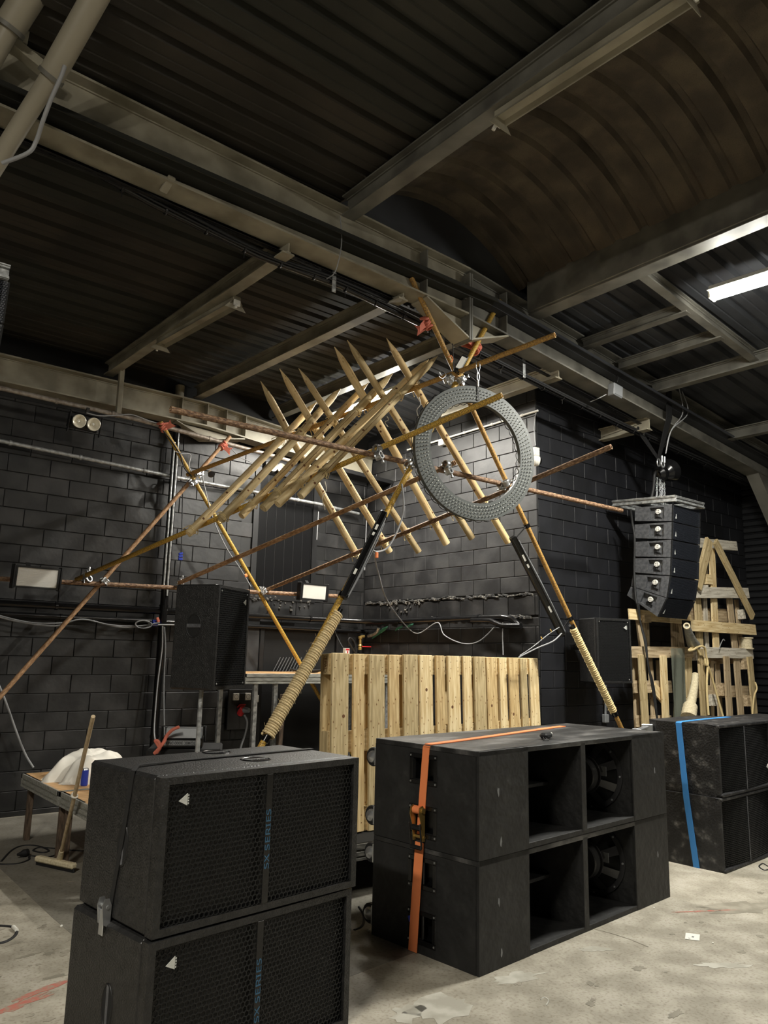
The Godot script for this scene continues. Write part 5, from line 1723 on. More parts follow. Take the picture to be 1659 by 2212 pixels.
	g.tube([Vector3(0, 0, 0), Vector3(0, -0.55, 0)], 0.0165, 14)
	put(t, "upper_tube", g, M.galv)
	g = geo()
	g.tube([Vector3(0, -0.5, 0), Vector3(0, -1.3, 0)], 0.02, 14)
	g.lathe(Transform3D(Basis.IDENTITY, Vector3(0, -0.52, 0)), [Vector2(0.02, -0.05), Vector2(0.03, -0.04), Vector2(0.03, 0.0), Vector2(0.02, 0.01)], 14)
	put(t, "lower_tube", g, M.black)
	for k in 3:
		g = geo()
		var a = TAU * k / 3
		g.tube([Vector3(0, -0.85, 0), Vector3(cos(a) * 0.35, 0.02 - (sp * Vector3(0.14, 0, -0.17)).y, sin(a) * 0.35)], 0.011, 8)
		put(t, "leg", g, M.black)
	var sr = facing(70, Vector3(6.366, 1.335, -4.598))
	top_speaker("black two-way speaker hung on the dark wall between the legs and the pallets", sr, 0.41, 0.63, 0.3, false)
	t = thing("wall_bracket", "black bracket behind the speaker on the dark right wall", "bracket")
	g = geo()
	var back: Vector3 = sr * Vector3(0.2, 0.35, -0.3)
	g.bar(back, Vector3(back.x, back.y, -5.14), Vector2(0.06, 0.06), Vector3.UP, 0.004)
	put(t, "arm", g, M.black)
	g = geo()
	g.box(Vector3(back.x, back.y, -5.12), Vector3(0.2, 0.3, 0.02), 0.004)
	put(t, "wall_plate", g, M.black)
	g = geo()
	g.tube([Vector3(7.172, 1.293, -5.080), Vector3(7.155, 0.980, -5.080)], 0.012, 8)
	g.box(Vector3(7.168, 0.945, -5.090), Vector3(0.07, 0.09, 0.05), 0.008)
	tag(put(self, "wall_socket", g, M.grey), "small grey wall socket with conduit below the speaker on the dark wall", "socket")
	# flown line array
	var cabs = [[Vector2(-4.701, 3.194), Vector2(-4.256, 3.174), Vector2(-4.269, 2.995), Vector2(-4.711, 3.051)], [Vector2(-4.713, 3.011), Vector2(-4.269, 2.988), Vector2(-4.282, 2.808), Vector2(-4.723, 2.864)], [Vector2(-4.725, 2.822), Vector2(-4.285, 2.801), Vector2(-4.301, 2.620), Vector2(-4.735, 2.666)], [Vector2(-4.736, 2.644), Vector2(-4.302, 2.614), Vector2(-4.318, 2.431), Vector2(-4.752, 2.496)], [Vector2(-4.758, 2.471), Vector2(-4.321, 2.424), Vector2(-4.369, 2.205), Vector2(-4.784, 2.349)], [Vector2(-4.789, 2.343), Vector2(-4.373, 2.199), Vector2(-4.483, 2.010), Vector2(-4.842, 2.251)]]
	var ord = ["top", "second", "third", "fourth", "fifth", "lowest, most tilted"]
	for i in 6:
		array_cab(cabs[i], 7.27, 0.55, "wedge-shaped line array cabinet with a white round knob, %s of the flown column" % ord[i], "flown line array cabinets")
	t = thing("array_frame", "flat galvanised flying frame on top of the line array", "frame", Transform3D(Basis.IDENTITY, Vector3(7.27, 3.2, -4.22)))
	for x: float in [0.0, 0.55]:
		g = ibeam(Vector3(x, 0.0, 0.01), Vector3(x, 0.05, -0.76), 0.06, 0.045, 0.006, 0.006)
		put(t, "rail", g, M.galv)
	for z: float in [0.0, -0.37, -0.74]:
		g = ibeam(Vector3(0, -z * 0.066 + 0.0, z), Vector3(0.55, -z * 0.066 + 0.0, z), 0.055, 0.045, 0.006, 0.006)
		put(t, "cross_rail", g, M.galv)
	var hp = Vector3(7.53, 3.60, -4.55)
	t = thing("chain_hoist", "black hand chain hoist between the slings and the line array", "hoist", Transform3D(Basis.IDENTITY, hp))
	g = geo()
	g.lathe(Transform3D(Basis(Vector3.BACK, PI / 2 + 0.3), Vector3(0.03, 0, 0)), [Vector2(0, -0.1), Vector2(0.06, -0.09), Vector2(0.085, -0.03), Vector2(0.085, 0.04), Vector2(0.05, 0.08), Vector2(0, 0.085)], 20)
	put(t, "body", g, M.gloss)
	g = geo()
	g.lathe(Transform3D(Basis(Vector3.BACK, -PI / 2 + 0.5), Vector3(0.07, 0.0, 0.02)), [Vector2(0.05, 0.0), Vector2(0.1, 0.06), Vector2(0.13, 0.12), Vector2(0.135, 0.125), Vector2(0.1, 0.05), Vector2(0.05, -0.01)], 24)
	put(t, "wheel_cover", g, M.gloss)
	g = geo()
	for q in [[Vector3(0, 0.08, 0), Vector3(0, 0.16, 0)], [Vector3(0.02, -0.09, 0), Vector3(0.02, -0.17, 0)]]:
		var hk = []
		for i in 12:
			var a = TAU * i / 11.0
			hk.append((q[0] + q[1]) / 2 + Vector3(cos(a) * 0.03, sin(a) * 0.045, 0))
		g.tube(hk, 0.009, 8)
	put(t, "hook", g, M.zinc)
	chain(t, Vector3(-0.05, -0.06, 0), Vector3(-0.1, -0.35, 0.02), M.zinc, 0.03)
	chain(t, Vector3(-0.02, -0.06, 0.02), Vector3(-0.05, -0.35, 0.03), M.zinc, 0.03)
	chain(t, Vector3(0.04, -0.15, 0), Vector3(0.04, -0.35, 0), M.zinc, 0.035)
	chain(t, Vector3(0.09, -0.05, 0), Vector3(0.06, -0.33, 0.02), M.zinc, 0.025)
	g = geo()
	g.tube(curve([Vector3(-0.09, 0.0, 0.02), Vector3(-0.13, -0.06, 0.02), Vector3(-0.16, -0.2, 0.02), Vector3(-0.2, -0.36, 0.0)]), 0.016, 8)
	put(t, "hanging_sling", g, M.rubber)
	t = thing("lifting_sling", "black round sling choked over the main rafter above the hoist", "sling")
	for q in [[Vector3(7.42, 4.2, -4.38), 0.0], [Vector3(7.3, 4.0, -4.63), 0.0]]:
		pts = [q[0] + Vector3(0.1 if q[0].z > -4.5 else 0.02, 0.36 if q[0].z > -4.5 else 0.1, 0), q[0] + Vector3(0.08, 0, 0.0), hp + Vector3(0, 0.16, 0)]
		put(t, "webbing", webbing(pts, [Vector3.RIGHT, Vector3.RIGHT, Vector3(0.5, 0, 0)], 0.1, 0.012), M.rubber)
	t = thing("safety_wire", "white steel safety wire with a silver shackle beside the hoist sling", "wire")
	for q in [[Vector3(7.72, 4.58, -4.37), Vector3(7.75, 4.3, -4.36)], [Vector3(7.78, 4.56, -4.37), Vector3(7.86, 4.32, -4.36)]]:
		g = geo()
		g.tube(curve([q[0], q[1], Vector3(7.494, 4.041, -4.360), Vector3(7.377, 3.760, -4.370)]), 0.006, 7)
		put(t, "wire", g, M.greywire)
	g = geo()
	for i in 2:
		g.tube([Vector3(7.302, 3.721, -4.370) + Vector3(0.05 * i, 0, 0), Vector3(7.297, 3.653, -4.370) + Vector3(0.05 * i, 0, 0)], 0.012, 8)
	var sk = []
	for i in 13:
		var a = TAU * i / 12.0
		sk.append(Vector3(7.313, 3.631, -4.370) + Vector3(cos(a) * 0.028, sin(a) * 0.034, 0))
	g.tube(sk, 0.008, 8)
	put(t, "shackle", g, M.zinc)
	# end of the other array at the left edge
	var lp = Vector3(0.795, 3.413, -4.131)
	t = thing("array_frame", "end of a flying frame of the second array at the left edge", "frame", Transform3D(Basis(Vector3.UP, 0.0), lp))
	g = ibeam(Vector3(-0.9, 0.01, 0), Vector3(-0.02, 0.01, 0), 0.075, 0.05, 0.006, 0.006)
	put(t, "rail", g, M.galv)
	for k in 2:
		array_cab([Vector2(-0.45, 0.0), Vector2(0.0, 0.0), Vector2(-0.03, -0.215), Vector2(-0.45, -0.19)] if k == 0 else [Vector2(-0.47, -0.2), Vector2(-0.03, -0.225), Vector2(-0.09, -0.44), Vector2(-0.48, -0.4)], lp.x - 0.56, 0.55, ["black line array cabinet at the left edge, upper one under the frame", "black line array cabinet at the left edge, lower one"][k], "second line array cabinets", Vector3(0, lp.y, lp.z))


func plank(t: Node3D, called: String, a: Vector3, b: Vector3, w: float, th: float, face: Vector3, m: Material):
	var xf = along(a, b, face)
	var g = geo()
	g.box(Vector3(0, (b - a).length() / 2, 0), Vector3(w, (b - a).length(), th), 0.003)
	return put(t, called, g, m, xf)


func nails(t: Node3D, xf: Transform3D, pts: Array):
	var g = geo()
	for p in pts:
		g.lathe(xf * Transform3D(Basis(Vector3.RIGHT, PI / 2), p), [Vector2(0.0035, -0.002), Vector2(0.0035, 0.001), Vector2(0, 0.001)], 6)
	put(t, "nail_head", g, M.knot)


func pallet(label: String, xf: Transform3D, tone: int):
	# origin: lower left front corner, x .8 wide, y 1.2 high, boards facing z
	var t = thing("pallet", label, "pallet", xf, "pallets on the stage deck")
	var ws = [0.145, 0.1, 0.145, 0.1, 0.145]
	var x = 0.0
	for i in 5:
		var m: Material = M["wood%d" % [[0, 2, 0, 0, 1], [1, 2, 1, 2, 1], [2, 0, 2, 1, 0]][tone][i]]
		var g = geo()
		g.box(Vector3(0, 0.6, 0), Vector3(ws[i], 1.2, 0.022), 0.004)
		var b = put(t, "deck_board", g, m, Transform3D(Basis(Vector3.BACK, rng.randf_range(-0.003, 0.003)), Vector3(x + ws[i] / 2, rng.randf_range(-0.004, 0.004), -0.011)))
		var ps = []
		for yy: float in [0.05, 0.1, 0.57, 0.63, 1.1, 1.15]:
			ps.append(Vector3(ws[i] * rng.randf_range(-0.36, -0.2), yy, 0.0115))
			ps.append(Vector3(ws[i] * rng.randf_range(0.2, 0.36), yy + 0.01, 0.0115))
		nails(b, Transform3D.IDENTITY, ps)
		if i % 2 == 0:
			g = geo()
			g.lathe(Transform3D(Basis(Vector3.RIGHT, PI / 2), Vector3(rng.randf_range(-0.04, 0.04), rng.randf_range(0.3, 1.0), 0.0112)), [Vector2(0.014, -0.001), Vector2(0.011, 0.0008), Vector2(0, 0.001)], 12)
			put(b, "knot", g, M.knot)
		x += ws[i] + 0.04125
	for y: float in [0.0725, 0.6, 1.1275]:
		var xfb = Transform3D(Basis(Vector3.BACK, PI / 2), Vector3(0.4, y, -0.033))
		var g = geo()
		g.box(Vector3.ZERO, Vector3(0.145, 0.8, 0.022), 0.003)
		put(t, "cross_board", g, M["wood%d" % ((tone + 1) % 3)], xfb)
		for xx: float in [0.05, 0.4, 0.75]:
			g = geo()
			g.box(Vector3.ZERO, Vector3(0.1 if xx != 0.4 else 0.145, 0.145, 0.078), 0.004)
			var bl = put(t, "spacer_block", g, M["wood%d" % tone], Transform3D(Basis.IDENTITY, Vector3(xx, y, -0.083)))
			if xx < 0.1 and y > 1.0 and tone == 1:
				var side = Transform3D(Basis(Vector3.FORWARD, Vector3.UP, Vector3.LEFT), Vector3(-0.0505, 0, 0))
				side = Transform3D(Basis(Vector3.BACK, Vector3.UP, Vector3.LEFT), Vector3(-0.0505, 0, 0))
				g = geo()
				var pts = []
				for i in 25:
					var a = TAU * i / 24.0
					pts.append(side * Vector3(cos(a) * 0.026, sin(a) * 0.058, 0.0005))
				g.tube(pts, 0.0016, 5)
				put(bl, "oval_mark", g, M.knot)
				text(bl, "stamp_lettering", "EPAL", 0.03, side * Transform3D(Basis(Vector3.BACK, -PI / 2), Vector3.ZERO), M.knot)
	x = 0.05
	for i in 3:
		var g = geo()
		g.box(Vector3(0, 0.6, 0), Vector3(0.1 if i != 1 else 0.145, 1.2, 0.022), 0.003)
		put(t, "base_board", g, M["wood%d" % ((tone + i) % 3)], Transform3D(Basis.IDENTITY, Vector3(0.05 + 0.35 * i, 0, -0.133)))


func deck(label: String, xf: Transform3D, w: float, l: float, h: float, legs: Array, mt: Material, me: Material, ml: Material):
	# stage deck: origin at the floor under one corner, x wide, -z long
	var t = thing("stage_deck", label, "platform", xf)
	var g = geo()
	g.box(Vector3(w / 2, h - 0.009, -l / 2), Vector3(w - 0.02, 0.018, l - 0.02), 0.002)
	put(t, "plywood_top", g, mt)
	for q in [[Vector3(w / 2, 0, -0.015), Vector3(w, 0, 0.03)], [Vector3(w / 2, 0, -l + 0.015), Vector3(w, 0, 0.03)], [Vector3(0.015, 0, -l / 2), Vector3(0.03, 0, l)], [Vector3(w - 0.015, 0, -l / 2), Vector3(0.03, 0, l)]]:
		g = geo()
		for k in [[0.0, 0.036, 1.0], [0.036, 0.012, 0.55], [0.048, 0.028, 0.9], [0.076, 0.01, 0.55], [0.086, 0.016, 0.95]]:
			var s: Vector3 = q[1]
			var hy: float = k[1]
			s = Vector3(s.x if s.x > 0.05 else s.x * k[2], hy, s.z if s.z > 0.05 else s.z * k[2])
			g.box((q[0] as Vector3) + Vector3(0, h - k[0] - hy / 2, 0), s, 0.002)
		put(t, "edge_rail", g, me)
	for q in legs:
		g = geo()
		g.bar(Vector3(q[0], 0, q[1]), Vector3(q[0], h - 0.1, q[1]), Vector2(0.045, 0.045), Vector3.BACK, 0.004)
		put(t, "leg", g, ml)
	return t


func build_things():
	var t: Node3D
	var g: Geo
	# three pallets on a low deck
	M.deckedge = tex(ntex(noise(77, 0.03, 4), 256, [c8(46, 45, 42), c8(70, 68, 62), c8(98, 95, 88)], [0.2, 0.5, 0.8]), Vector3(1, 4, 4), 0.7)
	M.deckgrey = tex(ntex(noise(78, 0.03, 4), 256, [c8(128, 128, 122), c8(150, 150, 143), c8(168, 167, 160)], [0.2, 0.5, 0.8]), Vector3(1, 4, 4), 0.6, 0.2)
	M.brownleg = tex(ntex(noise(79, 0.03, 4), 256, [c8(64, 52, 42), c8(90, 74, 60), c8(106, 90, 76)], [0.2, 0.5, 0.8]), Vector3(4, 1, 4), 0.6)
	var lean = Basis(Vector3.RIGHT, -0.035)
	var p = Vector3(3.139, 1.560, -4.457)
	var names = ["upright wooden pallet with a stamped oval mark, nearest of the row behind the subs", "upright wooden pallet of pale boards in the middle of the row behind the subs", "upright wooden pallet with darker knots, farthest of the row behind the subs"]
	for k in 3:
		var f = facing([51.0, 46.0, 43.0][k], p)
		var xf = Transform3D(f.basis * lean, p)
		pallet(names[k], xf * Transform3D(Basis.IDENTITY, Vector3(0.0, -1.2, 0)), [1, 0, 2][k])
		p = f * Vector3(0.815, 0.0, 0.0)
	deck("low stage deck with dark wooden edge under the row of upright pallets", at(3.0, 0, -4.18), 2.9, 1.6, 0.352, [[0.1, -0.1], [1.4, -0.1], [2.8, -0.1], [0.1, -1.5], [2.8, -1.5]], M.matt, M.deckedge, M.brownleg)
	# table of stage decks in front of the doorway
	deck("waist-high grey stage deck standing on silver legs in front of the black doorway", at(3.85, 0, -6.98), 2.05, 0.9, 1.345, [[0.16, -0.05], [0.40, -0.06], [1.9, -0.08], [0.16, -0.8], [1.9, -0.8]], M.ply, M.deckgrey, M.galv)
	g = geo()
	g.bar(Vector3(4.296, 1.138, -6.950), Vector3(4.271, 0.591, -6.950), Vector2(0.05, 0.05), Vector3.BACK, 0.004)
	tag(put(self, "timber_prop", g, M.brownleg), "brown timber prop under the waist-high deck, behind the roped leg", "timber")
	g = geo()
	for k in 4:
		var pts = []
		for i in 15:
			var a = TAU * i / 14.0 + k
			pts.append(Vector3(4.75 + cos(a) * (0.12 + 0.03 * k), 1.358 + 0.008 * k + 0.006 * sin(a * 2), -7.2 + sin(a) * (0.09 + 0.02 * k)))
		g.tube(pts, 0.007, 6)
	g.tube(curve([Vector3(4.86, 1.37, -7.15), Vector3(5.0, 1.4, -7.1), Vector3(5.1, 1.5, -7.2), Vector3(5.2, 1.38, -7.3)]), 0.007, 6)
	tag(put(self, "coiled_cable", g, M.rubber), "coil of black cables lying on the waist-high deck", "cable")
	g = geo()
	g.box(Vector3(5.262, 1.586, -7.200), Vector3(0.06, 0.08, 0.05), 0.003)
	t = thing("carton", "small red and white carton on the deck just above the pallets", "box")
	put(t, "box", g, M.white)
	g = geo()
	g.box(Vector3(5.261, 1.612, -7.200) + Vector3(0, 0, 0.026), Vector3(0.05, 0.02, 0.003))
	g.box(Vector3(5.263, 1.570, -7.200) + Vector3(0, 0, 0.026), Vector3(0.016, 0.05, 0.003))
	put(t, "red_print", g, M.red)
	cord("black_cable", [Vector3(5.267, 1.894, -7.500), Vector3(5.340, 1.762, -7.500), Vector3(5.353, 1.639, -7.400), Vector3(5.299, 1.586, -7.250)], 0.008, M.rubber, "thin black cable hanging down to the red and white carton")
	cord("black_cable", [Vector3(5.544, 1.579, -7.400), Vector3(5.473, 1.658, -7.400), Vector3(5.431, 1.716, -7.400), Vector3(5.463, 1.749, -7.400), Vector3(5.526, 1.697, -7.400), Vector3(5.558, 1.579, -7.400)], 0.009, M.rubber, "loop of thick black cable standing above the pallets")
	t = thing("water_valve", "brass water valve with a red lever under the heating pipes", "valve", Transform3D(Basis.IDENTITY, Vector3(5.989, 1.669, -7.900)))
	g = geo()
	g.lathe(Transform3D.IDENTITY, [Vector2(0.02, -0.05), Vector2(0.026, -0.05), Vector2(0.026, -0.02), Vector2(0.018, -0.01), Vector2(0.03, 0.0), Vector2(0.018, 0.02), Vector2(0.018, 0.08), Vector2(0.028, 0.09), Vector2(0.028, 0.12)], 14)
	g.tube([Vector3(0, 0.11, 0), Vector3(0.06, 0.12, 0)], 0.018, 10)
	put(t, "body", g, M.brass)
	g = geo()
	g.box(Vector3(0.08, -0.01, 0.03), Vector3(0.14, 0.016, 0.02), 0.004)
	put(t, "lever", g, M.red)
	t = thing("pipe_elbow", "pale pipe elbow sprayed green beside the brass valve", "pipe", Transform3D(Basis.IDENTITY, Vector3(6.100, 1.794, -7.722)))
	g = geo()
	g.tube(curve([Vector3(0, 0.0, -0.16), Vector3(0, 0.02, -0.05), Vector3(0, 0.05, 0.02), Vector3(0, 0.1, 0.05)]), 0.02, 10)
	put(t, "elbow", g, M.galv)
	g = geo()
	g.prism(Transform3D(Basis(Vector3(0, 0, 1), Vector3.UP, Vector3.LEFT), Vector3(0.03, 0.05, 0.1)), PackedVector2Array([Vector2(-0.22, -0.09), Vector2(0.05, 0.02), Vector2(0.1, 0.07), Vector2(0.0, 0.05), Vector2(-0.2, -0.05)]), 0.002)
	put(t, "green_spray", g, M.green)
	for q in [Vector3(6.120, 1.906, -7.095), Vector3(6.120, 1.881, -7.294)]:
		g = geo()
		g.prism(Transform3D(Basis(Vector3(0, 0, 1), Vector3.UP, Vector3.LEFT), q), PackedVector2Array([Vector2(-0.08, -0.03), Vector2(0.05, 0.01), Vector2(0.08, 0.04), Vector2(-0.05, 0.01)]), 0.002)
		put(get_node("wall_back"), "green_spray", g, M.green)
	g = geo()
	g.bar(Vector3(5.322, 3.788, -7.600), Vector3(6.199, 3.751, -7.600), Vector2(0.22, 0.05), Vector3.UP, 0.004)
	g.bar(Vector3(6.101, 3.631, -7.600), Vector3(6.159, 3.763, -7.600), Vector2(0.05, 0.2), Vector3.BACK, 0.004)
	tag(put(self, "wall_shelf", g, M.black), "black shelf bracket near the inner wall corner behind the stakes", "shelf")
	for q in [[Vector3(5.291, 3.313, -7.920), 0.36, "short"], [Vector3(6.040, 3.536, -7.900), 0.9, "long"]]:
		g = geo()
		g.tube([q[0], q[0] - Vector3(0.01, q[1], 0)], 0.006, 6)
		tag(put(self, "hanging_wire", g, M.greywire), q[2] + " straight pale wire hanging on the wall behind the far stakes", "cable", "wires hanging behind the stakes")
	g = geo()
	g.box(Vector3(6.100, 4.075, -6.529), Vector3(0.05, 0.06, 0.09), 0.006)
	tag(put(self, "conduit_box", g, M.white), "small white conduit box high on the back wall seen through the ring", "box")
	# vent and sockets round the doorway
	t = thing("mesh_vent", "dark expanded-metal vent in the black doorway above the deck", "vent")
	g = geo()
	for i in 14:
		g.bar(Vector3(4.791, 1.344, -8.000).lerp(Vector3(5.346, 1.335, -8.000), i / 13.0), Vector3(4.782, 1.504, -8.000).lerp(Vector3(5.338, 1.513, -8.000), minf(1.0, i / 13.0 + 0.18)), Vector2(0.006, 0.006), Vector3.BACK)
	put(t, "mesh", g, M.grey)
	t = thing("socket_board", "dark board with white double sockets on the left wall", "socket", Transform3D(Basis.IDENTITY, Vector3(4.373, 0.920, -8.000)))
	g = geo()
	g.box(Vector3(0, 0, 0.0), Vector3(0.3, 0.44, 0.03), 0.004)
	put(t, "board", g, M.block2)
	for k in 3:
		g = geo()
		g.box(Vector3(-0.065 + k * 0.075, 0.14, 0.025), Vector3(0.072, 0.08, 0.025), 0.005)
		var s = put(t, "socket", g, M.white if k != 1 else M.black)
		g = geo()
		g.lathe(Transform3D(Basis(Vector3.RIGHT, PI / 2), Vector3(-0.065 + k * 0.075, 0.14, 0.038)), [Vector2(0.026, 0.0), Vector2(0.024, 0.002), Vector2(0.022, 0.0), Vector2(0.02, -0.01), Vector2(0, -0.01)], 16)
		put(s, "socket_ring", g, M.grey if k != 1 else M.rubber)
	t = thing("switch", "white wall switch beside the sockets", "switch", Transform3D(Basis.IDENTITY, Vector3(4.568, 1.034, -8.000)))
	g = geo()
	g.box(Vector3.ZERO, Vector3(0.085, 0.085, 0.03), 0.005)
	put(t, "plate", g, M.white)
	g = geo()
	g.box(Vector3(0, 0, 0.016), Vector3(0.045, 0.045, 0.008), 0.002)
	put(t, "rocker", g, M.panelwhite)
	t = thing("power_plug", "red industrial power socket with a grey plug on the wall board", "plug", Transform3D(Basis(Vector3.RIGHT, -0.5), Vector3(4.375, 0.919, -7.940)))
	g = geo()
	g.tube([Vector3(0, -0.02, -0.06), Vector3(0, 0.0, 0.03)], 0.038, 16)
	g.box(Vector3(0.0, 0.045, 0.0), Vector3(0.08, 0.012, 0.08), 0.005)
	put(t, "socket", g, M.red)
	g = geo()
	g.tube([Vector3(0.01, -0.02, 0.03), Vector3(0.03, -0.05, 0.09)], [0.034, 0.026], 14)
	put(t, "plug", g, M.grey)
	cord("grey_cable", [Vector3(4.386, 0.861, -7.900), Vector3(4.398, 0.789, -7.850), Vector3(4.382, 0.664, -7.850), Vector3(4.306, 0.525, -7.800), Vector3(4.220, 0.324, -7.700)], 0.012, M.grey, "grey power cable running down from the red plug")
	# cables along the left wall
	cord("grey_cable", [Vector3(1.629, 1.856, -7.880), Vector3(1.915, 1.792, -7.880), Vector3(2.254, 1.767, -7.880), Vector3(2.504, 1.841, -7.880), Vector3(2.891, 1.779, -7.880), Vector3(3.232, 1.816, -7.880), Vector3(3.489, 1.827, -7.880)], 0.008, M.greywire, "lower of two grey cables looping along the black pipes", "cable", "", 10)
	cord("grey_cable", [Vector3(1.623, 1.867, -7.860), Vector3(1.993, 1.791, -7.860), Vector3(2.289, 1.795, -7.860), Vector3(2.506, 1.840, -7.860), Vector3(2.787, 1.797, -7.860), Vector3(3.076, 1.800, -7.860), Vector3(3.298, 1.843, -7.860)], 0.007, M.grey, "upper of two grey cables looping along the black pipes", "cable", "", 10)
	g = geo()
	for k in 3:
		var pts = []
		for i in 15:
			var a = TAU * i / 14.0
			pts.append(Vector3(3.114, 1.816, -7.860) + Vector3(cos(a) * (0.07 + 0.01 * k) - 0.0, sin(a) * 0.04, 0.012 * k))
		g.tube(pts, 0.006, 6)
	tag(put(self, "coiled_cable", g, M.grey), "small coil of cable tied to the pipes beside the downpipe", "cable")
	g = geo()
	g.tube([Vector3(3.234, 1.836, -7.900), Vector3(3.284, 1.838, -7.900)], 0.034, 12)
	tag(put(self, "blue_tape", g, M.blue), "band of blue tape round the lower black pipe", "tape")
	g = geo()
	g.box(Vector3(3.275, 1.871, -7.860), Vector3(0.03, 0.05, 0.02), 0.005, Basis(Vector3.BACK, 0.4))
	tag(put(self, "orange_tie", g, M.coral), "scrap of orange tie on the cables above the downpipe", "tie")
	cord("grey_cable", [Vector3(3.327, 1.810, -7.850), Vector3(3.340, 1.579, -7.850), Vector3(3.321, 1.246, -7.850), Vector3(3.304, 0.921, -7.820), Vector3(3.300, 0.739, -7.800), Vector3(3.303, 0.630, -7.750)], 0.008, M.greywire, "long grey cable hanging in front of the downpipe, left one")
	cord("black_cable", [Vector3(3.348, 1.801, -7.850), Vector3(3.376, 1.580, -7.850), Vector3(3.386, 1.246, -7.850), Vector3(3.399, 0.919, -7.820), Vector3(3.422, 0.642, -7.800)], 0.008, M.grey, "long dark grey cable hanging in front of the downpipe, right one")
	cord("grey_cable", [Vector3(1.735, 1.372, -7.950), Vector3(1.880, 1.078, -7.930), Vector3(2.011, 0.781, -7.930), Vector3(2.111, 0.569, -7.920), Vector3(2.187, 0.450, -7.900)], 0.010, M.greywire, "grey cable slanting down the left wall behind the white cloth")
	cord("black_cable", [Vector3(1.535, 0.000, -6.493), Vector3(1.612, 0.000, -6.350), Vector3(1.712, 0.000, -6.312), Vector3(1.799, 0.000, -6.378), Vector3(1.839, 0.000, -6.480), Vector3(1.923, 0.000, -6.375), Vector3(1.999, 0.000, -6.406)], 0.009, M.rubber, "black power cable in a loop on the floor by the table legs", "cable", "", 10)
	cord("black_cable", [Vector3(1.622, 0.000, -6.435), Vector3(1.765, 0.000, -6.731), Vector3(1.869, 0.000, -6.838), Vector3(1.964, 0.000, -6.775), Vector3(1.997, 0.000, -6.577), Vector3(1.939, 0.000, -6.530), Vector3(1.901, 0.000, -6.640), Vector3(1.963, 0.000, -6.705), Vector3(2.057, 0.000, -6.606), Vector3(2.157, 0.000, -6.470), Vector3(2.372, 0.000, -6.258)], 0.009, M.rubber, "black cable snaking under the low table at the left", "cable", "", 10)
	t = thing("cable_plug", "black mains plug lying in the cable loop on the floor", "plug", Transform3D(Basis(Vector3.UP, 0.4), Vector3(1.790, 0.000, -6.481)))
	g = geo()
	g.lathe(Transform3D(Basis(Vector3.BACK, PI / 2), Vector3(0, 0.03, 0)), [Vector2(0.0, -0.03), Vector2(0.026, -0.03), Vector2(0.028, 0.0), Vector2(0.016, 0.03), Vector2(0.01, 0.055), Vector2(0, 0.055)], 14)
	put(t, "body", g, M.rubber)
	g = geo()
	for s: float in [-1.0, 1.0]:
		g.tube([Vector3(0.03, 0.03, s * 0.01), Vector3(0.05, 0.03, s * 0.01)], 0.003, 6)
	put(t, "pin", g, M.zinc)
	cord("black_cable", [Vector3(1.231, 0.000, -5.052), Vector3(1.302, 0.000, -4.993), Vector3(1.344, 0.000, -4.936), Vector3(1.346, 0.000, -4.863), Vector3(1.312, 0.000, -4.782), Vector3(1.252, 0.000, -4.723), Vector3(1.184, 0.000, -4.723)], 0.009, M.rubber, "thick black cable end curving on the pale floor at the left edge")
	g = geo()
	g.tube([Vector3(1.341, 0.000, -4.920) + Vector3(0, 0.01, 0), Vector3(1.342, 0.000, -4.848) + Vector3(0, 0.01, 0)], 0.0105, 10)
	tag(put(self, "cable_tape", g, M.white), "white tape on the thick cable at the left edge", "tape")
	cord("black_cable", [Vector3(2.890, 0.000, -3.796), Vector3(2.955, 0.000, -3.815), Vector3(3.031, 0.000, -3.888), Vector3(3.102, 0.000, -3.990), Vector3(3.160, 0.000, -4.109)], 0.008, M.rubber, "black cable curving on the floor between the two sub stacks")
	# low table with cloth, can and squeegee
	deck("low stage deck table at the left wall, far half with two brown legs", at(1.88, 0, -6.09), 1.0, 1.02, 0.52, [[0.07, -0.95], [0.06, -0.06], [0.94, -0.06], [0.94, -0.95]], M.ply, M.deckgrey, M.brownleg)
	deck("low stage deck table at the left, near half beside the sub stack", at(1.885, 0, -5.06), 1.0, 1.02, 0.52, [[0.06, -0.96], [0.06, -0.06], [0.94, -0.06], [0.94, -0.95]], M.ply, M.deckgrey, M.brownleg)
	g = geo()
	var nz = noise(91, 1.0, 3)
	var N = 44
	var rows = []
	for i in N + 1:
		var r = []
		for j in N + 1:
			var u = i / float(N) * 2.0 - 1.0
			var w = j / float(N) * 2.0 - 1.0
			var a = atan2(w, u)
			var rad = sqrt(u * u + w * w)
			var edge = 0.86 + 0.1 * sin(a * 5.0 + 1.0) + 0.06 * sin(a * 11.0)
			var h = 0.0
			if rad < edge:
				var f = 1.0 - rad / edge
				h = 0.17 * pow(sin(minf(f, 0.62) / 0.62 * PI / 2), 1.15) + 0.05 * nz.get_noise_2d(u * 0.9 + 3.0, w * 0.9) + 0.013 * sin(a * 4.0 + rad * 9.0 + 3.0 * nz.get_noise_2d(w, u)) * minf(1.0, f * 4.0) + 0.022
			r.append(Vector3(u * 0.42, h, w * 0.33))
		rows.append(r)
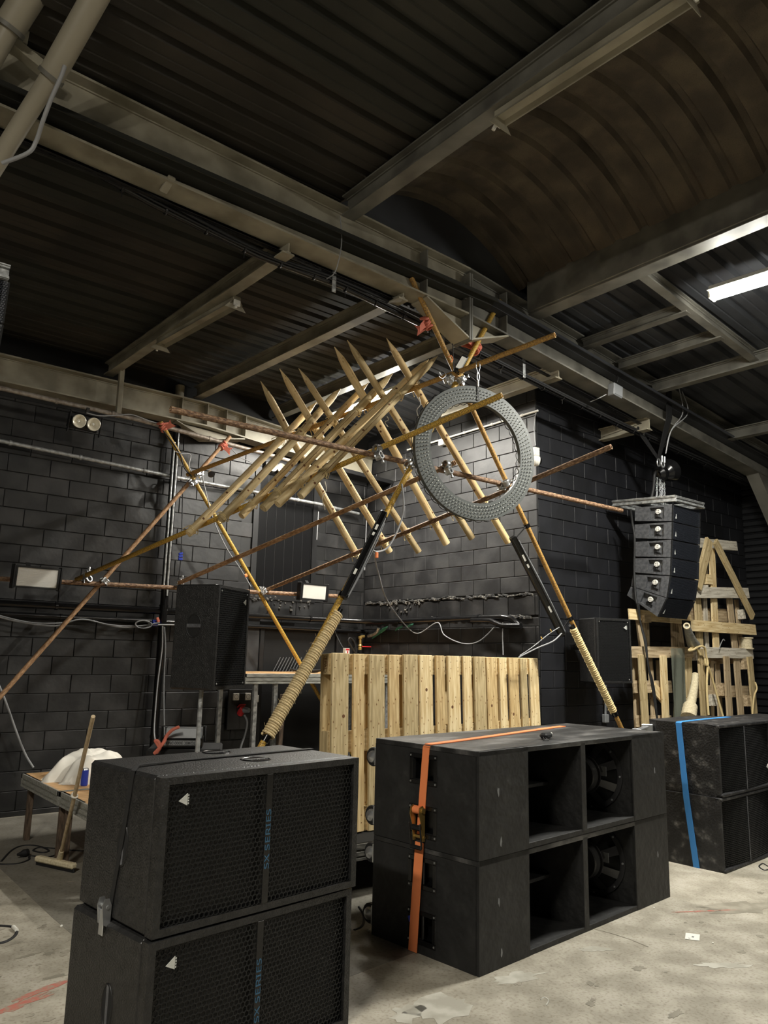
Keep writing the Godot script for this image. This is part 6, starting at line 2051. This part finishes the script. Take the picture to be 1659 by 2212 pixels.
	for i in N:
		for j in N:
			if maxf(maxf(rows[i][j].y, rows[i + 1][j].y), maxf(rows[i][j + 1].y, rows[i + 1][j + 1].y)) <= 0.0:
				continue
			var q = [rows[i][j], rows[i + 1][j], rows[i + 1][j + 1], rows[i][j + 1]]
			var nn = []
			for e in [[i, j], [i + 1, j], [i + 1, j + 1], [i, j + 1]]:
				var a2: int = e[0]
				var b2: int = e[1]
				nn.append((rows[maxi(a2 - 1, 0)][b2] - rows[mini(a2 + 1, N)][b2]).cross(rows[a2][maxi(b2 - 1, 0)] - rows[a2][mini(b2 + 1, N)]).normalized() * -1.0)
			g.squad(q[0], q[1], q[2], q[3], nn[0], nn[1], nn[2], nn[3])
	tag(put(self, "white_cloth", g, M.cloth, at(2.28, 0.518, -6.62, 0.55)), "crumpled white cloth heaped on the low table at the left", "cloth")
	t = thing("drink_can", "tall blue can standing on the low table in front of the white cloth", "can", at(2.11, 0.52, -6.24))
	g = geo()
	g.lathe(Transform3D.IDENTITY, [Vector2(0, 0.0), Vector2(0.022, 0.0), Vector2(0.027, 0.008), Vector2(0.027, 0.118)], 22)
	put(t, "body", g, M.blue)
	g = geo()
	g.lathe(Transform3D.IDENTITY, [Vector2(0.027, 0.118), Vector2(0.023, 0.128), Vector2(0.022, 0.13), Vector2(0.02, 0.126), Vector2(0, 0.126)], 22)
	put(t, "lid", g, M.zinc)
	t = thing("squeegee", "floor squeegee with a pale wooden pole leaning on the low table", "squeegee")
	var sb = Vector3(1.913, 0.04, -6.04)
	var sd = Vector3(-0.196, 1.096, 1.02)
	g = geo()
	g.tube([sb + sd * 0.08, sb + sd], 0.0135, 12)
	put(t, "pole", g, M.wood3)
	g = geo()
	g.tube([sb + sd * -0.02, sb + sd * 0.03, sb + sd * 0.09], [0.035, 0.022, 0.018], 12)
	g.bar(Vector3(1.809, 0.000, -6.217) + Vector3(0, 0.045, 0), Vector3(1.964, 0.000, -5.849) + Vector3(0, 0.045, 0), Vector2(0.05, 0.04), Vector3.UP, 0.01)
	put(t, "head", g, M.canvas)
	g = geo()
	g.bar(Vector3(1.809, 0.000, -6.217) + Vector3(0, 0.012, 0), Vector3(1.964, 0.000, -5.849) + Vector3(0, 0.012, 0), Vector2(0.014, 0.03), Vector3.UP, 0.003)
	put(t, "rubber_blade", g, M.rubber)
	lashing(t, sb + sd * 0.49, sd, 0.014, 2, M.cloth, 0.006)
	# strobe on a case behind the near stack
	t = thing("strobe_light", "black strobe light with a silver reflector, upside down behind the near stack", "light", facing(80, Vector3(2.385, 0.907, -5.153)))
	g = geo()
	g.box(Vector3(0.0, 0.02, -0.1), Vector3(0.28, 0.075, 0.2), 0.01)
	put(t, "housing", g, M.gloss)
	g = geo()
	g.prism(Transform3D(Basis(Vector3.BACK, Vector3.UP, Vector3.LEFT), Vector3(0.01, 0.085, -0.09)), PackedVector2Array([Vector2(-0.1, -0.03), Vector2(0.1, -0.03), Vector2(0.06, 0.03), Vector2(-0.08, 0.03)]), 0.24)
	put(t, "silver_reflector", g, M.zinc)
	g = geo()
	g.box(Vector3(0.0, 0.022, 0.001), Vector3(0.26, 0.032, 0.004))
	var np = put(t, "name_plate", g, M.grey)
	text(np, "name_lettering", "ATOMIC 3000 DMX", 0.019, Transform3D(Basis(Vector3.BACK, PI), Vector3(0.0, 0.022, 0.004)), M.gloss)
	g = geo()
	g.tube([Vector3(-0.15, 0.02, -0.1), Vector3(-0.15, 0.125, -0.1), Vector3(0.15, 0.125, -0.1), Vector3(0.15, 0.02, -0.1)], 0.006, 8)
	put(t, "yoke", g, M.black)
	t = thing("flight_case", "black case under the strobe light behind the near sub stack", "case", facing(80, Vector3(2.385, 0.907, -5.153)))
	g = geo()
	var cy: float = t.transform.origin.y
	g.box(Vector3(0.02, -cy / 2 - 0.01, -0.2), Vector3(0.5, cy - 0.02, 0.42), 0.01)
	put(t, "box", g, M.matt)
	t = thing("orange_strap", "loose orange strap hanging over the case behind the near stack", "strap")
	g = geo()
	g.tube(curve([Vector3(2.332, 1.043, -5.097), Vector3(2.298, 1.020, -5.130), Vector3(2.274, 0.979, -5.159), Vector3(2.252, 0.942, -5.146), Vector3(2.226, 0.907, -5.149), Vector3(2.203, 0.866, -5.178)]), 0.012, 6)
	put(t, "webbing", g, M.coral)
	g = geo()
	g.tube(curve([Vector3(2.227, 0.904, -5.150), Vector3(2.205, 0.940, -5.159), Vector3(2.198, 0.952, -5.161), Vector3(2.214, 0.946, -5.150), Vector3(2.228, 0.910, -5.147), Vector3(2.214, 0.872, -5.168)]), 0.012, 6)
	put(t, "webbing_loop", g, M.coral)
	# dome camera, junction box
	t = thing("dome_camera", "white dome camera under a small white box on the wall corner right of the ring", "camera", Transform3D(Basis.IDENTITY, Vector3(6.089, 3.608, -5.070)))
	g = geo()
	g.box(Vector3(-0.01, 0.07, -0.02), Vector3(0.075, 0.09, 0.075), 0.006)
	put(t, "mount_box", g, M.white)
	g = geo()
	var cb = Transform3D(Basis(Vector3(0.5, 0.05, -0.8).normalized(), Vector3(0.72, -0.1, 0.45).normalized(), Vector3.UP).orthonormalized(), Vector3(-0.01, -0.03, 0))
	g.lathe(cb, [Vector2(0, -0.045), Vector2(0.045, -0.04), Vector2(0.056, -0.02), Vector2(0.057, 0.01), Vector2(0.05, 0.026), Vector2(0.042, 0.028)], 24)
	put(t, "shell", g, M.white)
	g = geo()
	var dm = []
	for i in 8:
		var a = PI / 2 * i / 7.0
		dm.append(Vector2(0.042 * cos(a), 0.024 + 0.034 * sin(a)))
	g.lathe(cb, dm, 24)
	put(t, "dark_dome", g, M.gloss)
	cord("black_wire", [Vector3(6.106, 3.757, -5.100), Vector3(6.099, 3.945, -5.110), Vector3(6.133, 4.131, -5.110)], 0.006, M.greywire, "grey wire rising from the dome camera along the wall corner")
	t = thing("junction_box", "small grey junction box on the side of the main rafter", "box", Transform3D(Basis(Vector3.BACK, -0.1), Vector3(6.472, 4.247, -4.360)))
	g = geo()
	g.box(Vector3.ZERO, Vector3(0.15, 0.13, 0.08), 0.008)
	put(t, "case", g, M.grey)
	g = geo()
	g.box(Vector3(0.0, 0, 0.042), Vector3(0.13, 0.11, 0.006), 0.003)
	put(t, "lid", g, M.grey)
	cord("grey_wire", [Vector3(6.319, 4.177, -4.360), Vector3(6.289, 4.144, -4.450), Vector3(6.380, 4.173, -4.600)], 0.005, M.greywire, "thin wire from the junction box to the lighting pipe")
	cord("black_wire", [Vector3(6.510, 4.351, -4.360), Vector3(6.529, 4.411, -4.360), Vector3(6.534, 4.458, -4.400)], 0.006, M.rubber, "short black wire above the junction box")
	build_timber()
	# small things on the floor
	g = geo()
	g.prism(Transform3D(Basis(Vector3.RIGHT, PI / 2), Vector3.ZERO), PackedVector2Array([Vector2(-0.06, -0.035), Vector2(0.05, -0.045), Vector2(0.065, 0.03), Vector2(-0.045, 0.04)]), 0.0015)
	t = thing("paper_scrap", "small white printed paper lying on the floor right of the double subs", "paper", at(4.414, 0.0025, -2.587, 0.4))
	put(t, "sheet", g, M.white)
	g = geo()
	g.box(Vector3(0.0, 0.001, 0.0), Vector3(0.022, 0.0006, 0.012))
	g.box(Vector3(-0.035, 0.001, -0.015), Vector3(0.01, 0.0006, 0.01))
	put(t, "print", g, M.grey)
	for q in [[Vector3(3.212, 0.000, -4.073), "white crumb on the floor behind the double subs", 0.014], [Vector3(2.950, 0.000, -3.735), "white crumb on the floor beside the left edge of the double subs", 0.012], [Vector3(1.566, 0.000, -4.799), "pale screw cap on the pale floor left of the near stack", 0.012], [Vector3(3.146, 0.000, -3.959), "dark crumb on the floor behind the double subs", 0.018], [Vector3(4.703, 0.000, -3.016), "white speck on the floor right of the double subs", 0.008], [Vector3(4.418, 0.000, -2.469), "small white chip beside the printed paper", 0.008]]:
		g = geo()
		g.box(Vector3(0, q[2] * 0.4, 0), Vector3(q[2] * 1.5, q[2] * 0.8, q[2] * 1.1), q[2] * 0.25, Basis(Vector3.UP, q[2] * 90.0))
		tag(put(self, "litter", g, M.white if not q[1].begins_with("dark") else M.brownleg, Transform3D(Basis.IDENTITY, q[0])), q[1], "litter")


func build_timber():
	var F = Vector3(0, 0.06, 1)
	var groups = {}
	var gl = {
		"a": ["weathered pallet frame, lower left of the leaning timber stack", "pallet"],
		"b": ["weathered pallet frame, lower right of the leaning timber stack behind the blue-strapped subs", "pallet"],
		"c": ["weathered pallet frame standing on the lower left one, behind the line array", "pallet"],
		"d": ["weathered slatted frame standing on the lower right pallet under the gable boards", "pallet"],
	}
	for k in gl:
		groups[k] = thing("leaning_pallet", gl[k][0], gl[k][1])
	var L = [
		["a", "top_rail", Vector3(7.125, 1.644, -4.720), Vector3(8.441, 1.667, -4.720), 0.12, 3], ["a", "post", Vector3(7.299, 1.673, -4.800), Vector3(7.310, 0.796, -4.800), 0.09, 3], ["a", "post", Vector3(7.281, 1.620, -4.700), Vector3(7.305, 0.805, -4.700), 0.12, 1], ["a", "post", Vector3(7.692, 1.617, -4.700), Vector3(7.688, 0.788, -4.700), 0.12, 0],
		["a", "cross_rail", Vector3(7.205, 1.289, -4.760), Vector3(7.923, 1.284, -4.760), 0.13, 3], ["a", "cross_rail", Vector3(7.224, 0.940, -4.760), Vector3(7.891, 0.918, -4.760), 0.12, 3], ["a", "brace", Vector3(7.540, 1.287, -4.740), Vector3(7.733, 1.152, -4.740), 0.12, 0], ["a", "post", Vector3(7.624, 1.625, -4.820), Vector3(7.651, 0.828, -4.820), 0.08, 3], ["a", "post", Vector3(8.239, 1.626, -4.720), Vector3(8.197, 0.814, -4.720), 0.12, 1], ["a", "post", Vector3(7.939, 1.567, -4.900), Vector3(7.937, 1.308, -4.900), 0.12, 3],
		["b", "top_rail", Vector3(8.406, 1.667, -4.700), Vector3(9.712, 1.677, -4.700), 0.125, 4], ["b", "post", Vector3(8.418, 1.709, -4.670), Vector3(8.426, 0.809, -4.670), 0.13, 1], ["b", "post", Vector3(8.996, 1.634, -4.670), Vector3(8.997, 0.786, -4.670), 0.125, 3], ["b", "post", Vector3(9.330, 1.622, -4.720), Vector3(9.371, 0.767, -4.720), 0.13, 3], ["b", "post", Vector3(9.566, 1.638, -4.670), Vector3(9.612, 0.761, -4.670), 0.125, 1], ["b", "post", Vector3(8.861, 1.614, -4.780), Vector3(8.796, 0.785, -4.780), 0.06, 3], ["b", "post", Vector3(9.018, 1.605, -4.800), Vector3(9.027, 0.774, -4.800), 0.1, 3],
		["b", "cross_rail", Vector3(8.242, 1.229, -4.780), Vector3(9.801, 1.211, -4.780), 0.14, 3], ["b", "block", Vector3(8.660, 1.128, -4.740), Vector3(8.776, 1.126, -4.740), 0.13, 4], ["b", "block", Vector3(9.437, 1.545, -4.720), Vector3(9.555, 1.546, -4.720), 0.13, 3], ["b", "block", Vector3(9.454, 1.106, -4.720), Vector3(9.603, 1.104, -4.720), 0.13, 3], ["b", "block", Vector3(8.919, 1.245, -4.740), Vector3(9.051, 1.243, -4.740), 0.15, 3], ["b", "block", Vector3(8.328, 1.649, -4.720), Vector3(8.450, 1.651, -4.720), 0.15, 4], ["b", "cross_rail", Vector3(8.619, 1.599, -4.800), Vector3(9.872, 1.612, -4.800), 0.12, 3],
		["c", "top_rail", Vector3(7.141, 2.040, -4.740), Vector3(8.370, 2.037, -4.740), 0.115, 0], ["c", "post", Vector3(7.397, 2.016, -4.780), Vector3(7.445, 1.687, -4.780), 0.14, 3], ["c", "post", Vector3(7.634, 2.003, -4.840), Vector3(7.629, 1.690, -4.840), 0.05, 3], ["c", "post", Vector3(8.062, 2.021, -4.780), Vector3(8.059, 1.701, -4.780), 0.1, 3], ["c", "post", Vector3(8.188, 1.995, -4.800), Vector3(8.245, 1.705, -4.800), 0.12, 3], ["c", "block", Vector3(7.361, 1.998, -4.740), Vector3(7.486, 2.004, -4.740), 0.08, 3],
		["d", "post", Vector3(8.890, 2.926, -4.720), Vector3(8.866, 1.719, -4.720), 0.13, 0], ["d", "post", Vector3(8.537, 2.305, -4.740), Vector3(8.533, 1.712, -4.740), 0.14, 1], ["d", "post", Vector3(8.776, 2.328, -4.780), Vector3(8.769, 1.717, -4.780), 0.08, 4], ["d", "post", Vector3(9.286, 2.353, -4.740), Vector3(9.358, 1.719, -4.740), 0.13, 3], ["d", "post", Vector3(9.540, 2.347, -4.780), Vector3(9.592, 1.724, -4.780), 0.09, 3], ["d", "post", Vector3(8.867, 2.740, -4.800), Vector3(8.907, 2.331, -4.800), 0.07, 3],
		["d", "cross_rail", Vector3(8.408, 2.349, -4.680), Vector3(9.664, 2.428, -4.680), 0.13, 4], ["d", "cross_rail", Vector3(8.238, 1.966, -4.680), Vector3(9.785, 1.973, -4.680), 0.13, 0], ["d", "top_rail", Vector3(8.677, 2.968, -4.760), Vector3(9.598, 3.026, -4.760), 0.12, 4], ["d", "cross_rail", Vector3(8.399, 2.102, -4.800), Vector3(9.341, 2.135, -4.800), 0.16, 3], ["d", "block", Vector3(8.692, 2.528, -4.740), Vector3(8.827, 2.532, -4.740), 0.12, 0], ["d", "block", Vector3(9.527, 2.155, -4.740), Vector3(9.585, 2.158, -4.740), 0.12, 4], ["d", "block", Vector3(8.559, 2.416, -4.720), Vector3(8.692, 2.423, -4.720), 0.06, 4],
	]
	for q in L:
		plank(groups[q[0]], q[1], q[2], q[3], q[4], 0.022 if q[1] != "block" else 0.09, F, M["wood%d" % q[5]])
	for q in [["pale gable board on the left slope at the top of the timber stack", Vector3(8.695, 2.994, -4.640), Vector3(8.372, 2.398, -4.640), 0.13, 1], ["pale gable board hanging out to the right at the top of the timber stack", Vector3(8.837, 2.993, -4.640), Vector3(9.658, 2.126, -4.640), 0.1, 1]]:
		var t = thing("gable_board", q[0], "board")
		plank(t, "board", q[1], q[2], q[3], 0.035, F, M["wood%d" % q[4]])
		nails(t, along(q[1], q[2], F), [Vector3(0.02, 0.1, 0.019), Vector3(-0.02, 0.14, 0.019), Vector3(0.02, 0.7, 0.019), Vector3(-0.015, 1.0, 0.019)])
	# bandaged horn, grey roll, sheet, ropes and cables on the stack
	var t = thing("bandaged_roll", "cream bandaged roll, narrow at the top, leaning on the timber behind the right subs", "roll")
	var a = Vector3(8.159, 1.426, -4.600)
	var b = Vector3(7.813, 0.984, -4.500)
	var g = geo()
	var pts = []
	var rr = []
	for i in 40:
		var u = i / 39.0
		pts.append(a.lerp(b, u) + Vector3(0.012 * sin(u * 5), 0, 0))
		rr.append((0.034 + 0.022 * u + (0.022 if u > 0.72 else 0.0)) * (1.0 + 0.05 * float(i % 3 == 0)))
	g.tube(pts, rr, 16)
	put(t, "bandage", g, M.canvas)
	t = thing("foil_roll", "grey wrapped tube with a cream open end sticking out of the timber stack", "roll")
	g = geo()
	g.tube([Vector3(7.858, 1.935, -4.500), Vector3(7.980, 1.858, -4.550), Vector3(8.110, 1.791, -4.600), Vector3(8.271, 1.738, -4.660)], [0.036, 0.045, 0.058, 0.07], 16)
	put(t, "wrapping", g, M.deckgrey)
	g = geo()
	g.lathe(along(Vector3(7.858, 1.935, -4.500), Vector3(7.796, 1.952, -4.470)), [Vector2(0.038, -0.03), Vector2(0.036, 0.03), Vector2(0.022, 0.03), Vector2(0.022, -0.1)], 18)
	put(t, "cardboard_end", g, M.canvas)
	g = geo()
	g.box(Vector3(8.059, 1.976, -4.620), Vector3(0.16, 0.07, 0.02), 0.004)
	put(t, "black_backing", g, M.black)
	# hanging sheet with soft folds
	g = geo()
	var n = 16
	for j in 10:
		for i in n:
			var q = []
			for e in [[i, j], [i + 1, j], [i + 1, j + 1], [i, j + 1]]:
				var u: float = e[0] / float(n)
				var v: float = e[1] / 10.0
				var top = (Vector3(7.779, 1.698, -4.655)).lerp(Vector3(8.071, 1.709, -4.655), u)
				var bot = (Vector3(7.678, 0.941, -4.620)).lerp(Vector3(7.975, 0.931, -4.620), u)
				q.append(top.lerp(bot, v) + Vector3(0, 0, 0.022 * sin(u * 11.0 + v * 2.0) * (0.3 + v)))
			g.quad(q[0], q[1], q[2], q[3], Vector3.BACK)
	tag(put(self, "plastic_sheet", g, M.tarp), "thin grey-green translucent sheet hanging over the timber stack", "sheet")
	cord("rope", [Vector3(8.285, 1.639, -4.600), Vector3(8.183, 1.725, -4.600), Vector3(8.072, 1.697, -4.600), Vector3(8.016, 1.681, -4.580), Vector3(8.095, 1.689, -4.580), Vector3(8.238, 1.730, -4.580), Vector3(8.348, 1.719, -4.580), Vector3(8.415, 1.620, -4.600), Vector3(8.433, 1.537, -4.600), Vector3(8.388, 1.277, -4.600), Vector3(8.393, 0.979, -4.600)], 0.013, M.twine, "cream rope looped over the top rail of the lower right pallet", "rope", "", 8)
	cord("rope", [Vector3(8.382, 1.599, -4.600), Vector3(8.392, 1.536, -4.600), Vector3(8.453, 1.495, -4.600), Vector3(8.575, 1.327, -4.620), Vector3(8.743, 0.947, -4.620)], 0.014, M.twine, "cream rope slanting down to the right across the lower right pallet", "rope")
	cord("rope", [Vector3(9.564, 1.334, -4.620), Vector3(9.555, 1.256, -4.600), Vector3(9.470, 1.157, -4.600), Vector3(9.437, 0.925, -4.620)], 0.01, M.twine, "cream rope hanging at the right edge of the timber stack", "rope")
	for k in 2:
		cord("black_cable", [Vector3(7.237, 2.160, -4.700) + Vector3(0.03 * k, 0, 0), Vector3(7.287, 1.954, -4.700), Vector3(7.290, 1.757, -4.660) + Vector3(0.02 * k, 0, 0), Vector3(7.302, 1.524, -4.640), Vector3(7.331, 1.285, -4.620) + Vector3(0.03 * k, 0, 0), Vector3(7.369, 0.943, -4.600)], 0.010, M.rubber, ["black cable hanging from the line array down the timber stack, left one", "black cable hanging from the line array down the timber stack, right one"][k])
	cord("black_cable", [Vector3(7.213, 3.174, -4.720), Vector3(7.269, 3.031, -4.740), Vector3(7.270, 2.850, -4.720), Vector3(7.270, 2.524, -4.740), Vector3(7.245, 2.224, -4.720), Vector3(7.251, 2.125, -4.700)], 0.014, M.rubber, "black cable hanging down the back of the line array")
	g = geo()
	g.tube(curve([Vector3(8.822, 1.713, -4.660), Vector3(8.873, 1.780, -4.660), Vector3(8.934, 1.831, -4.660), Vector3(8.965, 1.816, -4.660)]), 0.005, 6)
	tag(put(self, "wire_hook", g, M.greywire), "thin grey wire bent over the lower right pallet", "cable")
	t = thing("cable_spool", "cream spool standing on the right end of the timber stack", "spool", Transform3D(Basis.IDENTITY, Vector3(9.608, 1.730, -4.720)))
	g = geo()
	g.lathe(Transform3D.IDENTITY, [Vector2(0, 0.0), Vector2(0.085, 0.0), Vector2(0.085, 0.015), Vector2(0.07, 0.018), Vector2(0.07, 0.125), Vector2(0.085, 0.13), Vector2(0.085, 0.145), Vector2(0, 0.145)], 20)
	put(t, "spool", g, M.canvas)
